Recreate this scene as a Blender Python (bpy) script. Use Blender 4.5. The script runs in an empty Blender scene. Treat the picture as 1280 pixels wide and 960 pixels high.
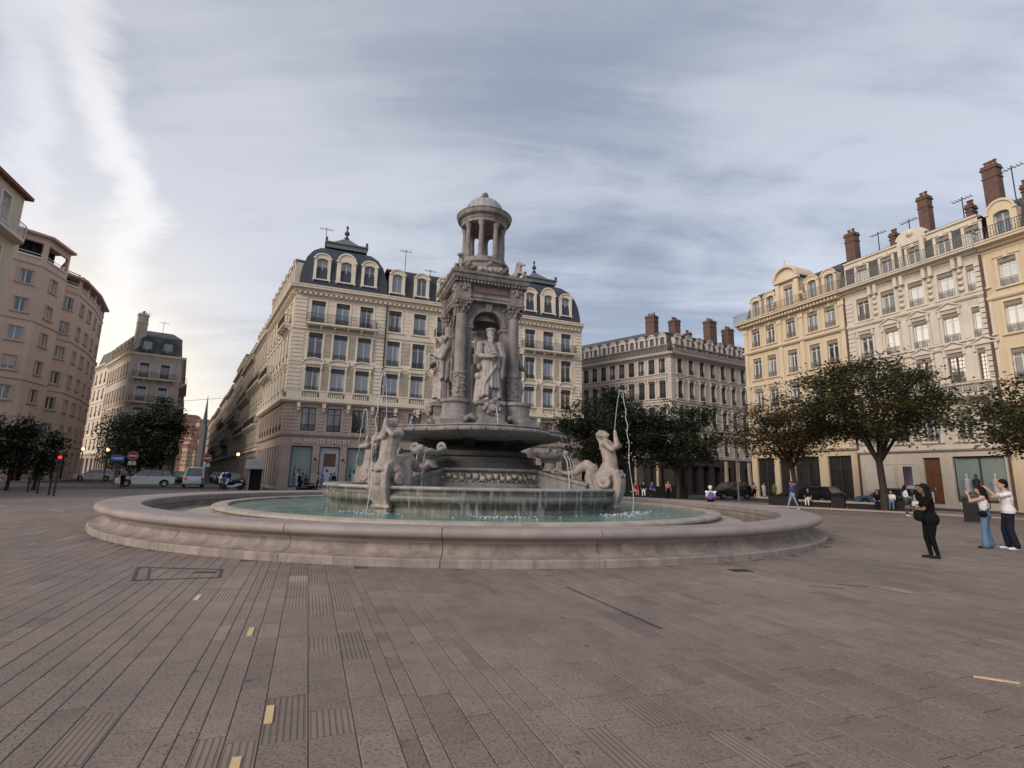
import bpy, math, random
import numpy as np
from mathutils import Vector, Matrix
random.seed(7)
PI = math.pi
rad = math.radians
sc = bpy.context.scene
COL = sc.collection

# ------------------------------------------------------------------ camera
cam = bpy.data.cameras.new("camera"); cam_o = bpy.data.objects.new("camera", cam); COL.objects.link(cam_o)
cam.sensor_width = 36; cam.lens = 650 / 1280 * 36; cam.clip_start = 0.1; cam.clip_end = 3000
cam_o.location = (0, 0, 1.6)
P, R = rad(10.25), rad(1.3)
cam_o.matrix_world = Matrix.Translation((0, 0, 1.6)) @ Matrix.Rotation(rad(90) + P, 4, 'X') @ Matrix.Rotation(R, 4, 'Z')
sc.camera = cam_o
sc.view_settings.view_transform = 'Standard'; sc.view_settings.look = 'None'
sc.view_settings.exposure = 0.72; sc.view_settings.gamma = 1.0

# ------------------------------------------------------------------ world: overcast evening sky, thin streaky cloud; the brightest, softest light comes from behind the camera on the left
SUN_AZ, SUN_EL = -138, 28      # degrees, azimuth measured from +Y towards +X
world = bpy.data.worlds.new("World"); sc.world = world; world.use_nodes = True
nt = world.node_tree; nt.nodes.clear()
def N(t, **k):
    n = nt.nodes.new(t)
    for a, b in k.items(): setattr(n, a, b)
    return n
def L(a, b): nt.links.new(a, b)
def wmath(op, a, b=None, clamp=False):
    n = N('ShaderNodeMath', operation=op, use_clamp=clamp)
    for i, v in enumerate((a, b)):
        if v is None: continue
        if isinstance(v, (int, float)): n.inputs[i].default_value = v
        else: L(v, n.inputs[i])
    return n.outputs[0]
def wdot(v, vec):
    n = N('ShaderNodeVectorMath', operation='DOT_PRODUCT'); L(v, n.inputs[0]); n.inputs[1].default_value = vec; return n.outputs['Value']
def wmix(f, a, b):
    n = N('ShaderNodeMix', data_type='RGBA')
    if isinstance(f, (int, float)): n.inputs[0].default_value = f
    else: L(f, n.inputs[0])
    for s, v in ((6, a), (7, b)):
        if isinstance(v, tuple): n.inputs[s].default_value = (*v, 1)
        else: L(v, n.inputs[s])
    return n.outputs[2]
def wramp(f, a, b):
    n = N('ShaderNodeMapRange', interpolation_type='SMOOTHSTEP'); L(f, n.inputs[0]); n.inputs[1].default_value = a; n.inputs[2].default_value = b
    return n.outputs[0]
tc = N('ShaderNodeTexCoord'); D = tc.outputs['Generated']
sky = N('ShaderNodeTexSky', sky_type='NISHITA'); sky.sun_disc = False
sky.sun_elevation = rad(SUN_EL); sky.sun_rotation = rad(SUN_AZ)
sep = N('ShaderNodeSeparateXYZ'); L(D, sep.inputs[0])
zc = wmath('MAXIMUM', sep.outputs[2], 0.0)
zd = wmath('ADD', zc, 0.22)
comb = N('ShaderNodeCombineXYZ'); L(wmath('DIVIDE', sep.outputs[0], zd), comb.inputs[0]); L(wmath('DIVIDE', sep.outputs[1], zd), comb.inputs[1])
def cloudnoise(scale, rot, sx, sy, detail, rough, dist, off=0):
    m = N('ShaderNodeMapping'); L(comb.outputs[0], m.inputs[0]); m.inputs['Rotation'].default_value = (0, 0, rad(rot)); m.inputs['Scale'].default_value = (sx, sy, 1)
    m.inputs['Location'].default_value = (off, off * 1.7, off)
    n = N('ShaderNodeTexNoise'); n.inputs['Scale'].default_value = scale; n.inputs['Detail'].default_value = detail
    n.inputs['Roughness'].default_value = rough; n.inputs['Distortion'].default_value = dist; L(m.outputs[0], n.inputs[0]); return n.outputs[0]
n1 = cloudnoise(0.9, 28, 1.0, 0.42, 8, 0.5, 0.35, 3.1)
n2 = cloudnoise(1.9, -35, 0.32, 1.0, 9, 0.52, 0.5, 7.4)
nn = wmath('ADD', wmath('MULTIPLY', n1, 0.62), wmath('MULTIPLY', n2, 0.38))
n3 = cloudnoise(1.5, 40, 0.16, 1.3, 10, 0.58, 0.9, 2.2)
n4 = cloudnoise(4.5, 25, 0.35, 1.0, 9, 0.6, 0.8, 5.0)
cl = wramp(wmath('ADD', wmath('ADD', wmath('MULTIPLY', nn, 0.62), wmath('MULTIPLY', n3, 0.36)), wmath('MULTIPLY', n4, 0.16)), 0.50, 0.64)
K = 7.3     # colours below are display-linear; the Background strength is 0.1
def kc(r, g, b): return (r * K, g * K, b * K)
base = wmix(cl, kc(.25, .29, .375), kc(.57, .60, .67))
# higher up the cloud sheet is thicker and greyer
base = wmix(wmath('MULTIPLY', wramp(sep.outputs[2], 0.35, 0.85), 0.55), base, kc(.345, .375, .44))
# pale band over the roofs
base = wmix(wmath('MULTIPLY', wramp(wmath('MULTIPLY', sep.outputs[2], -1.0), -0.42, -0.12), 0.35), base, kc(.66, .70, .80))
# glow of the hidden sun, to the left
sdir = (math.sin(rad(-47)) * math.cos(rad(24)), math.cos(rad(-47)) * math.cos(rad(24)), math.sin(rad(24)))
g = wdot(D, sdir)
base = wmix(wmath('MULTIPLY', wramp(g, 0.70, 1.0), 0.30), base, kc(.68, .67, .69))
# warm strip low in the west
hz = wmath('MULTIPLY', wramp(wmath('MULTIPLY', sep.outputs[2], -1.0), -0.46, -0.05), wramp(wdot(D, (math.sin(rad(-78)), math.cos(rad(-78)), 0)), 0.50, 0.95))
base = wmix(wmath('MULTIPLY', hz, 0.9), base, kc(1.9, 1.55, 1.05))
# long bright vapour streaks
wob = wmath('MULTIPLY', wmath('SUBTRACT', cloudnoise(2.6, 0, 1, 1, 5, 0.6, 0.4, 11.0), 0.5), 0.22)
def rayd(x, y):
    v = Vector((x - 640, 480 - y, -650)); v = cam_o.matrix_world.to_3x3() @ v; return v.normalized()
def streak(p0, p1, width, amount, base, col):
    a, b = rayd(*p0), rayd(*p1); n = a.cross(b).normalized(); mid = (a + b).normalized()
    dd = wmath('ADD', wdot(D, tuple(n)), wob)
    f = wmath('MULTIPLY', wramp(wmath('MULTIPLY', wmath('ABSOLUTE', dd), -1.0), -width, -width * .05), wramp(wdot(D, tuple(mid)), a.dot(mid) - .07, a.dot(mid) + .06))
    return wmix(wmath('MULTIPLY', f, amount), base, col)
base = streak((88, 20), (176, 400), .05, .95, base, kc(.95, .91, .90))
base = streak((30, 0), (8, 250), .045, .8, base, kc(.85, .84, .86))
base = streak((150, 350), (215, 540), .05, .6, base, kc(.97, .92, .87))
# clear sky shows a little through the thin cloud
col = wmix(0.86, sky.outputs[0], base)
bg = N('ShaderNodeBackground'); bg.inputs[1].default_value = 0.1; L(col, bg.inputs[0])
wo = N('ShaderNodeOutputWorld'); L(bg.outputs[0], wo.inputs[0])

sun = bpy.data.lights.new("sun", 'SUN'); sun.energy = 1.5; sun.angle = rad(32); sun.color = (1.0, .87, .75)
sun_o = bpy.data.objects.new("sun", sun); COL.objects.link(sun_o)
sv = Vector((math.sin(rad(SUN_AZ)) * math.cos(rad(SUN_EL)), math.cos(rad(SUN_AZ)) * math.cos(rad(SUN_EL)), math.sin(rad(SUN_EL))))
sun_o.rotation_euler = sv.to_track_quat('Z', 'Y').to_euler()

# ------------------------------------------------------------------ materials
def pmat(name, col, rough=.8, var=.18, scale=1.5, bump=.0, bscale=20, metal=0, spec=.5, grime=None, emit=None, estr=0, streaks=0, tint=None, gv=.85):
    m = bpy.data.materials.new(name); m.use_nodes = True; t = m.node_tree; b = t.nodes['Principled BSDF']
    def nd(tp, **k):
        n = t.nodes.new(tp)
        for a, v in k.items(): setattr(n, a, v)
        return n
    b.inputs['Roughness'].default_value = rough; b.inputs['Metallic'].default_value = metal; b.inputs['Specular IOR Level'].default_value = spec
    geo = nd('ShaderNodeNewGeometry'); pos = geo.outputs['Position']
    n1 = nd('ShaderNodeTexNoise'); n1.inputs['Scale'].default_value = scale; n1.inputs['Detail'].default_value = 7; n1.inputs['Roughness'].default_value = .62
    t.links.new(pos, n1.inputs[0])
    mr = nd('ShaderNodeMapRange'); t.links.new(n1.outputs[0], mr.inputs[0]); mr.inputs[1].default_value = .3; mr.inputs[2].default_value = .7
    mr.inputs[3].default_value = 1 - var; mr.inputs[4].default_value = 1 + var * .8
    mx = nd('ShaderNodeMix', data_type='RGBA', blend_type='MULTIPLY'); mx.inputs[0].default_value = 1; mx.inputs[6].default_value = (*col, 1)
    t.links.new(mr.outputs[0], mx.inputs[7]); out = mx.outputs[2]
    if grime:
        mp = nd('ShaderNodeMapping'); mp.inputs['Scale'].default_value = (2.6, 2.6, .35) if streaks else (1, 1, 1); t.links.new(pos, mp.inputs[0])
        n2 = nd('ShaderNodeTexNoise'); n2.inputs['Scale'].default_value = 1.3; n2.inputs['Detail'].default_value = 9; n2.inputs['Roughness'].default_value = .7; t.links.new(mp.outputs[0], n2.inputs[0])
        m2 = nd('ShaderNodeMapRange'); t.links.new(n2.outputs[0], m2.inputs[0]); m2.inputs[1].default_value = .46; m2.inputs[2].default_value = .72; m2.inputs[4].default_value = gv
        x2 = nd('ShaderNodeMix', data_type='RGBA'); t.links.new(m2.outputs[0], x2.inputs[0]); t.links.new(out, x2.inputs[6]); x2.inputs[7].default_value = (*grime, 1); out = x2.outputs[2]
    t.links.new(out, b.inputs['Base Color'])
    if bump:
        n3 = nd('ShaderNodeTexNoise'); n3.inputs['Scale'].default_value = bscale; n3.inputs['Detail'].default_value = 5; t.links.new(pos, n3.inputs[0])
        bp = nd('ShaderNodeBump'); bp.inputs['Strength'].default_value = bump; bp.inputs['Distance'].default_value = .02
        t.links.new(n3.outputs[0], bp.inputs['Height']); t.links.new(bp.outputs[0], b.inputs['Normal'])
    if emit: b.inputs['Emission Color'].default_value = (*emit, 1); b.inputs['Emission Strength'].default_value = estr
    return m
M = {}
M['cream'] = pmat('cream_render', (.64, .55, .44), .85, .10, .5, .25, 12, grime=(.46, .37, .28), streaks=1, gv=.45)
M['cream_trim'] = pmat('cream_stone_trim', (.68, .60, .49), .85, .12, .8, .2, 14, grime=(.45, .38, .30), streaks=1, gv=.45)
M['shopstone'] = pmat('shop_stone', (.40, .31, .26), .8, .15, .9, .2, 14, grime=(.24, .19, .17), streaks=1)
M['gold'] = pmat('golden_render', (.60, .48, .33), .85, .08, .5, .2, 12, grime=(.45, .35, .22), streaks=1, gv=.45)
M['gold_trim'] = pmat('golden_stone_trim', (.62, .52, .38), .85, .10, .8, .2, 14)
M['pale'] = pmat('pale_render', (.58, .51, .42), .85, .08, .5, .2, 12, grime=(.42, .35, .25), streaks=1, gv=.45)
M['pale_trim'] = pmat('pale_stone_trim', (.61, .55, .47), .85, .10, .8, .2, 14)
M['greige'] = pmat('grey_beige_render', (.50, .435, .385), .85, .10, .5, .2, 12, grime=(.22, .19, .17), streaks=1, gv=.45)
M['greige_trim'] = pmat('grey_beige_trim', (.5, .435, .395), .85, .10, .8, .2, 14)
M['attic'] = pmat('grey_attic_stone', (.23, .21, .195), .85, .2, 1.5)
M['pink'] = pmat('pink_render', (.56, .41, .33), .9, .10, .35, .15, 10, grime=(.42, .29, .24), streaks=1, gv=.45)
M['pink_trim'] = pmat('pink_trim', (.48, .34, .28), .9, .10, .5)
M['yellow'] = pmat('yellow_render', (.56, .47, .35), .9, .08, .5)
M['oldstone'] = pmat('street_stone', (.46, .375, .29), .9, .16, .5, grime=(.2, .16, .13), streaks=1)
M['oldstone2'] = pmat('street_stone_dark', (.36, .295, .24), .9, .16, .5, grime=(.15, .12, .1), streaks=1)
M['slate'] = pmat('blue_slate', (.035, .042, .058), .55, .25, 3, .2, 30)
M['slate2'] = pmat('grey_slate', (.07, .068, .072), .6, .25, 3, .2, 30)
M['zinc'] = pmat('zinc_sheet', (.15, .165, .17), .5, .15, 2, metal=.3)
M['zincdark'] = pmat('dark_zinc', (.06, .065, .07), .5, .15, 2, metal=.3)
M['tile'] = pmat('red_roof_tile', (.17, .065, .045), .85, .3, 3, .3, 20)
M['brick'] = pmat('chimney_brick', (.125, .072, .058), .9, .3, 3, .4, 12)
M['iron'] = pmat('black_iron', (.02, .02, .022), .55, .1, 3)
M['ironlight'] = pmat('grey_iron', (.20, .18, .15), .6, .1, 3)
M['frame'] = pmat('window_frame_grey', (.42, .42, .43), .6, .08, 2)
M['framew'] = pmat('window_frame_white', (.62, .60, .57), .6, .08, 2)
M['framed'] = pmat('window_frame_dark', (.05, .045, .045), .6, .08, 2)
M['blind'] = pmat('dark_blind_box', (.035, .035, .04), .6, .1, 2)
M['blindl'] = pmat('pale_blind_box', (.24, .20, .16), .7, .1, 2)
M['shade'] = pmat('white_roller_shutter', (.50, .43, .40), .7, .05, 2)
def glass(name, base, gl, rough=.04, tint=(1, 1, 1)):
    m = bpy.data.materials.new(name); m.use_nodes = True; t = m.node_tree; b = t.nodes['Principled BSDF']
    b.inputs['Base Color'].default_value = (*base, 1); b.inputs['Roughness'].default_value = .5
    gn = t.nodes.new('ShaderNodeBsdfGlossy'); gn.inputs['Roughness'].default_value = rough; gn.inputs['Color'].default_value = (*tint, 1)
    geo = t.nodes.new('ShaderNodeNewGeometry'); n = t.nodes.new('ShaderNodeTexNoise'); n.inputs['Scale'].default_value = .7; t.links.new(geo.outputs['Position'], n.inputs[0])
    bp = t.nodes.new('ShaderNodeBump'); bp.inputs['Strength'].default_value = .25; bp.inputs['Distance'].default_value = .06; t.links.new(n.outputs[0], bp.inputs['Height']); t.links.new(bp.outputs[0], gn.inputs['Normal'])
    lw = t.nodes.new('ShaderNodeFresnel'); lw.inputs[0].default_value = 1.5
    ad = t.nodes.new('ShaderNodeMath'); ad.operation = 'ADD'; ad.use_clamp = True; ad.inputs[1].default_value = gl; t.links.new(lw.outputs[0], ad.inputs[0])
    ms = t.nodes.new('ShaderNodeMixShader'); t.links.new(ad.outputs[0], ms.inputs[0]); t.links.new(b.outputs[0], ms.inputs[1]); t.links.new(gn.outputs[0], ms.inputs[2])
    t.links.new(ms.outputs[0], t.nodes['Material Output'].inputs[0]); return m
M['curtain'] = pmat('net_curtain', (.42, .43, .46), .9, .1, 4)
M['glass'] = glass('window_glass', (.010, .011, .014), .05)
M['glassc'] = glass('window_glass_with_curtain', (.085, .10, .125), .08)
M['glassm'] = glass('bright_window_glass', (.10, .095, .085), .6)
M['glassd'] = glass('dark_shop_glass', (.008, .008, .01), .03)
M['poster'] = pmat('pale_green_poster', (.22, .27, .25), .5, .1, 1)  # poster paper; on the pale building it paints in a lit interior
M['posterblue'] = pmat('poster_blue_print', (.10, .14, .24), .5, .3, 6)
M['posterdark'] = pmat('poster_dark_print', (.02, .02, .03), .5)
M['posterwhite'] = pmat('poster_white_print', (.45, .45, .5), .5, .2, 6)
M['posterbrown'] = pmat('brown_panel', (.10, .055, .03), .5)
M['rim'] = pmat('pinkish_rim_stone', (.30, .25, .232), .62, .16, 1.2, .3, 25, grime=(.22, .18, .165), streaks=0)
M['rimbase'] = pmat('weathered_base_stone', (.29, .24, .212), .75, .32, 2.2, .35, 22, grime=(.12, .10, .09), streaks=1)
M['rimpale'] = pmat('pale_inner_rim', (.38, .325, .27), .7, .2, 2.0, .3, 22, grime=(.16, .14, .12))
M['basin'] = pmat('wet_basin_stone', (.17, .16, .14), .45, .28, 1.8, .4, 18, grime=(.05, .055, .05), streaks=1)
M['basinlip'] = pmat('basin_lip_stone', (.35, .32, .30), .6, .2, 2, .3, 22, grime=(.12, .11, .1))
M['marble'] = pmat('weathered_marble', (.25, .222, .208), .7, .32, 2.6, .8, 14, grime=(.085, .075, .07), streaks=1)
M['statue'] = pmat('statue_marble', (.345, .305, .288), .68, .28, 5, 1.0, 11, grime=(.11, .10, .095), streaks=1)
M['siren'] = pmat('siren_stone', (.36, .30, .265), .7, .24, 4, .7, 14, grime=(.14, .12, .11), streaks=1)
M['damp'] = pmat('damp_dark_stone', (.035, .031, .028), .6, .4, 2.5, .4, 16)  # near-black colour paints in the shade of the cavity under the upper basin
M['domelead'] = pmat('lantern_dome_stone', (.31, .31, .30), .7, .15, 4)
M['plaque'] = pmat('reddish_plaque', (.15, .095, .085), .5, .25, 8)
M['asphalt'] = pmat('asphalt', (.055, .05, .05), .85, .2, 1.5, .3, 60)
M['kerb'] = pmat('kerb_granite', (.34, .285, .26), .8, .15, 3)
M['pavement'] = pmat('pavement_slabs', (.22, .185, .17), .85, .15, 1.0)
M['bark'] = pmat('dark_bark', (.035, .026, .022), .9, .3, 6, .6, 18)
M['white'] = pmat('white_paint', (.62, .62, .62), .3, .03, 1)
M['blackcar'] = pmat('black_car_paint', (.015, .015, .018), .25, .05, 1)
M['bluecar'] = pmat('blue_car_paint', (.06, .12, .2), .25, .05, 1)
M['greycar'] = pmat('grey_car_paint', (.16, .16, .17), .3, .05, 1)
M['rubber'] = pmat('rubber', (.015, .015, .015), .8)
M['rimmetal'] = pmat('alloy', (.3, .3, .3), .35, metal=.8)
M['headlight'] = pmat('headlight_lit', (.8, .8, .8), .2, emit=(1, .95, .85), estr=1.2)
M['taillight'] = pmat('tail_light', (.25, .01, .01), .3, emit=(1, .05, .02), estr=.12)
M['lampglow'] = pmat('lamp_globe_lit', (.9, .6, .3), .3, emit=(1, .5, .2), estr=3)
M['redglow'] = pmat('red_signal_lit', (.5, .0, .0), .3, emit=(1, .02, .02), estr=1.6)
M['signred'] = pmat('sign_red', (.32, .02, .025), .4, .05)
M['signwhite'] = pmat('sign_white', (.6, .6, .6), .4, .05)
M['signblue'] = pmat('sign_blue', (.03, .10, .35), .4, .05)
M['bench'] = pmat('bench_stone', (.30, .24, .21), .8, .15, 3)
M['darkbox'] = pmat('dark_planter', (.010, .009, .009), .85, .2, 3)
M['hedge'] = pmat('hedge_leaf', (.02, .03, .015), .8, .3, 3)
M['wood'] = pmat('brown_door_wood', (.16, .06, .028), .5, .25, 3)
M['redfront'] = pmat('red_shop_front', (.022, .010, .010), .5, .15, 2)
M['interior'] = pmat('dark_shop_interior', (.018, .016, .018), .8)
M['awning'] = pmat('grey_awning', (.30, .28, .27), .8)
M['sign_lit'] = pmat('lit_shop_sign', (.8, .8, .75), .5, emit=(1, .98, .9), estr=1.5)
M['tree_far'] = pmat('far_hill', (.22, .13, .08), .9, .25, .05)
M['farwall'] = pmat('far_house_wall', (.40, .27, .18), .9, .15, .05)
M['farwall2'] = pmat('far_house_wall_pale', (.46, .33, .24), .9, .15, .05)
M['joint'] = pmat('joint_sand', (.085, .068, .062), .95)
M['brass'] = pmat('brass_strip', (.62, .43, .22), .45, .12, 8)
M['grate'] = pmat('iron_grating', (.035, .03, .03), .6, .2, 20)

def leafmat(name, c1, c2):
    m = bpy.data.materials.new(name); m.use_nodes = True; t = m.node_tree; b = t.nodes['Principled BSDF']
    at = t.nodes.new('ShaderNodeAttribute'); at.attribute_name = 'tone'
    mx = t.nodes.new('ShaderNodeMix'); mx.data_type = 'RGBA'; t.links.new(at.outputs['Fac'], mx.inputs[0]); mx.inputs[6].default_value = (*c1, 1); mx.inputs[7].default_value = (*c2, 1)
    t.links.new(mx.outputs[2], b.inputs['Base Color']); b.inputs['Roughness'].default_value = .6
    tr = t.nodes.new('ShaderNodeBsdfTranslucent'); t.links.new(mx.outputs[2], tr.inputs[0])
    ms = t.nodes.new('ShaderNodeMixShader'); ms.inputs[0].default_value = .25; t.links.new(b.outputs[0], ms.inputs[1]); t.links.new(tr.outputs[0], ms.inputs[2])
    t.links.new(ms.outputs[0], t.nodes['Material Output'].inputs[0]); return m
M['leaf'] = leafmat('plane_leaf', (.033, .043, .016), (.12, .098, .036))
M['leafbrown'] = leafmat('browning_leaf', (.048, .043, .017), (.15, .095, .038))
M['leafdark'] = leafmat('dark_leaf', (.014, .02, .011), (.045, .06, .024))

# paving material: tone attribute picks the slab's own colour and finish
def paving():
    m = bpy.data.materials.new('paving_stone'); m.use_nodes = True; t = m.node_tree; b = t.nodes['Principled BSDF']
    def nd(tp, **k):
        n = t.nodes.new(tp)
        for a, v in k.items(): setattr(n, a, v)
        return n
    lk = t.links.new
    geo = nd('ShaderNodeNewGeometry'); at = nd('ShaderNodeAttribute'); at.attribute_name = 'tone'; ak = nd('ShaderNodeAttribute'); ak.attribute_name = 'ribbed'
    cr = nd('ShaderNodeValToRGB'); e = cr.color_ramp.elements; e[0].color = (.178, .136, .115, 1); e[1].color = (.325, .252, .208, 1)
    for p, c in ((.3, (.208, .160, .136, 1)), (.72, (.238, .185, .157, 1)), (.93, (.272, .211, .176, 1))):
        k = e.new(p); k.color = c
    lk(at.outputs['Fac'], cr.inputs[0])
    n = nd('ShaderNodeTexNoise'); n.inputs['Scale'].default_value = 3; n.inputs['Detail'].default_value = 9; n.inputs['Roughness'].default_value = .7; lk(geo.outputs['Position'], n.inputs[0])
    mr = nd('ShaderNodeMapRange'); lk(n.outputs[0], mr.inputs[0]); mr.inputs[1].default_value = .25; mr.inputs[2].default_value = .75; mr.inputs[3].default_value = .78; mr.inputs[4].default_value = 1.2
    mx = nd('ShaderNodeMix', data_type='RGBA', blend_type='MULTIPLY'); mx.inputs[0].default_value = 1; lk(cr.outputs[0], mx.inputs[6]); lk(mr.outputs[0], mx.inputs[7])
    # large worn patches
    nl = nd('ShaderNodeTexNoise'); nl.inputs['Scale'].default_value = .35; nl.inputs['Detail'].default_value = 8; lk(geo.outputs['Position'], nl.inputs[0])
    ml = nd('ShaderNodeMapRange'); lk(nl.outputs[0], ml.inputs[0]); ml.inputs[1].default_value = .3; ml.inputs[2].default_value = .7; ml.inputs[3].default_value = .80; ml.inputs[4].default_value = 1.16
    mx2 = nd('ShaderNodeMix', data_type='RGBA', blend_type='MULTIPLY'); mx2.inputs[0].default_value = 1; lk(mx.outputs[2], mx2.inputs[6]); lk(ml.outputs[0], mx2.inputs[7])
    # pits: bush-hammered finish, and chewing gum spots
    vo = nd('ShaderNodeTexVoronoi'); vo.inputs['Scale'].default_value = 34; lk(geo.outputs['Position'], vo.inputs[0])
    np_ = nd('ShaderNodeTexNoise'); np_.inputs['Scale'].default_value = 42; np_.inputs['Detail'].default_value = 3; lk(geo.outputs['Position'], np_.inputs[0])
    pit = nd('ShaderNodeMapRange'); lk(np_.outputs[0], pit.inputs[0]); pit.inputs[1].default_value = .36; pit.inputs[2].default_value = .46
    mp = nd('ShaderNodeMapping'); mp.inputs['Rotation'].default_value = (0, 0, rad(-20.9)); lk(geo.outputs['Position'], mp.inputs[0])
    wv = nd('ShaderNodeTexWave', wave_type='BANDS', bands_direction='X'); wv.inputs['Scale'].default_value = 8.0; wv.inputs['Distortion'].default_value = .3; lk(mp.outputs[0], wv.inputs[0])
    hm = nd('ShaderNodeMix', data_type='FLOAT'); lk(ak.outputs['Fac'], hm.inputs[0]); lk(pit.outputs[0], hm.inputs[2])
    wp = nd('ShaderNodeMapRange'); lk(wv.outputs['Fac'], wp.inputs[0]); wp.inputs[1].default_value = .12; wp.inputs[2].default_value = .5
    lk(wp.outputs[0], hm.inputs[3])
    dk = nd('ShaderNodeMapRange'); lk(hm.outputs[0], dk.inputs[0]); dk.inputs[3].default_value = .74; dk.inputs[4].default_value = 1.04
    mx3 = nd('ShaderNodeMix', data_type='RGBA', blend_type='MULTIPLY'); mx3.inputs[0].default_value = 1; lk(mx2.outputs[2], mx3.inputs[6]); lk(dk.outputs[0], mx3.inputs[7])
    gm = nd('ShaderNodeTexVoronoi'); gm.inputs['Scale'].default_value = 1.7; lk(geo.outputs['Position'], gm.inputs[0])
    gr = nd('ShaderNodeMapRange'); lk(gm.outputs['Distance'], gr.inputs[0]); gr.inputs[1].default_value = .035; gr.inputs[2].default_value = .06; gr.inputs[3].default_value = .45; gr.inputs[4].default_value = 1
    mx4 = nd('ShaderNodeMix', data_type='RGBA', blend_type='MULTIPLY'); mx4.inputs[0].default_value = 1; lk(mx3.outputs[2], mx4.inputs[6]); lk(gr.outputs[0], mx4.inputs[7])
    lk(mx4.outputs[2], b.inputs['Base Color']); b.inputs['Roughness'].default_value = .62; b.inputs['Specular IOR Level'].default_value = .35
    bp = nd('ShaderNodeBump'); bp.inputs['Strength'].default_value = .7; bp.inputs['Distance'].default_value = .006; lk(hm.outputs[0], bp.inputs['Height']); lk(bp.outputs[0], b.inputs['Normal'])
    return m
M['paving'] = paving()

def watermat(name, c1, c2, bump, sc_, clear=.0):
    m = bpy.data.materials.new(name); m.use_nodes = True; t = m.node_tree; b = t.nodes['Principled BSDF']; lk = t.links.new
    geo = t.nodes.new('ShaderNodeNewGeometry'); n = t.nodes.new('ShaderNodeTexNoise'); n.inputs['Scale'].default_value = sc_; n.inputs['Detail'].default_value = 6; n.inputs['Distortion'].default_value = .8; lk(geo.outputs['Position'], n.inputs[0])
    n2 = t.nodes.new('ShaderNodeTexNoise'); n2.inputs['Scale'].default_value = 1.1; n2.inputs['Detail'].default_value = 8; n2.inputs['Roughness'].default_value = .7; lk(geo.outputs['Position'], n2.inputs[0])
    mr = t.nodes.new('ShaderNodeMapRange'); lk(n2.outputs[0], mr.inputs[0]); mr.inputs[1].default_value = .42; mr.inputs[2].default_value = .75
    mx = t.nodes.new('ShaderNodeMix'); mx.data_type = 'RGBA'; lk(mr.outputs[0], mx.inputs[0]); mx.inputs[6].default_value = (*c1, 1); mx.inputs[7].default_value = (*c2, 1)
    lk(mx.outputs[2], b.inputs['Base Color']); b.inputs['Roughness'].default_value = .08; b.inputs['IOR'].default_value = 1.33
    bp = t.nodes.new('ShaderNodeBump'); bp.inputs['Strength'].default_value = bump; bp.inputs['Distance'].default_value = .08; lk(n.outputs[0], bp.inputs['Height']); lk(bp.outputs[0], b.inputs['Normal'])
    return m
M['water'] = watermat('pool_water_green', (.085, .19, .16), (.32, .43, .40), 1.0, 4.0)
M['waterclear'] = watermat('shallow_water', (.10, .09, .075), (.19, .17, .15), .35, 3.5)
def jetmat():
    m = bpy.data.materials.new('falling_water'); m.use_nodes = True; t = m.node_tree; b = t.nodes['Principled BSDF']
    b.inputs['Base Color'].default_value = (.62, .66, .70, 1); b.inputs['Roughness'].default_value = .15; b.inputs['Alpha'].default_value = .62; b.inputs['IOR'].default_value = 1.33
    return m
M['jet'] = jetmat()
def veil():
    m = bpy.data.materials.new('thin_water_veil'); m.use_nodes = True; t = m.node_tree; b = t.nodes['Principled BSDF']; lk = t.links.new
    b.inputs['Base Color'].default_value = (.6, .64, .66, 1); b.inputs['Roughness'].default_value = .2
    geo = t.nodes.new('ShaderNodeNewGeometry'); mp = t.nodes.new('ShaderNodeMapping'); mp.inputs['Scale'].default_value = (9, 9, .7); lk(geo.outputs['Position'], mp.inputs[0])
    n = t.nodes.new('ShaderNodeTexNoise'); n.inputs['Scale'].default_value = 1; n.inputs['Detail'].default_value = 5; lk(mp.outputs[0], n.inputs[0])
    mr = t.nodes.new('ShaderNodeMapRange'); lk(n.outputs[0], mr.inputs[0]); mr.inputs[1].default_value = .5; mr.inputs[2].default_value = .75; mr.inputs[4].default_value = .4; lk(mr.outputs[0], b.inputs['Alpha'])
    return m
M['veil'] = veil()

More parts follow.
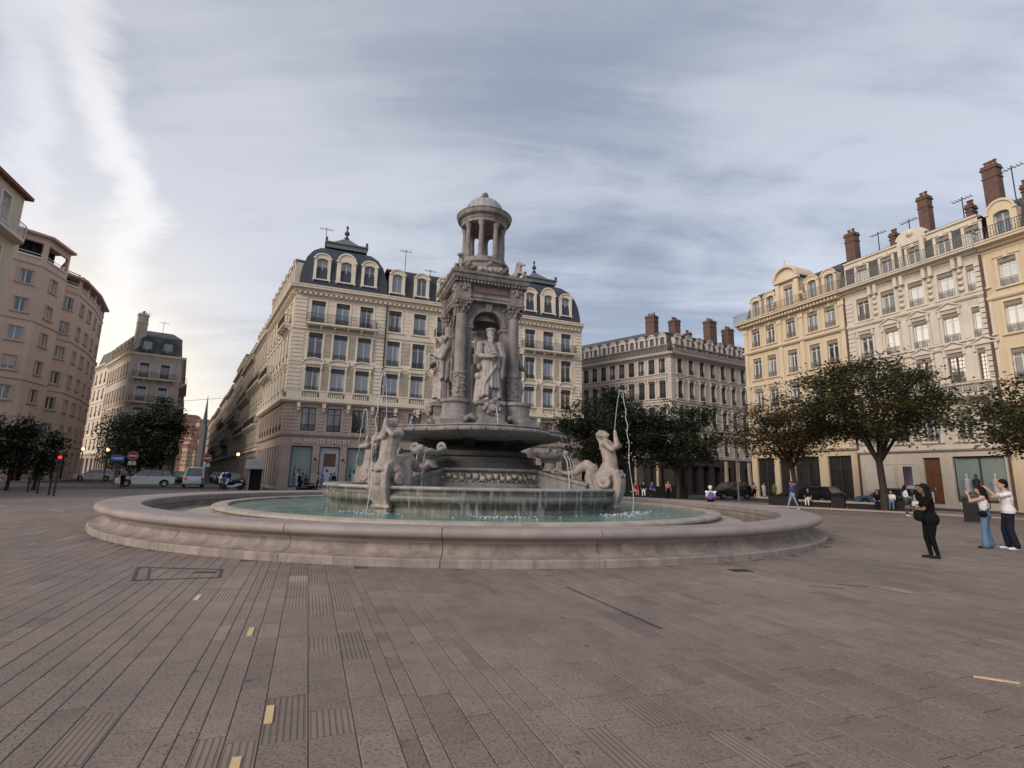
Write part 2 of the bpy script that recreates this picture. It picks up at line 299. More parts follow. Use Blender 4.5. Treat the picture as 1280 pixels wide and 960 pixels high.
# ------------------------------------------------------------------ mesh builder
class Wall:
    """local frame of a facade: s along it (left to right seen from outside), o outwards, z up"""
    def __init__(self, p0, p1):
        self.p = Vector((p0[0], p0[1], 0)); d = Vector((p1[0] - p0[0], p1[1] - p0[1], 0)); self.len = d.length; self.u = d.normalized()
        self.n = Vector((self.u.y, -self.u.x, 0)); self.rot = math.atan2(self.u.y, self.u.x)
    def pt(self, s, o, z): return self.p + self.u * s + self.n * o + Vector((0, 0, z))
class MB:
    def __init__(self, T=None): self.v = []; self.f = []; self.m = []; self.T = T; self.tone = None
    def add(self, p):
        if self.T: p = self.T(*p)
        self.v.append(tuple(p)); return len(self.v) - 1
    def face(self, pts, m=0): self.f.append([self.add(p) for p in pts]); self.m.append(m)
    def box(self, x0, x1, y0, y1, z0, z1, m=0, bottom=True):
        i = [self.add(p) for p in ((x0, y0, z0), (x1, y0, z0), (x1, y1, z0), (x0, y1, z0), (x0, y0, z1), (x1, y0, z1), (x1, y1, z1), (x0, y1, z1))]
        fs = [(4, 5, 6, 7), (0, 1, 5, 4), (1, 2, 6, 5), (2, 3, 7, 6), (3, 0, 4, 7)] + ([(3, 2, 1, 0)] if bottom else [])
        for q in fs: self.f.append([i[k] for k in q]); self.m.append(m)
    def prism(self, poly, a0, a1, axis='z', m=0):
        def mk(p, a): return (p[0], p[1], a) if axis == 'z' else ((p[0], a, p[1]) if axis == 'y' else (a, p[0], p[1]))
        n = len(poly); A = [self.add(mk(p, a0)) for p in poly]; B = [self.add(mk(p, a1)) for p in poly]
        self.f.append(A[::-1]); self.m.append(m); self.f.append(B); self.m.append(m)
        for k in range(n): self.f.append([A[k], A[(k + 1) % n], B[(k + 1) % n], B[k]]); self.m.append(m)
    def loft(self, rings, closed=True, caps=True, m=0):
        idx = [[self.add(p) for p in r] for r in rings]; n = len(rings[0])
        for a, b in zip(idx, idx[1:]):
            for k in range(n if closed else n - 1): self.f.append([a[k], a[(k + 1) % n], b[(k + 1) % n], b[k]]); self.m.append(m)
        if caps: self.f.append(idx[0][::-1]); self.m.append(m); self.f.append(idx[-1]); self.m.append(m)
    def lathe(self, prof, n=24, c=(0, 0), a0=0, a1=2 * PI, m=0, caps=True):
        full = abs(a1 - a0 - 2 * PI) < 1e-6
        rings = []
        for r, z in prof:
            k = n if full else n + 1
            rings.append([(c[0] + r * math.cos(a0 + (a1 - a0) * i / n), c[1] + r * math.sin(a0 + (a1 - a0) * i / n), z) for i in range(k)])
        self.loft(rings, closed=full, caps=full and caps, m=m)
    def sector(self, prof, a0, a1, n=6, c=(0, 0), m=0):
        # closed profile swept over an arc, ends capped: one stone of a ring
        rings = [[(c[0] + r * math.cos(a), c[1] + r * math.sin(a), z) for r, z in prof] for a in (a0 + (a1 - a0) * i / n for i in range(n + 1))]
        self.loft(rings, closed=True, caps=True, m=m)
    def tube(self, pts, rs, n=6, m=0):
        pts = [Vector(p) for p in pts]
        if not isinstance(rs, (list, tuple)): rs = [rs] * len(pts)
        rings = []
        for i, p in enumerate(pts):
            t = (pts[min(i + 1, len(pts) - 1)] - pts[max(i - 1, 0)]).normalized()
            a = t.cross(Vector((0, 0, 1)) if abs(t.z) < .9 else Vector((1, 0, 0))).normalized(); b = t.cross(a)
            rings.append([tuple(p + (a * math.cos(2 * PI * k / n) + b * math.sin(2 * PI * k / n)) * rs[i]) for k in range(n)])
        self.loft(rings, m=m)
    def sphere(self, c, r, n=10, m=0, sz=1):
        prof = [(max(r * math.sin(PI * i / (n // 2 + 2)), .001), c[2] - r * sz * math.cos(PI * i / (n // 2 + 2))) for i in range(n // 2 + 3)]
        self.lathe(prof, n, (c[0], c[1]), m=m)
    def wall(self, s0, s1, z0, z1, ops, o=0, rev=.28, m=0):
        """wall sheet with real openings and reveals"""
        ops = [q for q in ops]
        xs = sorted({s0, s1, *[q[0] for q in ops], *[q[1] for q in ops]}); zs = sorted({z0, z1, *[q[2] for q in ops], *[q[3] for q in ops]})
        xs = [x for x in xs if s0 <= x <= s1]; zs = [z for z in zs if z0 <= z <= z1]
        for a, b in zip(xs, xs[1:]):
            run = None
            for c, d in zip(zs, zs[1:]):
                mx, mz = (a + b) / 2, (c + d) / 2
                hole = any(q[0] < mx < q[1] and q[2] < mz < q[3] for q in ops)
                if hole:
                    if run is not None: self.face([(a, o, run), (b, o, run), (b, o, c), (a, o, c)], m); run = None
                elif run is None: run = c
            if run is not None: self.face([(a, o, run), (b, o, run), (b, o, zs[-1]), (a, o, zs[-1])], m)
        for a, b, c, d in ops:
            i = o - rev
            self.face([(a, o, c), (a, i, c), (b, i, c), (b, o, c)], m); self.face([(a, o, d), (b, o, d), (b, i, d), (a, i, d)], m)
            self.face([(a, o, c), (a, o, d), (a, i, d), (a, i, c)], m); self.face([(b, o, c), (b, i, c), (b, i, d), (b, o, d)], m)
    def mesh(self, name, mats, smooth=None):
        me = bpy.data.meshes.new(name); me.from_pydata(self.v, [], self.f)
        for k in (mats if isinstance(mats, (list, tuple)) else [mats]): me.materials.append(M[k] if isinstance(k, str) else k)
        me.polygons.foreach_set('material_index', self.m)
        if self.tone: 
            for nm, vals in self.tone.items():
                at = me.attributes.new(nm, 'FLOAT', 'FACE'); at.data.foreach_set('value', vals)
        if smooth is not None:
            me.polygons.foreach_set('use_smooth', [True] * len(me.polygons)); me.set_sharp_from_angle(angle=rad(smooth))
        me.update(); return me
    def build(self, name, mats, parent=None, smooth=None, stuff=False, label=None, fix=True):
        me = self.mesh(name, mats, smooth)
        if fix:
            import bmesh
            bm = bmesh.new(); bm.from_mesh(me); bmesh.ops.remove_doubles(bm, verts=bm.verts, dist=1e-5) if smooth is not None else None
            bmesh.ops.recalc_face_normals(bm, faces=bm.faces); bm.to_mesh(me); bm.free()
            if smooth is not None: me.set_sharp_from_angle(angle=rad(smooth))
        return put(me, name, parent, stuff=stuff, label=label)
def split_build(mb, name, mats, parent, smooth=None):
    par = list(range(len(mb.v)))
    def fd(a):
        while par[a] != a: par[a] = par[par[a]]; a = par[a]
        return a
    for f in mb.f:
        for k in f[1:]: par[fd(k)] = fd(f[0])
    gr = {}
    for f, m in zip(mb.f, mb.m): gr.setdefault(fd(f[0]), []).append((f, m))
    for fs in gr.values():
        q = MB(); mp = {}
        for f, m in fs:
            q.f.append([mp.setdefault(i, len(mp)) for i in f]); q.m.append(m)
        q.v = [mb.v[i] for i in mp]; q.build(name, mats, parent, smooth)
def put(me, name, parent=None, loc=None, rz=0, stuff=False, label=None, scale=None):
    o = bpy.data.objects.new(name, me); COL.objects.link(o)
    if parent: o.parent = parent
    if loc is not None: o.location = loc
    if rz: o.rotation_euler = (0, 0, rz)
    if scale: o.scale = scale
    if stuff: o['kind'] = 'stuff'
    if label: o['label'] = label
    return o
def tag(o, label, cat, group=None):
    o['label'] = label; o['category'] = cat
    if group: o['group'] = group
    return o
def thing(name, label, cat, loc=(0, 0, 0), rz=0, group=None):
    o = bpy.data.objects.new(name, None); COL.objects.link(o); o.location = loc; o.rotation_euler = (0, 0, rz); o.empty_display_size = .3
    return tag(o, label, cat, group)
def copy_tree(o, parent=None):
    c = o.copy(); COL.objects.link(c)
    if parent: c.parent = parent
    for ch in list(o.children): copy_tree(ch, c)
    return c
def structure(o): o['kind'] = 'structure'; return o
def text_mesh(body, size, mat, depth=.03, spacing=1.0):
    cu = bpy.data.curves.new('lettering', 'FONT'); cu.body = body; cu.size = size; cu.extrude = depth; cu.space_character = spacing; cu.align_x = 'LEFT'; cu.resolution_u = 3
    o = bpy.data.objects.new('tmp', cu); COL.objects.link(o); dg = bpy.context.evaluated_depsgraph_get(); me = bpy.data.meshes.new_from_object(o.evaluated_get(dg))
    bpy.data.objects.remove(o); me.materials.clear(); me.materials.append(M[mat]); me.name = 'lettering'
    me.transform(Matrix.Rotation(PI / 2, 4, 'X')); return me

# ------------------------------------------------------------------ windows (meshes cached by size)
CACHE = {}
def cached(key, fn):
    if key not in CACHE: CACHE[key] = fn()
    return CACHE[key]
def m_frame(w, h, mat, style):
    b = MB(); y0, y1 = .16, .24; t = .07
    b.box(0 - w / 2, -w / 2 + t, y0, y1, 0, h); b.box(w / 2 - t, w / 2, y0, y1, 0, h)
    b.box(-w / 2 + t, w / 2 - t, y0, y1, 0, t); b.box(-w / 2 + t, w / 2 - t, y0, y1, h - t, h)
    b.box(-.055, .055, y0 - .015, y1 - .01, t, h - t)
    if style >= 1: b.box(-w / 2 + t, w / 2 - t, y0 + .012, y1 - .012, h * .72, h * .72 + .05)
    if style == 2:
        for k in range(1, 6): b.box(-w / 2 + t, w / 2 - t, y0 + .02, y1 - .02, h * .72 * k / 6, h * .72 * k / 6 + .03)
        for x in (-w / 4 - .01, w / 4 - .01): b.box(x, x + .03, y0 + .022, y1 - .022, t, h - t)
    return b.mesh('window', mat)
def m_pane(w, h, mat):
    b = MB(); b.box(-w / 2 + .05, w / 2 - .05, .20, .215, .05, h - .05); return b.mesh('pane', mat)
def m_blind(w, h, mat):
    b = MB(); b.box(-w / 2 + .01, w / 2 - .01, .03, .13, h - .34, h - .01)
    for k in range(6):
        x = -w / 2 + .02 + k * (w - .04) / 6; b.prism([(x, h - .36), (x + (w - .04) / 12, h - .42), (x + (w - .04) / 6, h - .36)], .035, .05, 'y')
    return b.mesh('blind_box', mat)
def m_rail(w, mat, hh=.9, out=-.03, sides=0, step=.13):
    b = MB(); b.box(-w / 2, w / 2, out - .02, out + .02, hh - .04, hh); b.box(-w / 2, w / 2, out - .015, out + .015, .08, .11); b.box(-w / 2, w / 2, out - .012, out + .012, hh * .72, hh * .72 + .025)
    n = max(3, int(w / step))
    for k in range(n + 1):
        x = -w / 2 + w * k / n; b.box(x - .012, x + .012, out - .012, out + .012, .02, hh)
        if k < n and k % 2 == 0:
            xm = x + w / n / 2
            b.tube([(xm + math.cos(a) * .05, out, hh * .4 + math.sin(a) * .16) for a in [i * PI / 3 for i in range(7)]], .011, 4)
    if sides:
        for x in (-w / 2, w / 2):
            b.box(x - .015, x + .015, out, sides, hh - .04, hh); b.box(x - .015, x + .015, out, sides, .08, .11)
            for k in range(5): yy = out + (sides - out) * k / 5; b.box(x - .012, x + .012, yy, yy + .024, .02, hh)
    return b.mesh('railing', mat)
def m_surround(w, h, mat, style):
    b = MB(); t = .2
    # all in window-local coordinates, outward is -y
    b.box(-w / 2 - t, -w / 2 - .002, -.07, -.002, -.02, h + t * .6); b.box(w / 2 + .002, w / 2 + t, -.07, -.002, -.02, h + t * .6)
    b.box(-w / 2 - .002, w / 2 + .002, -.068, -.002, h + .002, h + t * .6)
    b.box(-w / 2 - t - .1, w / 2 + t + .1, -.16, -.002, -.16, -.022)
    if style in ('hood', 'ped', 'arch'):
        b.box(-w / 2 - t - .12, w / 2 + t + .12, -.24, -.002, h + t * .6 + .15, h + t * .6 + .27)
        b.box(-w / 2 - t * .9, w / 2 + t * .9, -.1, -.004, h + t * .6 + .002, h + t * .6 + .148)
        for s in (-1, 1): b.box(s * (w / 2 + t * .55) - .09, s * (w / 2 + t * .55) + .09, -.2, -.07, h - .25, h + t * .6 + .148)
    z0 = h + t * .6 + .272
    if style == 'ped':
        W2 = w / 2 + t + .12
        b.prism([(-W2, z0), (W2, z0), (0, z0 + .42)], -.1, -.004, 'y')
        b.prism([(-W2, z0), (0, z0 + .42), (W2, z0), (W2, z0 + .09), (0, z0 + .52), (-W2, z0 + .09)], -.25, -.101, 'y')
    if style == 'arch':
        W2 = w / 2 + t + .1; pts = [(W2 * math.cos(a), z0 + .46 * math.sin(a)) for a in [PI * i / 12 for i in range(13)]]
        b.prism(pts, -.1, -.004, 'y')
        ring = pts + [(p[0] * 1.08, z0 + (p[1] - z0) * 1.25) for p in pts[::-1]]
        for i in range(12): b.prism([ring[i], ring[i + 1], ring[24 - i], ring[25 - i]], -.25, -.101, 'y')
    if style == 'key':
        b.prism([(-.12, h - .02), (.12, h - .02), (.18, h + .42), (-.18, h + .42)], -.17, -.072, 'y')
        b.box(-w / 2 - t - .06, w / 2 + t + .06, -.15, -.003, h + t * .6 + .002, h + t * .6 + .1)
    return b.mesh('surround', mat)
def window(root, W, s, z, w, h, frame='frame', pane='glass', blind='blind', rail='iron', surround=None, sstyle='plain', style=1, o=0, shadefrac=0):
    loc = W.pt(s, o, z) - root.location
    fr = put(cached(('f', w, h, frame, style), lambda: m_frame(w, h, frame, style)), 'window', root, loc, W.rot)
    if isinstance(pane, (list, tuple)): pane = random.choice(pane)
    put(cached(('p', w, h, pane), lambda: m_pane(w, h, pane)), 'pane', fr)
    if blind: put(cached(('b', w, h, blind), lambda: m_blind(w, h, blind)), 'blind_box', fr)
    if random.random() < .45 and pane != 'glassm':
        side = random.choice((0, 1, 2)); cw = random.choice((.14, .22))
        def fc():
            b = MB()
            if side != 1:
                for j in range(3): b.box(-w / 2 + .08 + cw * w * j / 3, -w / 2 + .08 + cw * w * (j + .8) / 3, .195 - .004 * (j % 2), .1995, .08, h - .1)
            if side != 0:
                for j in range(3): b.box(w / 2 - .08 - cw * w * (j + .8) / 3, w / 2 - .08 - cw * w * j / 3, .195 - .004 * (j % 2), .1995, .08, h - .1)
            return b.mesh('curtain', 'curtain')
        put(cached(('cu', w, h, side, cw), fc), 'curtain', fr)
    if rail: put(cached(('r', w, rail), lambda: m_rail(w - .04, rail, .55 if h < 2.2 else .62)), 'railing', fr)
    if surround: put(cached(('s', w, h, surround, sstyle), lambda: m_surround(w, h, surround, sstyle)), 'surround', fr)
    if shadefrac:
        def fn():
            b = MB()
            k = 0; zz = h - .03
            while zz > h * (1 - shadefrac): b.box(-w / 2 + .02, w / 2 - .02, .06, .10, zz - .10, zz - .012); zz -= .10
            return b.mesh('roller_shutter', 'shade')
        put(cached(('sh', w, h, shadefrac), fn), 'roller_shutter', fr)
    return fr
def dormer(root, W, s, z, w, h, inset, mat, pane, big=False, depth=2.2, frame='frame'):
    """masonry dormer front with arched head, cheeks and curved zinc roof"""
    def fn():
        b = MB(); t = .28 if not big else .42; H = h + .1
        n = 10; out = [(-w / 2 - t, -.3), (-w / 2 - t, H)] + [((w / 2 + t) * -math.cos(PI * i / n), H + (.55 if not big else .95) * math.sin(PI * i / n)) for i in range(1, n)] + [(w / 2 + t, H), (w / 2 + t, -.3)]
        inn = [(-w / 2, 0), (-w / 2, h - .18)] + [(w / 2 * -math.cos(PI * i / n), h - .18 + .26 * math.sin(PI * i / n)) for i in range(1, n)] + [(w / 2, h - .18), (w / 2, 0)]
        for y, sgn in ((-.12, 1), (.18, -1)):
            for i in range(len(out) - 1): b.face([(out[i][0], y, out[i][1]), (out[i + 1][0], y, out[i + 1][1]), (inn[i + 1][0], y, inn[i + 1][1]), (inn[i][0], y, inn[i][1])])
        for i in range(len(out) - 1): b.face([(out[i][0], -.12, out[i][1]), (out[i + 1][0], -.12, out[i + 1][1]), (out[i + 1][0], depth, out[i + 1][1]), (out[i][0], depth, out[i][1])], 1 if 0 < i < len(out) - 2 else 0)
        for i in range(len(inn) - 1): b.face([(inn[i][0], -.12, inn[i][1]), (inn[i][0], .18, inn[i][1]), (inn[i + 1][0], .18, inn[i + 1][1]), (inn[i + 1][0], -.12, inn[i + 1][1])])
        b.box(-w / 2 - t - .08, w / 2 + t + .08, -.22, -.122, -.12, .0)
        b.box(-w / 2 - t - .1, -w / 2 - t + .16, -.24, -.125, H - .12, H + .04); b.box(w / 2 + t - .16, w / 2 + t + .1, -.24, -.125, H - .12, H + .04)
        # raised arch over the head
        for i in range(1, len(out) - 2):
            p, q = out[i], out[i + 1]; k = .86
            b.prism([p, q, (q[0] * k, (q[1] - H) * k + H - .05), (p[0] * k, (p[1] - H) * k + H - .05)], -.22, -.121, 'y')
        return b.mesh('dormer', [mat, 'zincdark'])
    loc = W.pt(s, -inset, z) - root.location
    d = put(cached(('d', w, h, mat, big, depth), fn), 'dormer', root, loc, W.rot)
    f = put(cached(('f', w, h, frame, 1), lambda: m_frame(w, h, frame, 1)), 'window_frame', d)
    if isinstance(pane, (list, tuple)): pane = random.choice(pane)
    put(cached(('p', w, h, pane), lambda: m_pane(w, h, pane)), 'pane', d)
    return d
def molding(mb, walls, prof, m=0, e0=0, e1=0):
    """sweep (out, z) profile along walls joined left to right, mitred at the corners"""
    pts = [(walls[0].p, walls[0])] ; rings = []
    for k, W in enumerate(walls):
        if k == 0: rings.append([W.pt(-e0, o, z) for o, z in prof])
        if k + 1 < len(walls):
            V = walls[k + 1]; c = W.pt(W.len, 0, 0); nn = (W.n + V.n); nn = nn / (1 + W.n.dot(V.n))
            rings.append([c + nn * o + Vector((0, 0, z)) for o, z in prof])
        else: rings.append([W.pt(W.len + e1, o, z) for o, z in prof])
    T = mb.T; mb.T = None; off = mb.off if hasattr(mb, 'off') else Vector((0, 0, 0))
    mb.loft([[p - off for p in r] for r in rings], m=m); mb.T = T
def cornice_prof(z0, z1, out):
    h = z1 - z0
    return [(-.05, z0), (.05, z0), (.07, z0 + h * .25), (out * .35, z0 + h * .3), (out * .45, z0 + h * .55), (out * .9, z0 + h * .62), (out * .92, z0 + h * .8), (out, z0 + h * .88), (out, z1), (-.05, z1)]
def band_prof(z0, z1, out): return [(-.05, z0), (out * .6, z0), (out, z0 + (z1 - z0) * .4), (out, z1), (-.05, z1)]
class WB(MB):
    """builder in a wall's frame, relative to a root"""
    def __init__(self, W, root): super().__init__(lambda s, o, z: W.pt(s, o, z) - root.location); self.off = root.location.copy()
def chimney(root, W, s, o, z0, z1, w, d, mat='brick', pots=3):
    b = WB(W, root); b.box(s - w / 2, s + w / 2, o - d / 2, o + d / 2, z0, z1 - .35); b.box(s - w / 2 - .08, s + w / 2 + .08, o - d / 2 - .08, o + d / 2 + .08, z1 - .35, z1 - .2)
    b.box(s - w / 2 - .03, s + w / 2 + .03, o - d / 2 - .03, o + d / 2 + .03, z1 - .2, z1)
    b.box(s - w / 2 - .05, s + w / 2 + .05, o - d / 2 - .05, o + d / 2 + .05, z0 + (z1 - z0) * .75, z0 + (z1 - z0) * .75 + .1)
    c = b.build('chimney', mat, root)
    for k in range(pots):
        x = s + (k - (pots - 1) / 2) * w / (pots + .3); q = MB(); p = W.pt(x, o, 0) - root.location
        q.lathe([(.13, z1 - .02), (.11, z1 + .35), (.15, z1 + .37), (.15, z1 + .45), (.08, z1 + .46)], 8, (p.x, p.y)); q.build('chimney_pot', 'tile', c, 40)
def rustic(b, s0, s1, z0, z1, ops, step=.42, out=.05, gap=.07, o=0, m=0):
    z = z0
    while z < z1 - .1:
        zt = min(z + step - gap, z1)
        cuts = [(s0, s0)] + sorted((q[0] - .2, q[1] + .2) for q in ops if q[2] < zt and q[3] > z) + [(s1, s1)]
        for a, c in zip(cuts, cuts[1:]):
            if c[0] - a[1] > .12: b.box(a[1], c[0], o, o + out, z, zt, m)
        z += step
def balcony(root, W, s0, s1, z, out=.8, rail='iron', slab='cream_trim', o=0, brackets=True, h=.95):
    b = WB(W, root); b.box(s0, s1, o - .05, o + out, z - .16, z); b.box(s0 + .05, s1 - .05, o - .05, o + out - .08, z - .24, z - .162)
    if brackets:
        n = max(2, int((s1 - s0) / 1.3))
        for k in range(n + 1):
            s = s0 + .2 + (s1 - s0 - .4) * k / n
            b.prism([(s - .09, 0), (s + .09, 0), (s + .09, 1), (s - .09, 1)], 0, 0) if False else None
            b.box(s - .09, s + .09, o - .02, o + out * .75, z - .42, z - .242); b.box(s - .08, s + .08, o - .02, o + out * .4, z - .62, z - .422)
    bal = b.build('balcony', slab, root)
    me = cached(('br', round(s1 - s0, 1), rail, out), lambda: m_rail(s1 - s0 - .06, rail, h, -out + .06, -.02, .16))
    loc = W.pt((s0 + s1) / 2, o, z) - root.location
    put(me, 'railing', bal, loc, W.rot)
    return bal
def balustrade(root, W, s0, s1, z0, z1, o, mat, name='balustrade', piers=None, step=.3):
    b = WB(W, root); b.box(s0, s1, o - .12, o + .12, z0, z0 + .14); b.box(s0, s1, o - .14, o + .14, z1 - .14, z1)
    piers = piers or []
    for p in piers: b.box(p[0], p[1], o - .11, o + .11, z0 + .141, z1 - .141)
    s = s0 + .15
    while s < s1 - .1:
        if not any(p[0] - .1 < s < p[1] + .1 for p in piers):
            rings = []
            for r, z in ((.06, z0 + .141), (.09, z0 + .141 + (z1 - z0 - .28) * .3), (.04, z0 + .141 + (z1 - z0 - .28) * .75), (.07, z1 - .141)):
                rings.append([(s + r * math.cos(a), o + r * math.sin(a), z) for a in (PI / 4, 3 * PI / 4, 5 * PI / 4, 7 * PI / 4)])
            b.loft(rings, caps=False)
        s += step
    return b.build(name, mat, root)
def antenna(root, W, s, o, z0, z1):
    b = WB(W, root); b.box(s - .03, s + .03, o - .03, o + .03, z0, z1); b.box(s - .7, s + .7, o - .02, o + .02, z1 - .25, z1 - .21)
    for k in range(6): x = s - .65 + k * .26; b.box(x, x + .03, o - .3, o + .3, z1 - .2, z1 - .17)
    b.build('antenna', 'iron', root)
def backbox(root, poly, z1, mat):
    """the rest of a building's volume: hidden sides"""
    b = MB(lambda x, y, z: Vector((x, y, z)) - root.location); n = len(poly)
    for i in range(n - 1):
        p, q = poly[i], poly[i + 1]; b.face([(p[0], p[1], 0), (q[0], q[1], 0), (q[0], q[1], z1), (p[0], p[1], z1)])
    return b.build('wall', mat, root, fix=False)

# ================================================================== SETTING: ground
PAV = rad(-20.9)                                  # direction of the paving courses
pu = Vector((math.sin(PAV), math.cos(PAV), 0)); pv = Vector((math.cos(PAV), -math.sin(PAV), 0))
g = MB(); g.face([(-900, -200, -.03), (900, -200, -.03), (900, 1400, -.03), (-900, 1400, -.03)])
structure(g.build('ground', 'asphalt'))
# kerb line on the right and on the left, plaza in between
KR = [(60, -6), (34, 20.5), (24.8, 33.2), (15.5, 41.5), (4, 47.5), (-12, 48.5), (-24, 44.5), (-34, 38.5), (-48, 28), (-80, 0)]
pz = MB(); pz.face([(-80, -40, -.012), (60, -40, -.012)] + [(x, y, -.012) for x, y in KR])
PLAZA = structure(pz.build('plaza', 'paving'))
nf = len(PLAZA.data.polygons)
for nm, v in (('tone', .4), ('ribbed', 0.)):
    a = PLAZA.data.attributes.new(nm, 'FLOAT', 'FACE'); a.data.foreach_set('value', [v] * nf)
# road in front of the buildings, pavements at their feet
rd = MB(); rd.face([(-160, -60, -.02), (120, -60, -.02), (120, 110, -.02), (-160, 110, -.02)])
structure(rd.build('road', 'asphalt'))
def strip(name, pts_in, pts_out, z, mat, kind='structure'):
    b = MB(); n = len(pts_in)
    rings = [[(pts_in[i][0], pts_in[i][1], -.02), (pts_in[i][0], pts_in[i][1], z), (pts_out[i][0], pts_out[i][1], z), (pts_out[i][0], pts_out[i][1], -.02)] for i in range(n)]
    b.loft(rings); o = b.build(name, mat); o['kind'] = kind; return o
def off(pts, d):
    out = []
    for i in range(len(pts)):
        a = Vector(pts[max(i - 1, 0)]); c = Vector(pts[min(i + 1, len(pts) - 1)]); t = (c - a).normalized(); out.append((pts[i][0] + t.y * d, pts[i][1] - t.x * d))
    return out
KRf = []
for i in range(len(KR) - 1):
    a, b_ = Vector(KR[i]), Vector(KR[i + 1]); n = max(1, int((b_ - a).length / 3))
    KRf += [tuple(a + (b_ - a) * k / n) for k in range(n)]
KRf.append(KR[-1])
KRf = [p for p in KRf if -60 < p[0] < 45]
strip('kerb', KRf, off(KRf, .32), .075, 'kerb')
zone = [p for p in KRf if p[0] > 3]
strip('tree_terrace', off(zone, .324), off(zone, 5.0), .07, 'pavement')

# ---- paving slabs: courses run along PAV; every slab has chamfered edges and a recessed joint
C0 = Vector((-1.45, 22.3, 0)); ROUT = 12.66
def pav_pt(a, c, z=0): return pu * a + pv * c + Vector((0, 0, z))
slabs = []
rs = random.Random(3)
c = -34.0
while c < 38:
    w = rs.choice((.12, .16, .19, .19, .24, .24, .28)); a = -3 + rs.random()
    plain_run = 0
    while a < 46:
        l = rs.uniform(.38, .85) if w > .15 else rs.uniform(.25, .6)
        m = pav_pt(a + l / 2, c + w / 2)
        if m.y > 1.9 and abs(m.x) < m.y * 1.06 + 1.6 and (m - C0).length > ROUT - .1 and m.length < 34:
            slabs.append((m.length, a, l, c, w))
        a += l
    c += w
slabs.sort()
jb = MB()
def slab_geo(b, a, l, c, w, tone, rib, T):
    gp = .003; ch = .0045; z1 = 0.0 + (tone - .5) * .006; z0 = -.022
    ga = gp * 1.7; o = [(a + ga, c + gp), (a + l - ga, c + gp), (a + l - ga, c + w - gp), (a + ga, c + w - gp)]
    i = [(a + ga + ch, c + gp + ch), (a + l - ga - ch, c + gp + ch), (a + l - ga - ch, c + w - gp - ch), (a + ga + ch, c + w - gp - ch)]
    lo = [b.add(pav_pt(*p, z0)) for p in o]; mi = [b.add(pav_pt(*p, z1 - ch * .8)) for p in o]; hi = [b.add(pav_pt(*p, z1)) for p in i]
    b.f.append(hi); b.m.append(0)
    for k in range(4):
        q = (k + 1) % 4; b.f.append([mi[k], mi[q], hi[q], hi[k]]); b.f.append([lo[k], lo[q], mi[q], mi[k]]); b.m += [0, 0]
    for _ in range(9): b.tone['tone'].append(tone); b.tone['ribbed'].append(rib)
rest = MB(); rest.tone = {'tone': [], 'ribbed': []}
def ribbedness(a, c):
    x = math.sin(c * 1.7 + 1.3) + .6 * math.sin(a * .9 + c * .6)
    return 1.0 if (x > .75 and rs.random() < .8) or rs.random() < .04 else 0.0
for k, (d, a, l, c, w) in enumerate(slabs):
    tone = min(1, max(0, rs.gauss(.42, .15))); rib = ribbedness(a, c) if w > .15 else 0.
    if rs.random() < .004: tone = 1.0
    if k < 296:
        b = MB(); b.tone = {'tone': [], 'ribbed': []}; slab_geo(b, a, l, c, w, tone, rib, None); b.build('paving_slab', 'paving', PLAZA, fix=False)
    else: slab_geo(rest, a, l, c, w, tone, rib, None)
rest.build('paving_slabs', 'paving', PLAZA, stuff=True, fix=False)
jb.face([(-40, -2, -.0085), (44, -2, -.0085), (44, 34, -.0085), (-40, 34, -.0085)])
# joint bed lies lower than the slab tops, on top of the sheet only where slabs are laid
fan = MB(); fan.face([(-4, 1.4, -.008), (4, 1.4, -.008), (25, 22.8, -.008), (22, 26, -.008), (17, 29.4, -.008), (10, 32.4, -.008), (0, 33.9, -.008), (-10, 32.4, -.008), (-17, 29.4, -.008), (-22, 26, -.008), (-25, 22.8, -.008)])
fan.build('joint_bed', 'joint', PLAZA, fix=False)
for i, (x, y, L_, W_, rz, lab) in enumerate(((-1.48, 3.2, .20, .05, PAV, 'brass strip set in the paving, lowest one at the bottom edge of the photo'), (-1.58, 3.84, .27, .05, PAV, 'brass strip set in the paving, longest and brightest of the row'),
        (-2.6, 5.66, .30, .05, PAV, 'brass strip set in the paving, third up from the bottom edge'), (-3.97, 7.07, .30, .055, PAV, 'brass strip set in the paving nearest to the fountain rim'), (4.18, 4.79, .3, .03, PAV + rad(-40), 'thin brass strip alone in the paving on the right'))):
    b = MB(); b.box(-W_ / 2, W_ / 2, -L_ / 2, L_ / 2, -.02, .007); o = b.build('brass_strip', 'brass'); o.location = (x, y, 0); o.rotation_euler = (0, 0, -rz); tag(o, lab, 'metal strip', 'brass strips in the paving')
# drain grating near the rim and an access cover with a slotted corner
dg = thing('drain_grating', 'small dark drain grating in the paving right of the rim', 'drain', (4.33, 10.12, 0), rad(10)); dg.scale = (.62, .62, 1)
b = MB(); b.box(-.32, .32, -.2, .2, -.02, .004); b.build('frame', 'grate', dg)
b = MB()
for k in range(9): b.box(-.29 + k * .068, -.255 + k * .068, -.18, .18, .0045, .012)
b.build('bars', 'grate', dg, stuff=True)
ac = thing('access_cover', 'triangular paved access cover outlined in dark metal by the left rim', 'cover', (-5.2, 8.6, 0), 0)
def line(b, p, q, w, z=.006):
    p, q = Vector(p), Vector(q); t = (q - p).normalized(); n = Vector((-t.y, t.x)) * w / 2
    b.prism([tuple(p - n), tuple(q - n), tuple(q + n), tuple(p + n)], -.02, z)
b = MB(); pts = [(-.95, .48), (.46, .45), (.78, -.22), (-.28, -.58)]
for i in range(4): line(b, pts[i], pts[(i + 1) % 4], .045, .006 + i * .0004)
line(b, (-.75, .47), (-.12, -.5), .03, .0085)
b.build('metal_edge', 'grate', ac)
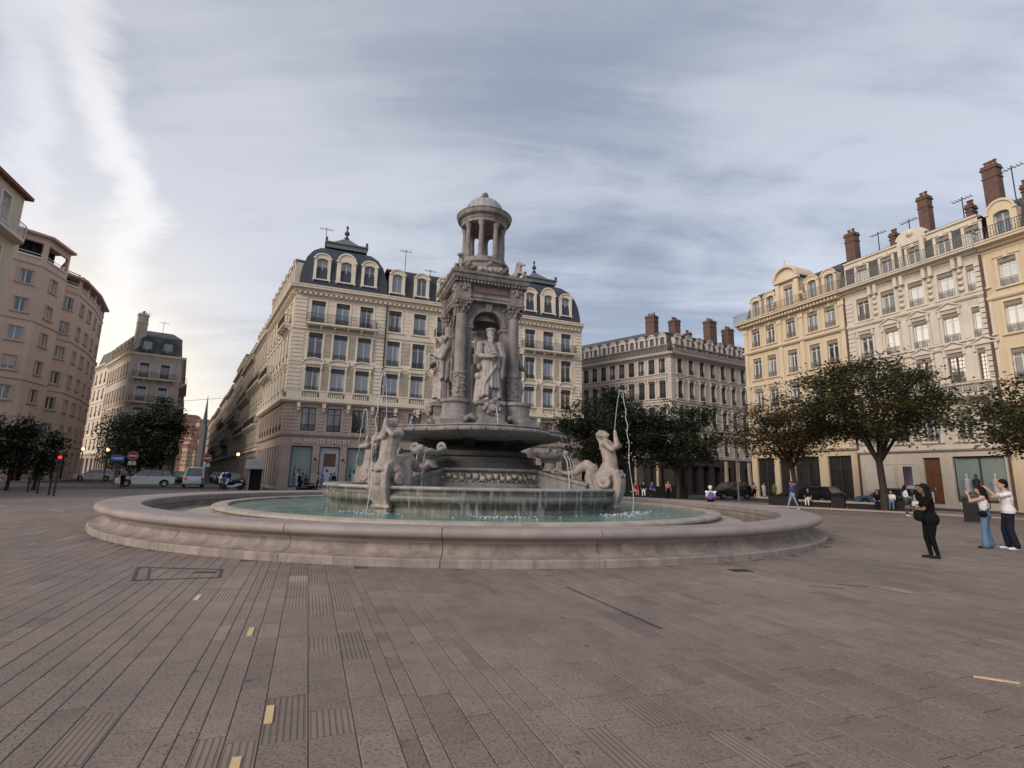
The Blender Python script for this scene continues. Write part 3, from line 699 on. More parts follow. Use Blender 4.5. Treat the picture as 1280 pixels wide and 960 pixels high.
b = MB(); b.box(.2, .5, .1, .24, -.02, .0095); b.build('slot_plate', 'grate', ac)
for x, y, l_, rz, lab in ((1.3, 7.2, 2.3, 30, 'long open dark joint line running diagonally through the paving'), (5.1, 8.7, .5, 70, 'short dark channel line in the paving right of the drain'), (5.6, 8.9, .5, 70, 'short dark channel line in the paving farther right of the drain')):
    b = MB(); b.box(-.012, .012, -l_ / 2, l_ / 2, -.02, .004); o = b.build('channel_line', 'grate'); o.location = (x, y, 0); o.rotation_euler = (0, 0, PAV * -1 if rz == 30 else rad(rz)); tag(o, lab, 'channel')

# far hill and its houses at the end of the street
hl = MB(); rngs = []
for k in range(9):
    y = 520 + k * 40; h = [0, 14, 28, 40, 50, 58, 64, 66, 60][k]
    rngs.append([(x, y + 30 * math.sin(x * .01), h * (1 + .12 * math.sin(x * .013 + 1)) - 1) for x in range(-900, 301, 60)])
hl.loft(rngs, closed=False, caps=False); structure(hl.build('hill', 'tree_far', smooth=60))
rh = random.Random(5); hd = []
def house(name, x, y, z, w, d, h, mat, lab, grp):
    r = thing(name, lab, 'house', (x, y, z), rad(-32) + rad(90) + rh.uniform(-.2, .2), grp)
    b = MB(); b.box(-w / 2, w / 2, -d / 2, d / 2, -6, h); b.build('wall', mat, r)
    b = MB(); b.loft([[(-w / 2 - .5, -d / 2 - .5, h), (w / 2 + .5, -d / 2 - .5, h), (w / 2 + .5, d / 2 + .5, h), (-w / 2 - .5, d / 2 + .5, h)], [(-w / 2 + 2, -.2, h + 3.4), (w / 2 - 2, -.2, h + 3.4), (w / 2 - 2, .2, h + 3.4), (-w / 2 + 2, .2, h + 3.4)]]); b.build('roof', 'tile', r)
    for fl in range(int(h // 3.3)):
        b = MB()
        for k in range(int(w // 3)): x0 = -w / 2 + 1.2 + k * 3; b.box(x0, x0 + 1.1, -d / 2 - .06, -d / 2 + .05, fl * 3.3 + 1, fl * 3.3 + 2.8); b.box(-w / 2 - .06, -w / 2 + .05, -d / 2 + 1 + k * 2.4, -d / 2 + 2 + k * 2.4, fl * 3.3 + 1, fl * 3.3 + 2.8)
        b.build('window_row', 'glass', r, stuff=True)
for k in range(26):
    t = k / 25; yy = 430 + (k % 5) * 48; az_ = rad(-33.6 + (k * 7 % 26) / 26 * 4.0); zz = 4 + (k % 5) * 11
    house('hillside_house', yy * math.tan(az_), yy, zz, rh.uniform(12, 20), 12, rh.uniform(10, 17), ('farwall', 'farwall2')[k % 2], ('tiny orange house on the far hill closing the street' if k % 2 == 0 else 'tiny pale house on the far hill closing the street'), 'houses on the far hillside')

# ================================================================== BUILDINGS
GL = ('glass', 'glassc', 'glass', 'glassc', 'glassc')
def roof_lid(root, W, s0, s1, o0, depth, prof, mat, name='roof', smooth=40, m=0):
    b = WB(W, root)
    rings = [[(s0 + i, o0 - i, z), (s1 - i, o0 - i, z), (s1 - i, o0 - depth + i, z), (s0 + i, o0 - depth + i, z)] for i, z in prof]
    b.loft(rings); return b.build(name, mat, root, smooth)
# ---------------- A: cream corner block with two slate domes
A0, A1 = (-22.1, 50.5), (8.5, 62.5)
WA = Wall(A0, A1); az = rad(-32.0); sdv = Vector((math.sin(az), math.cos(az), 0))
ASL = 19.0
WAs = Wall((A0[0] + sdv.x * ASL, A0[1] + sdv.y * ASL), A0)
RA = thing('corner_building', 'large cream corner building with two dark slate domes behind the fountain', 'building', (A0[0], A0[1], 0))
bays = [(2.2, 'p'), (4.6, 'p'), (7.0, 'p'), (10.0, 'm'), (12.7, 'm'), (15.3, 'c'), (17.6, 'c'), (20.2, 'm'), (22.9, 'm'), (25.9, 'p'), (28.3, 'p'), (30.7, 'p')]
ww = 1.34; LA = WA.len
rows = [('mezz', 5.75, 2.3), ('first', 9.55, 2.6), ('second', 13.0, 2.7), ('third', 16.75, 2.35)]
ops = []
for s, t in bays:
    for nm, z, h in rows: ops.append((s - ww / 2, s + ww / 2, z, z + h))
shop = [(.9, 2.85), (3.5, 5.45), (6.1, 8.05), (9.0, 10.6), (11.6, 13.6), (14.4, 16.4), (17.2, 19.2), (20.2, 22.2), (23.2, 24.3), (25.0, 27.0), (27.6, 29.6), (30.2, 31.8)]
gops = [(a, b_, .25, 4.25) for a, b_ in shop]
b = WB(WA, RA); b.wall(0, LA, 8.9, 20.5, [q for q in ops if q[2] > 8]); b.wall(0, LA, 0, 8.9, [q for q in ops if q[2] < 8] + gops, m=1, rev=.35)
sbays = [(ASL - 2.0 - 2.2 * k) for k in range(8)]
sops = [(s - .5, s + .5, z, z + h) for s in sbays for nm, z, h in rows]; sgops = [(ASL - 1.7 - 1.75 * k - .55, ASL - 1.7 - 1.75 * k + .55, .3, 4.3) for k in range(10)]
b2 = WB(WAs, RA)
b2.wall(0, ASL, 8.9, 20.5, [q for q in sops if q[2] > 8]); b2.wall(0, ASL, 0, 8.9, [q for q in sops if q[2] < 8] + sgops, m=1, rev=.35)
b2.build('wall', ['cream', 'shopstone'], RA, fix=False); b.build('wall', ['cream', 'shopstone'], RA, fix=False)
r = WB(WA, RA)
rustic(r, .0, LA, 5.75, 8.5, [q for q in ops if q[2] < 8], .34, .06, .07, m=1)
for a, c in ((0, 1.1), (8.2, 9.0), (23.9, 24.7), (LA - 1.0, LA)): rustic(r, a, c, 9.9, 19.4, [], .4, .07, .09)
rustic(r, 1.1, 8.2, 9.9, 12.3, [q for q in ops if 9 < q[2] < 10], .42, .04, .06); rustic(r, 24.7, LA - 1, 9.9, 12.3, [q for q in ops if 9 < q[2] < 10], .42, .04, .06)
rustic(r, 9.0, 23.9, 9.9, 19.2, ops, .42, .03, .045)
rustic(r, 1.1, 8.2, 13.2, 16.2, [q for q in ops if 12.5 < q[2] < 14], .42, .03, .045); rustic(r, 24.7, LA - 1, 13.2, 16.2, [q for q in ops if 12.5 < q[2] < 14], .42, .03, .045)
r.build('rusticated_courses', ['cream_trim', 'shopstone'], RA, stuff=True)
r = WB(WAs, RA); rustic(r, 0, ASL, 5.75, 8.5, [q for q in sops if q[2] < 8], .34, .06, .07, m=1); rustic(r, ASL - 1.2, ASL, 9.9, 19.4, [], .4, .07, .09); rustic(r, 0, .9, .3, 8.4, [], .4, .07, .09, m=1); rustic(r, ASL - 1.0, ASL, .3, 4.3, [], .38, .08, .1, m=1)
r.build('rusticated_courses', ['cream_trim', 'shopstone'], RA, stuff=True)
r = MB(); r.off = RA.location.copy()
molding(r, [WAs, WA], cornice_prof(19.6, 20.55, .75)); molding(r, [WAs, WA], band_prof(8.45, 8.9, .55)); molding(r, [WAs, WA], band_prof(12.55, 12.75, .12)); molding(r, [WAs, WA], band_prof(15.95, 16.12, .14)); molding(r, [WAs, WA], band_prof(5.2, 5.6, .22), m=1)
split_build(r, 'cornice', ['cream_trim', 'shopstone'], RA)
r = WB(WA, RA)
for k in range(int(LA / .5)): r.box(.2 + k * .5, .42 + k * .5, .02, .45, 19.62, 19.82)
for k in range(14): s = 1.2 + k * 2.35; r.box(s - .16, s + .16, .02, .5, 8.0, 8.44); r.box(s - .14, s + .14, .02, .3, 7.7, 7.99)
r.build('modillions', 'cream_trim', RA, stuff=True)
r = WB(WAs, RA)
for k in range(int(ASL / .5)): r.box(.2 + k * .5, .42 + k * .5, .02, .45, 19.62, 19.82)
r.build('modillions', 'cream_trim', RA, stuff=True)
for s, t in bays:
    for nm, z, h in rows:
        cl = {'mezz': 'framed'}.get(nm, 'frame')
        window(RA, WA, s, z, ww, h, cl, 'glass' if nm == 'mezz' else (GL if t != 'c' else 'glass'), 'blind' if nm in ('third', 'second', 'first') else None, 'iron', 'cream_trim' if nm != 'mezz' else 'shopstone', 'arch' if (nm == 'first' and t == 'p') else ('hood' if nm == 'first' else ('key' if nm == 'second' and t == 'c' else 'plain')))
for s in sbays:
    for nm, z, h in rows: window(RA, WAs, s, z, 1.0, h, 'frame', GL, None, 'iron', 'cream_trim' if nm != 'mezz' else None, 'hood' if nm == 'first' else 'plain')
balcony(RA, WA, 1.1, 8.1, 16.6, .85); balcony(RA, WA, LA - 8.1, LA - 1.1, 16.6, .85); balcony(RA, WA, 14.3, 18.7, 16.6, .85); balcony(RA, WA, 14.3, 18.7, 12.9, .75)
balcony(RA, WAs, ASL - 5.2, ASL - 1.0, 16.6, .85); balcony(RA, WAs, 1, 8, 12.9, .85)
balustrade(RA, WA, 0, LA, 8.91, 9.75, .38, 'cream_trim', piers=[(s, e) for s, e in zip([0, 3.0, 5.4, 7.8, 10.8, 13.5, 16.1, 18.4, 21.0, 23.7, 26.7, 29.1, 31.5], [1.4, 3.8, 6.2, 9.2, 11.9, 14.5, 16.8, 19.4, 22.1, 25.1, 27.5, 29.9, LA])], step=.2)
balustrade(RA, WAs, 0, ASL, 8.91, 9.75, .38, 'cream_trim', piers=[(s + .6, s + 1.6) for s in sbays], step=.25)
# slate domes, zinc lanterns
DOME = [(0, 20.55), (.05, 21.6), (.22, 22.8), (.55, 24.0), (1.1, 25.0), (1.8, 25.7), (2.7, 26.15), (3.3, 26.3)]
for s0, s1 in ((0.1, 9.0), (LA - 9.0, LA - .1)):
    roof_lid(RA, WA, s0, s1, -.1, 9.0, DOME, 'slate', 'dome_roof', 60)
    t = roof_lid(RA, WA, s0, s1, -.1, 9.0, [(2.3, 26.2), (2.3, 26.65), (2.15, 26.7), (2.15, 26.85), (2.7, 26.9), (4.3, 28.35), (4.42, 28.36)], 'zinc', 'lantern_roof', 30)
    f = MB(); p = WA.pt((s0 + s1) / 2, -4.6, 0) - RA.location
    f.lathe([(.22, 28.3), (.3, 28.5), (.12, 28.65), (.1, 28.8), (.3, 29.0), (.28, 29.2), (.1, 29.4), (.06, 29.6), (.17, 29.75), (.14, 29.92), (.02, 30.1)], 10, (p.x, p.y)); f.build('finial', 'zincdark', t, 50)
    for x, y in ((s0 + 2.3, -2.5), (s1 - 2.3, -2.5)):
        f = WB(WA, RA); f.box(x - .12, x + .12, y - .12, y + .12, 26.7, 27.35); f.build('corner_post', 'zincdark', t)
roof_lid(RA, WA, 9.0, LA - 9.0, -.2, 10, [(0, 20.5), (.5, 23.9), (.7, 24.0)], 'slate', 'mansard_roof')
roof_lid(RA, WA, 8.8, LA - 8.8, -.75, 9, [(0, 23.9), (.02, 24.1), (3.9, 25.4), (4.1, 25.4)], 'tile', 'tiled_roof')
roof_lid(RA, WAs, -.1, ASL - 9.0, -.2, 10, [(0, 20.5), (.5, 23.4), (.7, 23.5)], 'slate', 'mansard_roof'); roof_lid(RA, WAs, -.2, ASL - 8.9, -.75, 9, [(0, 23.3), (.02, 23.5), (3.9, 24.8), (4.1, 24.8)], 'tile', 'tiled_roof')
for s, t in bays:
    if t == 'p': dormer(RA, WA, s, 21.5, 1.1, 2.2, .15, 'cream_trim', GL, big=abs(s - 4.6) < .1 or abs(s - 28.3) < .1, depth=2.0)
    else: dormer(RA, WA, s, 21.2, 1.1, 2.05, .1, 'cream_trim', GL, depth=2.4)
for k in range(7): dormer(RA, WAs, ASL - 2.2 - 2.5 * k, 21.3, 1.0, 2.1, -.05, 'cream_trim', 'glass', depth=2.2)
antenna(RA, WA, 2.3, -3.5, 25.5, 28.9); antenna(RA, WA, 11.5, -5, 24.8, 28.6); antenna(RA, WA, 14.6, -5, 24.8, 26.6)
for s, o, z1 in ((2.5, -7.5, 26.8), (5.5, -8, 26.4)): chimney(RA, WAs, s, o + 6, 22, z1, 1.4, .8)
f = WB(WA, RA)
for s in (9.05, 23.85): f.box(s - .06, s + .06, .12, .24, .2, 19.6)
split_build(f, 'drainpipe', 'iron', RA)
backbox(RA, [tuple(WA.pt(LA, 0, 0))[:2], tuple(WA.pt(LA, -13, 0))[:2], tuple(WAs.pt(0, -14, 0))[:2], tuple(WAs.pt(0, 0, 0))[:2]], 20.5, 'cream')
# shop windows with printed posters, lettering on the band
for k, (a, c) in enumerate(shop):
    w = c - a; fr = WB(WA, RA)
    fr.box(a, a + .07, -.34, -.26, .25, 4.25); fr.box(c - .07, c, -.34, -.26, .25, 4.25); fr.box(a + .07, c - .07, -.34, -.26, 4.15, 4.25); fr.box(a + .07, c - .07, -.34, -.26, .25, .4)
    sw = fr.build('shop_window', 'framed', RA)
    p = WB(WA, RA); p.box(a + .07, c - .07, -.40, -.36, .4, 4.15); dark = k in (3,); p.build('pane', 'glassd' if dark or k > 8 else ('poster' if k != 1 else 'posterwhite'), sw) 
    if k in (0, 1, 2, 9, 10):
        q = WB(WA, RA); mid = (a + c) / 2; rr = random.Random(k)
        if k == 1: q.box(a + .45, c - .35, -.355, -.345, 2.3, 3.6, 3)
        for j, (dx, hh) in enumerate(((-.5, 1.55), (-.12, 2.05), (.3, 1.7), (.62, 1.5))):
            x = mid + dx; hh -= .15
            q.prism([(x - .17, .45), (x + .17, .45), (x + .2, hh * .8), (x + .07, hh * .87), (x - .07, hh * .87), (x - .2, hh * .8)], -.355 + j * .003, -.345 + j * .003, 'y', [0, 2, 0, 1][j])
            q.prism([(x + .11 * math.cos(u), hh + .14 * math.sin(u)) for u in [i * PI / 4 for i in range(8)]], -.355 + j * .003, -.345 + j * .003, 'y', 1)
        q.prism([(mid - .62, 1.5), (mid - .55, 1.48), (mid - .42, 2.3), (mid - .48, 2.32)], -.340, -.335, 'y', 1)
        q.build('poster_figures', ['posterblue', 'posterdark', 'posterwhite', 'posterbrown'], sw)
tm = text_mesh('ARMAND THIERY', .78, 'signwhite', .04, 1.12)
put(tm, 'sign_lettering', RA, WA.pt(1.05, .06, 4.48) - RA.location, WA.rot, scale=(.8, 1, .86)); put(tm, 'sign_lettering', RA, WA.pt(24.6, .06, 4.52) - RA.location, WA.rot, scale=(.8, 1, .86))
for k in range(3):
    f = MB(); p = WA.pt((2.95, 5.55, 8.3)[k] + .2, .1, 3.0) - RA.location; f.sphere(tuple(p), .12, 8); f.build('wall_lamp', 'iron', RA)

# ---------------- generic plain building used along the streets
def row_building(name, label, p0, p1, H, floors, bay, mat, trim, roofmat, ground=4.6, ww=1.05, side=None, dorm=True, chim=3, rail='iron', group=None, balc=(), sec=None, frame='frame', surround=True, depth=12, shopmat='shopstone', mans=2.6):
    W = Wall(p0, p1); root = thing(name, label, 'building', (p0[0], p0[1], 0), 0, group)
    walls = [W] + ([sec] if sec else []); fh = (H - ground - .9) / floors
    for wi, V in enumerate(walls):
        n = max(1, int(V.len / bay)); bs = [V.len * (k + .5) / n for k in range(n)]
        ops = [(s - ww / 2, s + ww / 2, ground + fh * f + fh * .16, ground + fh * f + fh * .83) for s in bs for f in range(floors)]
        gp = [(s - bay * .36, s + bay * .36, .25, ground - 1.0) for s in bs]
        b = WB(V, root); b.wall(0, V.len, ground, H, ops); b.wall(0, V.len, 0, ground, gp, m=1, rev=.4); b.build('wall', [mat, shopmat], root, fix=False)
        b = WB(V, root)
        for q in gp: b.box(q[0], q[1], -.45, -.4, .25, ground - 1.0)
        split_build(b, 'shop_glazing', 'glassd', root)
        for s in bs:
            for f in range(floors):
                z = ground + fh * f + fh * .16; h = fh * .67
                window(root, V, s, z, ww, round(h, 2), frame, GL, 'blind' if f % 2 else None, rail, trim if surround else None, 'hood' if f == 0 else 'plain', style=1)
        for f in balc: balcony(root, V, .6, V.len - .6, ground + fh * f + fh * .1, .8, rail, trim)
        if dorm:
            for s in bs: dormer(root, V, s, H + .55, .95, 1.5, .15, trim, 'glass', depth=1.8)
    r = MB(); r.off = root.location.copy()
    molding(r, walls, cornice_prof(H - .75, H, .6)); molding(r, walls, band_prof(ground - .35, ground, .25)); 
    for f in range(1, floors): molding(r, walls, band_prof(ground + fh * f - .1, ground + fh * f + .06, .12))
    split_build(r, 'cornice', trim, root)
    roof_lid(root, W, -.02, W.len + .02, -.05, depth, [(0, H), (.55, H + mans), (.8, H + mans + .1)], roofmat, 'mansard_roof'); roof_lid(root, W, .1, W.len - .1, -.65, depth - 1.3, [(0, H + mans), (.02, H + mans + .15), (3.2, H + mans + 1.4), (3.4, H + mans + 1.4)], 'tile', 'tiled_roof')
    rr = random.Random(int(H * 10 + p0[0]))
    for k in range(chim): chimney(root, W, W.len * (k + .6) / chim, -2.2 - rr.random() * 3, H + 1, H + mans + 1.6 + rr.random() * 1.6, 1.5, .8)
    backbox(root, [tuple((sec or W).pt((sec or W).len, 0, 0))[:2], tuple(W.pt(W.len, -depth, 0))[:2], tuple(W.pt(0, -depth, 0))[:2], tuple(W.pt(0, 0, 0))[:2]], H, mat)
    return root, W
# street on the left of A: right-hand row, receding
pos = ASL + .0
specs = [(15, 20.0, 5, 'oldstone', 'cream_trim', 'stone street house with planted balcony directly left of the domed building', (1, 3)), (17, 19.2, 5, 'oldstone2', 'oldstone', 'darker stone street house, second along the street behind the domed one', (1, 3)), (19, 20.6, 5, 'oldstone', 'oldstone', 'tall stone street house with chimneys, third along the right side of the street', (2,)),
    (20, 19.4, 5, 'oldstone2', 'oldstone', 'distant street house, fourth along the right side of the street', (1,)), (26, 20.2, 5, 'oldstone', 'oldstone', 'distant street house, fifth along the right side of the street', (3,)), (34, 19.5, 5, 'oldstone2', 'oldstone', 'distant street house standing before the church spire', (1,)), (46, 20.5, 5, 'oldstone', 'oldstone', 'last house on the right side of the street before the hill', ())]
base_pt = Vector((A0[0], A0[1], 0))
for w, H, fl, mat, trim, lab, bl in specs:
    q0 = base_pt + sdv * (pos + w - .05); q1 = base_pt + sdv * pos
    row_building('street_house', lab, tuple(q0)[:2], tuple(q1)[:2], H, fl, 2.3, mat, trim, 'slate2', 4.6, 1.0, dorm=pos < 60, chim=2, balc=bl, surround=pos < 60, group=None)
    pos += w
# spire
sp = thing('church_spire', 'slim pointed church spire far down the street', 'church', (-167.5, 284.3, 0))
b = MB(); b.box(-1.2, 1.2, -1.2, 1.2, 0, 26); b.build('tower', 'slate2', sp); b = MB(); b.lathe([(1.4, 26), (.75, 33), (.05, 43)], 8); b.build('spire', 'slate2', sp)
# left-hand row: slim mansard block and what stands behind it
B0_, B1_ = (-60.6, 80.8), (-54.9, 84.6)
secB = Wall(B1_, (B1_[0] + sdv.x * 20, B1_[1] + sdv.y * 20))
az2 = rad(-47); d2 = Vector((math.sin(az2), math.cos(az2), 0))
WBf = Wall(B0_, B1_); RB = thing('mansard_block', 'slim stone block with grey mansard and stacked balconies between two streets on the left', 'building', (B0_[0], B0_[1], 0))
WBl = Wall((B0_[0] + d2.x * 17, B0_[1] + d2.y * 17), B0_); WBr = secB
fz = [(5.6, 2.3), (9.0, 2.3), (12.4, 2.3), (16.2, 2.3)]
for V, bs, ww_ in ((WBl, [1.3 + 2.05 * k for k in range(8)], .95), (WBf, [1.9, 4.7], 1.25), (WBr, [1.5 + 2.4 * k for k in range(8)], 1.0)):
    ops = [(s - ww_ / 2, s + ww_ / 2, z, z + h) for s in bs for z, h in fz]; gp = [(s - .8, s + .8, .3, 3.6) for s in bs]
    b = WB(V, RB); b.wall(0, V.len, 4.4, 20, ops); b.wall(0, V.len, 0, 4.4, gp, m=1, rev=.4); b.build('wall', ['greige', 'shopstone'], RB, fix=False)
    b = WB(V, RB)
    for q in gp: b.box(q[0], q[1], -.45, -.4, .25, 3.6)
    split_build(b, 'shop_glazing', 'glassd', RB)
    for s in bs:
        for k, (z, h) in enumerate(fz): window(RB, V, s, z, ww_, h, 'frame', GL, 'blind' if V is WBf else None, 'iron', 'cream_trim', 'plain')
for z in (12.2, 16.0, 8.8): balcony(RB, WBf, .5, 6.3, z, .9, 'iron', 'cream_trim')
for z in (12.2, 16.0): balcony(RB, WBr, 2, 18, z, 1.1, 'iron', 'cream_trim')
r = MB(); r.off = RB.location.copy(); molding(r, [WBl, WBf, WBr], cornice_prof(19.2, 20.0, .6)); molding(r, [WBl, WBf, WBr], band_prof(4.1, 4.4, .25)); molding(r, [WBl, WBf, WBr], band_prof(11.9, 12.05, .15)); split_build(r, 'cornice', 'cream_trim', RB)
b = MB(); foot = [WBl.pt(0, 0, 0), WBl.pt(WBl.len, 0, 0), WBr.pt(0, 0, 0), WBr.pt(WBr.len, 0, 0)]; cen = sum(foot, Vector()) / 4
def shrink(k, z): return [tuple(cen + (p - cen) * k + Vector((0, 0, z)) - RB.location) for p in foot]
b.loft([shrink(.985, 20), shrink(.93, 22.7), shrink(.91, 22.9)]); b.build('mansard_roof', 'slate2', RB)
b = MB(); b.loft([shrink(.925, 22.85), shrink(.92, 23.2), shrink(.6, 24.6), shrink(.5, 24.6)]); b.build('upper_roof', 'slate2', RB)
for s in (1.9, 4.7): dormer(RB, WBf, s, 20.5, 1.2, 1.7, .1, 'zincdark', 'glassc', depth=1.5)
for k in range(6): dormer(RB, WBl, 2 + 2.6 * k, 20.5, 1.0, 1.5, .1, 'oldstone', 'glass', depth=1.5)
chimney(RB, WBl, WBl.len - .6, -.9, 20, 26.6, .9, 1.4, 'oldstone', 4); chimney(RB, WBl, 11, -2, 20, 24.6, 1.0, 1.6, 'oldstone', 4); chimney(RB, WBl, 7, -2.5, 20, 24.4, 1.0, 1.6, 'oldstone', 4)
antenna(RB, WBf, 1.0, -3, 23, 27.6); antenna(RB, WBf, 3.6, -3, 23.5, 26.4)
q = Vector(B0_).to_3d() + d2 * 17.05; az3 = rad(-50); d3 = Vector((math.sin(az3), math.cos(az3), 0))
for w, H, mat, lab in ((9, 20.5, 'cream', 'narrow lighter house behind the slim mansard block'), (12, 17.5, 'pink', 'pinkish house farther up the side street on the left'), (30, 19.0, 'oldstone', 'last stone house visible up the side street on the left')):
    q2 = q + d3 * w; row_building('side_street_house', lab, tuple(q2)[:2], tuple(q)[:2], H, 5, 2.3, mat, 'cream_trim', 'slate2', 4.4, 1.0, chim=2, surround=False, dorm=False); q = q2 + d3 * .05
# left side of the street beyond the mansard block
q = Vector(B1_).to_3d() + sdv * 20.05
for w, H, mat, lab in ((20, 20.0, 'oldstone', 'street house behind the mansard block on the left side'), (28, 19.0, 'farwall2', 'second house beyond the mansard block on the left side of the street'), (60, 19.5, 'oldstone2', 'far house on the left side of the street')):
    row_building('opposite_house', lab, tuple(q)[:2], tuple(q + sdv * w)[:2], H, 5, 2.6, mat, 'cream_trim', 'slate2', 4.4, 1.0, chim=2, surround=False, dorm=False, balc=(1, 3)); q = q + sdv * (w + .05)

# ---------------- C: pink modern corner block with loggias
RC = thing('pink_apartment_block', 'tall pink modern apartment block with stepped facets and roof loggias on the left', 'building', (-50, 54, 0))
CP = [(x_ - 1.5, y_ - .3) for x_, y_ in [(-66.5, 45.9), (-57.9, 50.3), (-52.6, 53.2), (-51.2, 55.5), (-52.3, 59.8), (-55.2, 62.2), (-54.9, 65.0), (-57.6, 70.8), (-62.0, 78.0)]]
CW = [Wall(CP[i], CP[i + 1]) for i in range(len(CP) - 1)]
czs = [0, 4.6, 7.8, 11.0, 14.2, 17.4, 20.6, 23.8]
for i, V in enumerate(CW):
    n = {0: 2, 1: 2, 2: 1, 3: 1, 4: 1, 5: 1, 6: 2, 7: 2}[i]; ops = []; wn = []
    H = 27.0 if i < 4 else 25.6
    for f in range(1, 8):
        z = czs[f]
        for k in range(n):
            s = V.len * (k + .5) / n; w = 1.9 if i in (0, 1) and f not in (6,) else 1.15
            if f == 7:
                w = V.len / n - .7; ops.append((s - w / 2, s + w / 2, z + .9, z + 2.5))
            elif f == 6 and i < 2:
                for dx in (-.8, .8): ops.append((s + dx - .5, s + dx + .5, z + .9, z + 2.4)); wn.append((s + dx, z + .9, 1.0, 1.5, 0))
            else: ops.append((s - w / 2, s + w / 2, z + .8, z + 2.3)); wn.append((s, z + .8, w, 1.5, random.choice((0, 0, 0, .45, .75)) if i < 3 else 0))
    gp = [(V.len * (k + .5) / n - 1.1, V.len * (k + .5) / n + 1.1, .1, 3.6) for k in range(n)]
    b = WB(V, RC); b.wall(0, V.len, 0, H, ops + gp, rev=.3)
    b.build('wall', 'pink', RC, fix=False)
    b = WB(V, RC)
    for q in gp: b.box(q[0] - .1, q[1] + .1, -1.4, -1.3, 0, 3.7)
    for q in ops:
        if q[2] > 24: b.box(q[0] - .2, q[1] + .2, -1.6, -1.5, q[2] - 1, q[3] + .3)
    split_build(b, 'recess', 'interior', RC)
    b = WB(V, RC)
    for q in ops:
        if q[2] > 24: b.box(q[0], q[1], -.1, -.05, q[2] + .25, q[2] + .31); b.box(q[0], q[1], .0, .12, q[2] - .25, q[2] - .1)
    split_build(b, 'loggia_rail', 'framew', RC)
    for s, z, w, h, sh in wn: window(RC, V, s, z, w, h, 'framew', ('glass', 'glass', 'glass', 'glassc'), None, None, 'pink_trim', 'plain', style=0, shadefrac=sh)
r = MB(); r.off = RC.location.copy()
for z in (4.3, 10.8, 17.3, 23.6): molding(r, CW, band_prof(z, z + .14, .1))
for V0 in (CW[0:2], CW[5:7]): molding(r, V0, [(-.05, 20.6), (.35, 21.1), (.35, 23.3), (-.05, 23.4)]) if False else None
r.build('string_course', 'pink_trim', RC)
def offpoly(pts, d):
    res = []
    for i in range(len(pts)):
        a = Vector(pts[max(i - 1, 0)]); c_ = Vector(pts[min(i + 1, len(pts) - 1)]); t = (c_ - a).normalized(); res.append((pts[i][0] + t.y * d, pts[i][1] - t.x * d))
    return res
for rng, z in ((CP[0:5], 27.0), (CP[5:9], 25.6)):
    o1 = offpoly(rng, .6); back = [(rng[-1][0] - 9, rng[-1][1] + 1), (rng[0][0] - 5, rng[0][1] + 9)]; L_ = RC.location
    cx = sum(p[0] for p in rng + back) / (len(rng) + 2); cy = sum(p[1] for p in rng + back) / (len(rng) + 2)
    full = o1 + back
    b = MB(); ring = lambda k, zz: [(cx + (p[0] - cx) * k - L_.x, cy + (p[1] - cy) * k - L_.y, zz) for p in full]
    b.loft([ring(1, z), ring(1.0, z + .25)]); b.build('eaves', 'pink_trim', RC)
    b = MB(); b.loft([ring(.995, z + .252), ring(.3, z + 1.8)]); b.build('tiled_roof', 'tile', RC)
backbox(RC, [CP[-1], (-74, 74), (-80, 52), CP[0]], 25.5, 'pink')
# climbing plants over its ground floor entrances
# ---------------- D: cream building cut by the left edge
D1 = (-37.3, 36.5); azd = rad(-20.2); dd = Vector((math.sin(azd), math.cos(azd), 0))
D0 = (D1[0] - dd.x * 16, D1[1] - dd.y * 16); WD = Wall(D0, D1)
RD = thing('cream_house', 'cream house with a rounded balcony cut off by the left edge', 'building', (D1[0], D1[1], 0))
bs = [16 - 2.2 - 3.1 * k for k in range(5)]; ops = [(s - .55, s + .55, z, z + 2.0) for s in bs for z in (4.6, 8.1, 11.6, 15.1, 18.9)]
b = WB(WD, RD); b.wall(0, 16, 0, 21.6, ops); b.build('wall', 'yellow', RD, fix=False)
for s in bs:
    for z in (4.6, 8.1, 11.6, 15.1, 18.9): window(RD, WD, s, z, 1.1, 2.0, 'framew', ('glass', 'glassc'), None, None, 'cream_trim', 'plain')
b = WB(WD, RD); b.box(-.5, 16.3, -8, .45, 21.6, 21.85); b.build('eaves', 'tile', RD); roof_lid(RD, WD, -.5, 16.2, .4, 8, [(0, 21.852), (3, 23), (3.2, 23)], 'tile', 'tiled_roof')
bal = WB(WD, RD); pts = [(8, 0), (8, .8), (15.1, .8)] + [(15.1 + .9 * math.sin(a), -.1 + .9 * math.cos(a)) for a in [k * PI / 12 for k in range(7)]] + [(16.0, -1.5), (14, -1.5)]
bal.prism(pts, 17.9, 18.15); B_ = bal.build('balcony', 'cream_trim', RD)
b = WB(WD, RD); rp = pts[1:-1]
b.tube([(p[0], p[1], 19.15) for p in rp], .035, 6); b.tube([(p[0], p[1], 18.65) for p in rp], .02, 4)
for i in range(len(rp) - 1):
    n = max(1, int(math.dist(rp[i], rp[i + 1]) / .22))
    for k in range(n): x = rp[i][0] + (rp[i + 1][0] - rp[i][0]) * k / n; y = rp[i][1] + (rp[i + 1][1] - rp[i][1]) * k / n; b.box(x - .015, x + .015, y - .015, y + .015, 18.15, 19.15)
b.build('railing', 'framew', B_)
backbox(RD, [D1, (D1[0] - 8, D1[1] + 3), (D0[0] - 8, D0[1] + 3), D0], 21.6, 'yellow')

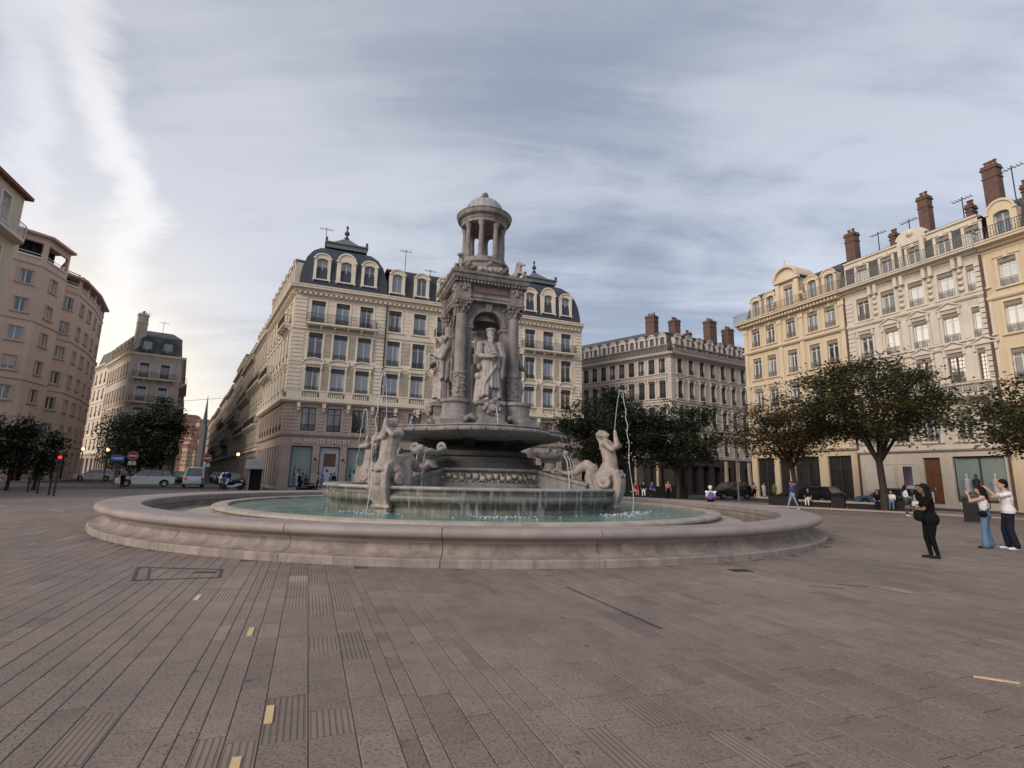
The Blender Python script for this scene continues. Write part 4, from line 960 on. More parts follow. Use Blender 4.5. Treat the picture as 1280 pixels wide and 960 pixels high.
# ---------------- E: grey corner block behind the trees
E0, E1, E2 = (3.6, 83.1), (20.6, 66.0), (36.0, 74.8)
WE1, WE2 = Wall(E0, E1), Wall(E1, E2); RE = thing('grey_corner_building', 'grey beige corner building with grey attic dormers in the centre right distance', 'building', (E1[0], E1[1], 0))
ez = [(5.1, 2.35), (8.8, 2.35), (12.3, 2.35), (15.6, 2.15)]
l1 = WE1.len; eb1 = [l1 - 1.25 - 1.5 * k * 1.03 for k in range(15)]; eb2 = [1.6 + 2.12 * k for k in range(8)]
for V, bs in ((WE1, eb1), (WE2, eb2)):
    ops = [(s - .45, s + .45, z, z + h) for s in bs for z, h in ez]; gp = [(s - .55, s + .55, .2, 3.6) for s in bs]
    b = WB(V, RE); b.wall(0, V.len, 4.6, 18.2, ops); b.wall(0, V.len, 0, 4.6, gp, m=1, rev=.5); b.build('wall', ['greige', 'redfront'], RE, fix=False)
    b = WB(V, RE)
    for q in gp: b.box(q[0], q[1], -.55, -.5, .2, 3.6)
    split_build(b, 'shop_glazing', 'glassd', RE)
    r = WB(V, RE); rustic(r, 0, V.len, 4.9, 8.2, [q for q in ops if q[2] < 6], .36, .05, .06); rustic(r, 0, .5, 8.6, 17.3, [], .4, .05, .06) if V is WE2 else rustic(r, l1 - .5, l1, 8.6, 17.3, [], .4, .05, .06)
    r.build('rusticated_courses', 'greige_trim', RE, stuff=True)
    for s in bs:
        for k, (z, h) in enumerate(ez): window(RE, V, s, z, .9, h, 'framed', ('glass', 'glassc', 'glass'), 'blind', 'iron', 'greige_trim', 'hood' if k in (0, 1, 2) else 'plain')
        dormer(RE, V, s, 19.45, .62, 1.0, .3, 'greige_trim', 'glass', depth=1.0)
    balustrade(RE, V, 0, V.len, 18.22, 19.3, .42, 'attic', step=.26)
r = MB(); r.off = RE.location.copy(); molding(r, [WE1, WE2], cornice_prof(17.6, 18.2, .75)); molding(r, [WE1, WE2], band_prof(4.55, 4.85, .25)); molding(r, [WE1, WE2], band_prof(8.25, 8.45, .2)); molding(r, [WE1, WE2], band_prof(11.75, 11.9, .15)); molding(r, [WE1, WE2], band_prof(15.2, 15.32, .1)); split_build(r, 'cornice', 'greige_trim', RE)
balcony(RE, WE1, l1 - 8.2, l1 - 4.2, 12.1, .8, 'iron', 'attic'); balcony(RE, WE1, l1 - 18, l1 - 15, 8.6, .8, 'iron', 'attic')
foot = [WE1.pt(0, 0, 0), WE1.pt(l1, 0, 0), WE2.pt(WE2.len, 0, 0), WE2.pt(WE2.len, -14, 0), WE1.pt(0, -14, 0)]
cen = Vector((16.5, 78, 0))
def shr(d, z):
    res = []
    for p in foot: v = (cen - p); v.z = 0; res.append(tuple(p + v.normalized() * d + Vector((0, 0, z)) - RE.location))
    return res
b = MB(); b.loft([shr(.35, 18.2), shr(.9, 21.0), shr(1.1, 21.1)]); b.build('mansard_roof', 'slate2', RE)
b = MB(); b.loft([shr(.8, 21.08), shr(.85, 21.2), shr(6.0, 22.3), shr(6.3, 22.3)]); b.build('upper_roof', 'slate2', RE)
for V, s, o, z1, w in ((WE1, l1 - 4.6, -3.5, 24.9, 1.4), (WE2, 4.6, -3.4, 24.2, 1.1), (WE2, 12.2, -3.5, 25.4, 1.5), (WE2, 16.2, -3.5, 24.8, 1.3), (WE2, 9.0, -5, 23.4, .5)): chimney(RE, V, s, o, 21, z1, w, 1.2, 'brick', 3)
b = WB(WE2, RE); b.box(.2, 8.6, .05, .35, 3.7, 4.5); b.build('shop_fascia', 'redfront', RE); tm2 = text_mesh('BOUTIQUE', .5, 'posterwhite', .02); 
b = WB(WE1, RE)
for k in range(6): b.box(l1 - 2.2 - 3.2 * k - .14, l1 - 2.2 - 3.2 * k + .14, .02, .3, .0, 4.4)
split_build(b, 'pilaster', 'oldstone', RE)
b = WB(WE2, RE)
for k in range(3): b.box(9.4 + 2.4 * k, 9.75 + 2.4 * k, .02, .35, .0, 4.4)
split_build(b, 'pilaster', 'oldstone', RE)
backbox(RE, [tuple(foot[2])[:2], tuple(foot[3])[:2], tuple(foot[4])[:2], tuple(foot[0])[:2]], 18.2, 'greige')

# ---------------- F, G, H: the sunlit row on the right
F0 = Vector((27.5, 59.7, 0)); azr = rad(157.9); ru = Vector((math.sin(azr), math.cos(azr), 0))
def rp_(s): return tuple(F0 + ru * s)[:2]
WF, WG, WH = Wall(rp_(0), rp_(12.35)), Wall(rp_(12.4), rp_(23.4)), Wall(rp_(23.45), rp_(36))
RF = thing('golden_building', 'golden ochre building with an arched gable and slate mansard on the right', 'building', (F0.x, F0.y, 0))
fb = [1.66, 3.65, 6.3, 8.9, 10.8]; fzs = [(6.6, 2.3, 1.15), (9.9, 2.3, 1.15), (13.3, 2.45, 1.15), (17.1, 2.1, 1.15)]
ops = [(s - w / 2, s + w / 2, z, z + h) for s in fb for z, h, w in fzs]; gp = [(.7, 3.0, .2, 4.4), (3.6, 4.9, .2, 4.4), (5.5, 8.3, .2, 4.4), (9.2, 11.6, .2, 4.4)]
b = WB(WF, RF); b.wall(0, WF.len, 0, 20.2, ops + gp, rev=.3); b.build('wall', 'gold', RF, fix=False)
def shopfront(root, W, gp, mats, rev=.5):
    for k, (a, c, z0, z1) in enumerate(gp):
        f = WB(W, root); f.box(a, a + .08, -.3, -.2, z0, z1); f.box(c - .08, c, -.3, -.2, z0, z1); f.box(a + .08, c - .08, -.3, -.2, z1 - .12, z1); f.box(a + .08, c - .08, -.3, -.2, z0, z0 + .2)
        if c - a > 2: f.box((a + c) / 2 - .04, (a + c) / 2 + .04, -.3, -.2, z0 + .2, z1 - .12)
        sw = f.build('shop_window', 'framed', root); p = WB(W, root); p.box(a + .08, c - .08, -.36, -.32, z0 + .2, z1 - .12); p.build('pane', mats[k % len(mats)], sw)
shopfront(RF, WF, gp, ['glassd'])
for s in fb:
    for k, (z, h, w) in enumerate(fzs): window(RF, WF, s, z, w, h, 'framew', ('glassc', 'glassc', 'glass', 'glassm'), 'blindl', 'ironlight', 'gold_trim', ('plain', 'hood', 'plain', 'key')[k])
b = WB(WF, RF)
for s in (.25, 4.95, 7.6, 12.1): b.box(s - .22, s + .22, .02, .16, 5.4, 19.4); b.box(s - .3, s + .3, .02, .24, 18.9, 19.35); b.box(s - .3, s + .3, .02, .22, 12.3, 12.7)
split_build(b, 'pilaster', 'gold_trim', RF)
r = MB(); r.off = RF.location.copy()
for z0, z1, o_ in ((4.9, 5.3, .3), (12.4, 12.75, .25), (16.35, 16.7, .3)): molding(r, [WF], band_prof(z0, z1, o_), e0=.1)
molding(r, [WF], cornice_prof(19.5, 20.3, .95), e0=.7); split_build(r, 'cornice', 'gold_trim', RF)
b = WB(WF, RF)
for k in range(32): b.box(.1 + k * .38, .26 + k * .38, .05, .7, 19.62, 19.85)
b.build('modillions', 'gold_trim', RF, stuff=True)
rb = put(cached(('br', WF.len), lambda: m_rail(WF.len + .8, 'ironlight', .95, -.85, -.02, .16)), 'balcony_railing', RF, WF.pt(WF.len / 2 - .3, 0, 20.3) - RF.location, WF.rot)
roof_lid(RF, WF, -.3, WF.len, -.5, 11, [(0, 20.3), (.75, 23.6), (1.2, 23.9)], 'slate2', 'mansard_roof'); roof_lid(RF, WF, .5, WF.len - .02, -1.5, 9, [(0, 23.8), (3, 24.9), (3.2, 24.9)], 'zincdark', 'upper_roof')
for s in (1.66, 3.65, 8.9, 10.8): dormer(RF, WF, s, 20.75, 1.0, 1.85, .35, 'gold_trim', 'glassc', depth=2)
# arched gable
b = WB(WF, RF); ops3 = [(6.3 - .55, 6.3 + .55, 20.6, 23.0)]
b.wall(5.1, 7.5, 20.3, 23.6, ops3, o=.05, rev=.3); b.box(5.1, 7.5, -2.2, -.35, 20.3, 23.6)
b.box(4.9, 5.35, .06, .3, 20.3, 23.3); b.box(7.25, 7.7, .06, .3, 20.3, 23.3); b.box(4.75, 7.85, .04, .45, 23.4, 23.75)
pts = [(6.3 + 1.55 * math.cos(a), 23.76 + 1.35 * math.sin(a)) for a in [PI * k / 14 for k in range(15)]]
b.prism(pts, .0, .15, 'y')
ring2 = [(6.3 + (p[0] - 6.3) * .84, 23.76 + (p[1] - 23.76) * .84) for p in pts]
for i in range(14): b.prism([pts[i], pts[i + 1], ring2[i + 1], ring2[i]], .151, .5, 'y')
b.prism(pts, -2.2, -.001, 'y')
b.lathe([(.12, 25.1), (.16, 25.3), (.05, 25.5), (.1, 25.7), (.02, 25.9)], 8, (6.3, .25)); b.build('gable', 'gold_trim', RF)
b = WB(WF, RF)
for sg in (-1, 1):
    for k in range(10):
        a = k * .55; rr_ = .34 * (1 - k * .07); b.sphere((6.3 + sg * (1.65 + .35 * math.cos(a) * (1 - k * .06)), .15, 20.9 + .45 * math.sin(a) * (1 - k * .06) + k * .12), rr_ * .55, 8)
b.build('scroll', 'gold_trim', RF, 50)
window(RF, WF, 6.3, 20.6, 1.1, 2.4, 'framew', 'glassc', 'blindl', None, None, o=.05)
backbox(RF, [rp_(0), tuple(WF.pt(0, -12, 0))[:2], tuple(WF.pt(12.35, -12, 0))[:2]], 20.3, 'gold')
# G
RG = thing('pale_building', 'pale cream building with pedimented windows and a long attic balcony on the right', 'building', rp_(12.4) + (0,))
gb = [1.7, 3.95, 6.25, 8.5, 10.55]; gzs = [(5.3, 2.4, 1.05), (9.75, 2.5, 1.15), (13.15, 2.4, 1.15), (16.85, 2.15, 1.15)]
ops = [(s - w / 2, s + w / 2, z, z + h) for s in gb for z, h, w in gzs]
gp = [(.5, 4.2, .5, 3.9), (5.0, 6.2, .3, 3.9), (7.0, 7.2, .3, .5)]; gp = [(5.25, 6.5, .3, 4.0), (7.35, 10.7, .55, 4.05)]
b = WB(WG, RG); b.wall(0, WG.len, 0, 20.2, ops + gp, rev=.3); b.build('wall', 'pale', RG, fix=False)
for i, s in enumerate(gb):
    for k, (z, h, w) in enumerate(gzs):
        pn = 'glassm' if (k in (1, 2) and i >= 3) or (k == 3 and i >= 2) else random.choice(('glassc', 'glassm', 'glass'))
        window(RG, WG, s, z, w, h, 'framew' if k != 1 else 'framed', pn, 'blindl', 'ironlight' if k != 1 else None, 'pale_trim', ('plain', 'ped', 'ped' if i > 0 else 'hood', 'plain')[k] if k != 2 or i < 4 else 'plain', style=2 if k == 1 else 1)
b = WB(WG, RG)
for s in (2.83, 5.1, 7.38, 9.55):
    for z0, z1 in ((9.6, 12.4), (13.0, 15.9)): b.box(s - .3, s + .3, .02, .09, z0, z1); b.box(s - .2, s + .2, .091, .13, z0 + .2, z1 - .2)
    for k in range(4): b.sphere((s, .1, 17.2 + k * .5), .2 - .03 * (k % 2), 8)
    b.box(s - .38, s - .12, .02, .4, 19.0, 19.9); b.box(s + .12, s + .38, .02, .4, 19.0, 19.9)
b.build('carved_panels', 'pale_trim', RG, 50, stuff=True)
r = WB(WG, RG); rustic(r, 0, .7, 5.3, 19.2, [], .42, .07, .08); rustic(r, WG.len - .5, WG.len, 5.3, 19.2, [], .42, .07, .08); r.build('quoins', 'pale_trim', RG, stuff=True)
r = MB(); r.off = RG.location.copy()
for z0, z1, o_ in ((4.5, 4.8, .25), (12.55, 12.75, .15), (16.3, 16.6, .2)): molding(r, [WG], band_prof(z0, z1, o_))
molding(r, [WG], cornice_prof(19.6, 20.3, .9)); split_build(r, 'cornice', 'pale_trim', RG)
put(cached(('br', WG.len), lambda: m_rail(WG.len - .1, 'ironlight', .98, -.85, -.02, .15)), 'balcony_railing', RG, WG.pt(WG.len / 2, 0, 20.3) - RG.location, WG.rot)
bl = balcony(RG, WG, 7.5, WG.len - .3, 8.75, .9, 'ironlight', 'pale_trim'); balustrade(RG, WG, 7.5, WG.len - .3, 8.76, 9.65, .7, 'pale_trim', step=.2)
b = WB(WG, RG); b.wall(0, WG.len, 20.3, 22.9, [(s - .5, s + .5, 20.4, 22.3) for s in gb], o=-.35, rev=.2); b.box(0, WG.len, -.75, -.2, 22.9, 23.05); b.build('attic_wall', 'pale_trim', RG)
roof_lid(RG, WG, 0, WG.len, -.3, 11, [(0, 23.05), (.05, 23.15), (3, 24.1), (3.2, 24.1)], 'zincdark', 'roof')
for s in gb: window(RG, WG, s, 20.4, 1.0, 1.9, 'framew', ('glassc', 'glassm'), 'blindl', None, 'pale_trim', 'key', o=-.35)
b = WB(WG, RG)
for s in (.55, 2.83, 5.1, 7.4, 9.5): b.box(s - .4, s + .4, -.34, -.28, 20.9, 22.4)
split_build(b, 'slate_panel', 'slate2', RG)
b = WB(WG, RG); b.box(5.15, 7.35, -.34, -.1, 22.6, 23.2); pts = [(6.25 + 1.25 * math.cos(a), 23.2 + .75 * math.sin(a)) for a in [PI * k / 12 for k in range(13)]]; b.prism(pts, -.6, -.12, 'y')
b.sphere((6.25, -.1, 23.5), .28, 8); b.box(5.2, 5.5, -.1, .1, 20.4, 22.9); b.box(7.0, 7.3, -.1, .1, 20.4, 22.9); b.build('gable', 'pale_trim', RG)
for s, o, z1, w in ((.5, -1.2, 26.3, 1.5), (3.6, -2.6, 25.2, .8), (6.9, -1.6, 27.0, 1.25), (9.5, -3, 25.2, .7)): chimney(RG, WG, s, o, 22.5, z1, w * .62, .8, 'brick', 2)
for s in (2.2, 5.0, 9.2): antenna(RG, WG, s, -2.5, 23.5, 26.0)
b = WB(WG, RG); b.box(-.08, .06, .06, .2, .2, 19.5); b.build('drainpipe', 'brick', RG); b = WB(WG, RG); b.box(WG.len - .05, WG.len + .09, .06, .2, .2, 19.5); b.build('drainpipe', 'brick', RG)
# blind panels, brown door and shop window of the ground floor
b = WB(WG, RG)
for a, c in ((.5, 1.5), (1.8, 2.9), (3.3, 4.9)):
    b.box(a, c, .02, .05, 1.1, 3.5); b.box(a - .06, a, .02, .08, 1.04, 3.56); b.box(c, c + .06, .02, .08, 1.04, 3.56); b.box(a, c, .02, .08, 3.502, 3.56)
b.build('wall_panel', 'pale_trim', RG, stuff=True)
b = WB(WG, RG); b.box(5.25, 6.5, -.29, -.2, .3, 4.0); 
for a in (5.35, 5.95):
    for z in (.5, 1.5, 2.6): b.box(a, a + .45, -.2, -.16, z, z + .8)
dr = b.build('door', 'wood', RG); b = WB(WG, RG); b.box(5.84, 5.9, -.2, -.12, 1.4, 1.6); b.build('handle', 'brass', dr)
shopfront(RG, WG, gp[1:], ['poster'])  # pale green pane colour stands in for the lit, curtained shop interior
for s, mat in ((8.1, 'posterwhite'), (8.7, 'posterdark'), (9.9, 'posterwhite')):
    q = WB(WG, RG); q.lathe([(.02, .8), (.02, 1.3), (.22, 1.32), (.2, 1.9), (.25, 2.25), (.08, 2.35), (.06, 2.45), (.1, 2.6), (.04, 2.72)], 8, (s, -.15)); q.build('shop_mannequin', mat, RG, 40)
# H
RH = thing('ochre_building', 'ochre building with a carved dormer cut off by the right edge', 'building', rp_(23.45) + (0,))
hb = [1.5, 4.0, 6.5, 9.0, 11.3]; hzs = [(5.3, 2.3, 1.1), (9.4, 2.4, 1.1), (13.0, 2.4, 1.1), (16.6, 2.2, 1.1)]
ops = [(s - w / 2, s + w / 2, z, z + h) for s in hb for z, h, w in hzs]; gp = [(.8, 3.6, .4, 4.0), (4.4, 7.2, .4, 4.0), (8, 11, .4, 4.0)]
b = WB(WH, RH); b.wall(0, WH.len, 0, 20.2, ops + gp, rev=.3); b.build('wall', 'gold', RH, fix=False); shopfront(RH, WH, gp, ['glassd'])
for s in hb:
    for k, (z, h, w) in enumerate(hzs): window(RH, WH, s, z, w, h, 'framew', ('glassc', 'glassm', 'glass'), 'blindl', 'ironlight', 'gold_trim', 'key' if k == 3 else 'plain')
    dormer(RH, WH, s, 20.7, 1.0, 1.8, .3, 'gold_trim', 'glassc', big=True, depth=2)
r = MB(); r.off = RH.location.copy(); molding(r, [WH], cornice_prof(19.5, 20.3, .9)); molding(r, [WH], band_prof(4.5, 4.8, .2)); molding(r, [WH], band_prof(15.7, 16.0, .2)); split_build(r, 'cornice', 'gold_trim', RH)
put(cached(('br', WH.len), lambda: m_rail(WH.len - .1, 'iron', .95, -.85, -.02, .16)), 'balcony_railing', RH, WH.pt(WH.len / 2, 0, 20.3) - RH.location, WH.rot)
roof_lid(RH, WH, 0, WH.len, -.4, 11, [(0, 20.3), (.7, 23.3), (1.0, 23.5), (3.5, 24.3)], 'slate2', 'mansard_roof')
chimney(RH, WH, .9, -1.2, 22.5, 26.9, .95, .8, 'brick', 3); chimney(RH, WH, 2.2, -2.8, 22.5, 25.0, .5, .6, 'brick', 2); antenna(RH, WH, 2.0, -1.5, 23.5, 26.4)

# ================================================================== FOUNTAIN
FR = rad(19)
FT = thing('fountain', 'monumental stone fountain with a canopied tower, statues and spouting sirens in a wide round pool', 'fountain', (C0.x, C0.y, 0), FR)
def ring_stones(name, prof, n, mat, gap=.0035, seg=5, off_=0, label=None, par=FT, smooth=35):
    rm = sum(p[0] for p in prof) / len(prof); b = MB(); a = 2 * PI / n; b.sector(prof, gap / rm, a - gap / rm, seg)
    o = b.build(name, mat, par, smooth); o.rotation_euler = (0, 0, off_)
    for k in range(1, n):
        c_ = o.copy(); COL.objects.link(c_); c_.rotation_euler = (0, 0, off_ + a * k)
    return o
def arc(cx, cz, r, a0, a1, n): return [(cx + r * math.cos(rad(a0 + (a1 - a0) * k / n)), cz + r * math.sin(rad(a0 + (a1 - a0) * k / n))) for k in range(n + 1)]
ring_stones('coping_stone', [(11.42, .40), (11.42, .60), (11.46, .635), (12.36, .672)] + arc(12.44, .575, .097, 80, -95, 7) + [(12.36, .47), (12.36, .44), (12.30, .435), (12.30, .385)], 26, 'rim', seg=12, off_=.05, gap=.007)
ring_stones('base_stone', [(11.44, -.02), (11.44, .384), (12.28, .384), (12.26, .33), (12.28, .27), (12.34, .21), (12.42, .17), (12.5, .15), (12.6, .145), (12.63, .12), (12.63, -.02)], 26, 'rimbase', seg=12, off_=.05, gap=.007)
ring_stones('inner_coping_stone', [(9.1, .1), (9.1, .50), (9.13, .53), (9.5, .53), (9.58, .50), (9.6, .45), (9.55, .40), (9.5, .39), (9.5, .1)], 22, 'rimpale', seg=7)
b = MB(); b.lathe([(9.0, .06), (11.5, .10)], 64, caps=False); b.build('trough_floor', 'rimbase', FT)
b = MB(); b.sector([(9.52, .08), (9.52, .36), (10.5, .24), (10.5, .08)], 0, 2 * PI, 64); b.build('sloped_apron', 'rimpale', FT, 40)
b = MB(); b.lathe([(5.5, .44), (9.15, .44)], 96, caps=False); w1 = b.build('pool_water', 'water', None); w1.location = (C0.x, C0.y, 0); structure(w1)
b = MB(); b.lathe([(9.55, .262), (11.46, .262)], 96, caps=False); w2 = b.build('trough_water', 'waterclear', None); w2.location = (C0.x, C0.y, 0); structure(w2)
b = MB(); b.lathe([(2.5, 1.17), (5.6, 1.17)], 64, caps=False); w3 = b.build('basin_water', 'water', None); w3.location = (C0.x, C0.y, 0); structure(w3)
# middle basin
ring_stones('basin_lip_stone', [(5.45, 1.0), (5.45, 1.25), (5.5, 1.28), (6.0, 1.28)] + arc(6.0, 1.225, .055, 90, -90, 4) + [(5.9, 1.15), (5.8, 1.14), (5.8, 1.0)], 16, 'basinlip', seg=6)
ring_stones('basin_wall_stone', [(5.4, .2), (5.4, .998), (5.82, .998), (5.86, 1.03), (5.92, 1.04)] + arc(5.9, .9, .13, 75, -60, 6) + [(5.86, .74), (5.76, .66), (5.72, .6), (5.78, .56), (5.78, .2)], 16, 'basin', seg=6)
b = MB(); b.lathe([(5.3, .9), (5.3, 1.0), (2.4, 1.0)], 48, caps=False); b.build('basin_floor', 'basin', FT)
# stepped drum with carved frieze
b = MB(); b.lathe([(3.05, 1.0), (3.05, 1.32), (2.95, 1.36), (2.95, 1.40), (2.86, 1.42), (2.86, 1.78), (2.95, 1.80), (3.02, 1.86), (3.02, 1.92), (2.7, 1.95)], 64, caps=False); b.build('drum', ['marble'], FT, 30)
b = MB(); b.lathe([(2.78, 1.9), (2.75, 2.14), (2.5, 2.16), (2.46, 2.36), (2.5, 2.4), (2.2, 2.45), (2.15, 2.62), (1.95, 2.66), (1.7, 2.85)], 64, caps=False); b.build('stepped_drum', ['damp'], FT, 30)  # shade below the upper basin is put into this stone's colour
b = MB(); rr = random.Random(9)
for k in range(72):
    a = 2 * PI * k / 72; z = 1.6 + .05 * math.sin(k * 1.9)
    b.sphere((2.9 * math.cos(a), 2.9 * math.sin(a), z), rr.uniform(.08, .14), 8, sz=rr.uniform(.7, 1.2))
    a2 = a + .04; pts = [((2.9 + .07 * math.sin(t * 3)) * math.cos(a2 + .03 * math.cos(t)), (2.9 + .07 * math.sin(t * 3)) * math.sin(a2 + .03 * math.cos(t)), 1.6 + .15 * math.sin(t)) for t in [i * .9 for i in range(8)]]
    b.tube(pts, [.035 - .002 * i for i in range(8)], 5)
b.build('carved_garland', 'rimpale', FT, 60, stuff=True)
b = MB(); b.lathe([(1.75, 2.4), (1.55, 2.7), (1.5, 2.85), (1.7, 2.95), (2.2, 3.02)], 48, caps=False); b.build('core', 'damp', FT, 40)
for k in range(8):
    b = MB(); a = PI / 8 + k * PI / 4; ca, sa = math.cos(a), math.sin(a)
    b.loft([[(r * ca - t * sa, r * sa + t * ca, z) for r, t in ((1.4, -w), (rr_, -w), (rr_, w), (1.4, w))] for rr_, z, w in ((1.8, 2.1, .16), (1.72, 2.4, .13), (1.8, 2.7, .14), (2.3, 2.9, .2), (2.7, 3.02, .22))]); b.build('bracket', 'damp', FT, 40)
# four-lobed upper basin
def quat(a, f): 
    t = ((a) % (PI / 2)) - PI / 4; c_ = abs(t) / (PI / 4)      # 0 at the corner, 1 mid-face
    return f * (3.35 + .55 * (1 - (1 - c_) ** 2.6))
NQ = 96
qp = [(.50, 3.0), (.66, 3.03), (.84, 3.12), (.93, 3.2), (.965, 3.24), (.995, 3.28), (1.0, 3.35), (.985, 3.40), (.955, 3.415), (.95, 3.44), (.965, 3.47), (.965, 3.51), (.94, 3.53), (.90, 3.53), (.88, 3.42), (.3, 3.42)]
b = MB(); b.loft([[(quat(2 * PI * i / NQ, f) * math.cos(2 * PI * i / NQ), quat(2 * PI * i / NQ, f) * math.sin(2 * PI * i / NQ), z) for i in range(NQ)] for f, z in qp], caps=False); b.build('upper_basin', 'marble', FT, 35)
b = MB(); b.loft([[(quat(2 * PI * i / NQ, f) * math.cos(2 * PI * i / NQ), quat(2 * PI * i / NQ, f) * math.sin(2 * PI * i / NQ), 3.47) for i in range(NQ)] for f in (.3, .91)], caps=False); b.build('upper_water', 'water', FT)
b = MB()
for i in range(48):
    a = 2 * PI * (i + .5) / 48; r_ = quat(a, .995); b.sphere((r_ * math.cos(a), r_ * math.sin(a), 3.335), .06, 6)
b.build('carved_beads', 'marble', FT, 60, stuff=True)
# pedestal
def mirror4(fn):
    for k in range(4): fn(k * PI / 2)
def rbox(b, ang, x0, x1, y0, y1, z0, z1, m=0, t=0):
    c_, s_ = math.cos(ang), math.sin(ang); R_ = lambda x, y, z: (x * c_ - y * s_, x * s_ + y * c_, z)
    lo = [(x0, y0), (x1, y0), (x1, y1), (x0, y1)]; mx_, my_ = (x0 + x1) / 2, (y0 + y1) / 2
    b.loft([[R_(x, y, z0) for x, y in lo], [R_(mx_ + (x - mx_) * (1 - t), my_ + (y - my_) * (1 - t), z1) for x, y in lo]], m=m)
b = MB(); rbox(b, 0, -1.72, 1.72, -1.72, 1.72, 3.42, 3.78); rbox(b, 0, -1.5, 1.5, -1.5, 1.5, 3.782, 4.62)
for k in range(4):
    a = k * PI / 2
    rbox(b, a, -.62, .62, -2.3, -1.5, 3.42, 3.76, t=.03); rbox(b, a, -.55, .55, -2.12, -1.45, 3.762, 4.05, t=.06); rbox(b, a, -.5, .5, -2.0, -1.45, 4.052, 4.45, t=.02); rbox(b, a, -.56, .56, -2.08, -1.45, 4.452, 4.6)
    rbox(b, a, -2.05, -1.1, -2.05, -1.1, 3.42, 3.79, t=.03)
    b.lathe([(.75, 3.79), (.72, 3.9), (.6, 3.98), (.55, 4.1), (.54, 4.45), (.62, 4.52), (.62, 4.64), (.3, 4.64)], 20, tuple((Matrix.Rotation(a, 3, 'Z') @ Vector((-1.3, -1.3, 0))))[:2])
b.build('pedestal', 'marble', FT, 30)
b = MB(); rbox(b, 0, -.3, .3, -.3, .3, 4.6, 4.65)
for k in range(4):
    a = k * PI / 2; R_ = Matrix.Rotation(a, 3, 'Z')
    m_ = MB()
    p = R_ @ Vector((0, -2.12, 4.28)); m_.sphere(tuple(p), .22, 10)
    for dx, dz, rr_ in ((-.2, .12, .14), (.2, .12, .14), (0, .22, .15), (-.14, -.14, .12), (.14, -.14, .12), (0, -.2, .09), (-.3, -.02, .12), (.3, -.02, .12)):
        p = R_ @ Vector((dx, -2.12, 4.28 + dz)); m_.sphere(tuple(p), rr_, 8)
    p = R_ @ Vector((0, -2.32, 4.24)); m_.sphere(tuple(p), .1, 8); m_.build('lion_mask', 'marble', FT, 50)
    # garlands lying on the sloped steps
    m_ = MB()
    for sg in (-1, 1):
        pts = [R_ @ Vector((sg * (.7 + .11 * i), -2.0 + .02 * i, 3.86 + .1 * math.sin(i * 1.3))) for i in range(6)]; m_.tube(pts, [.09, .12, .1, .12, .09, .05], 7)
    m_.build('carved_swag', 'marble', FT, 60)
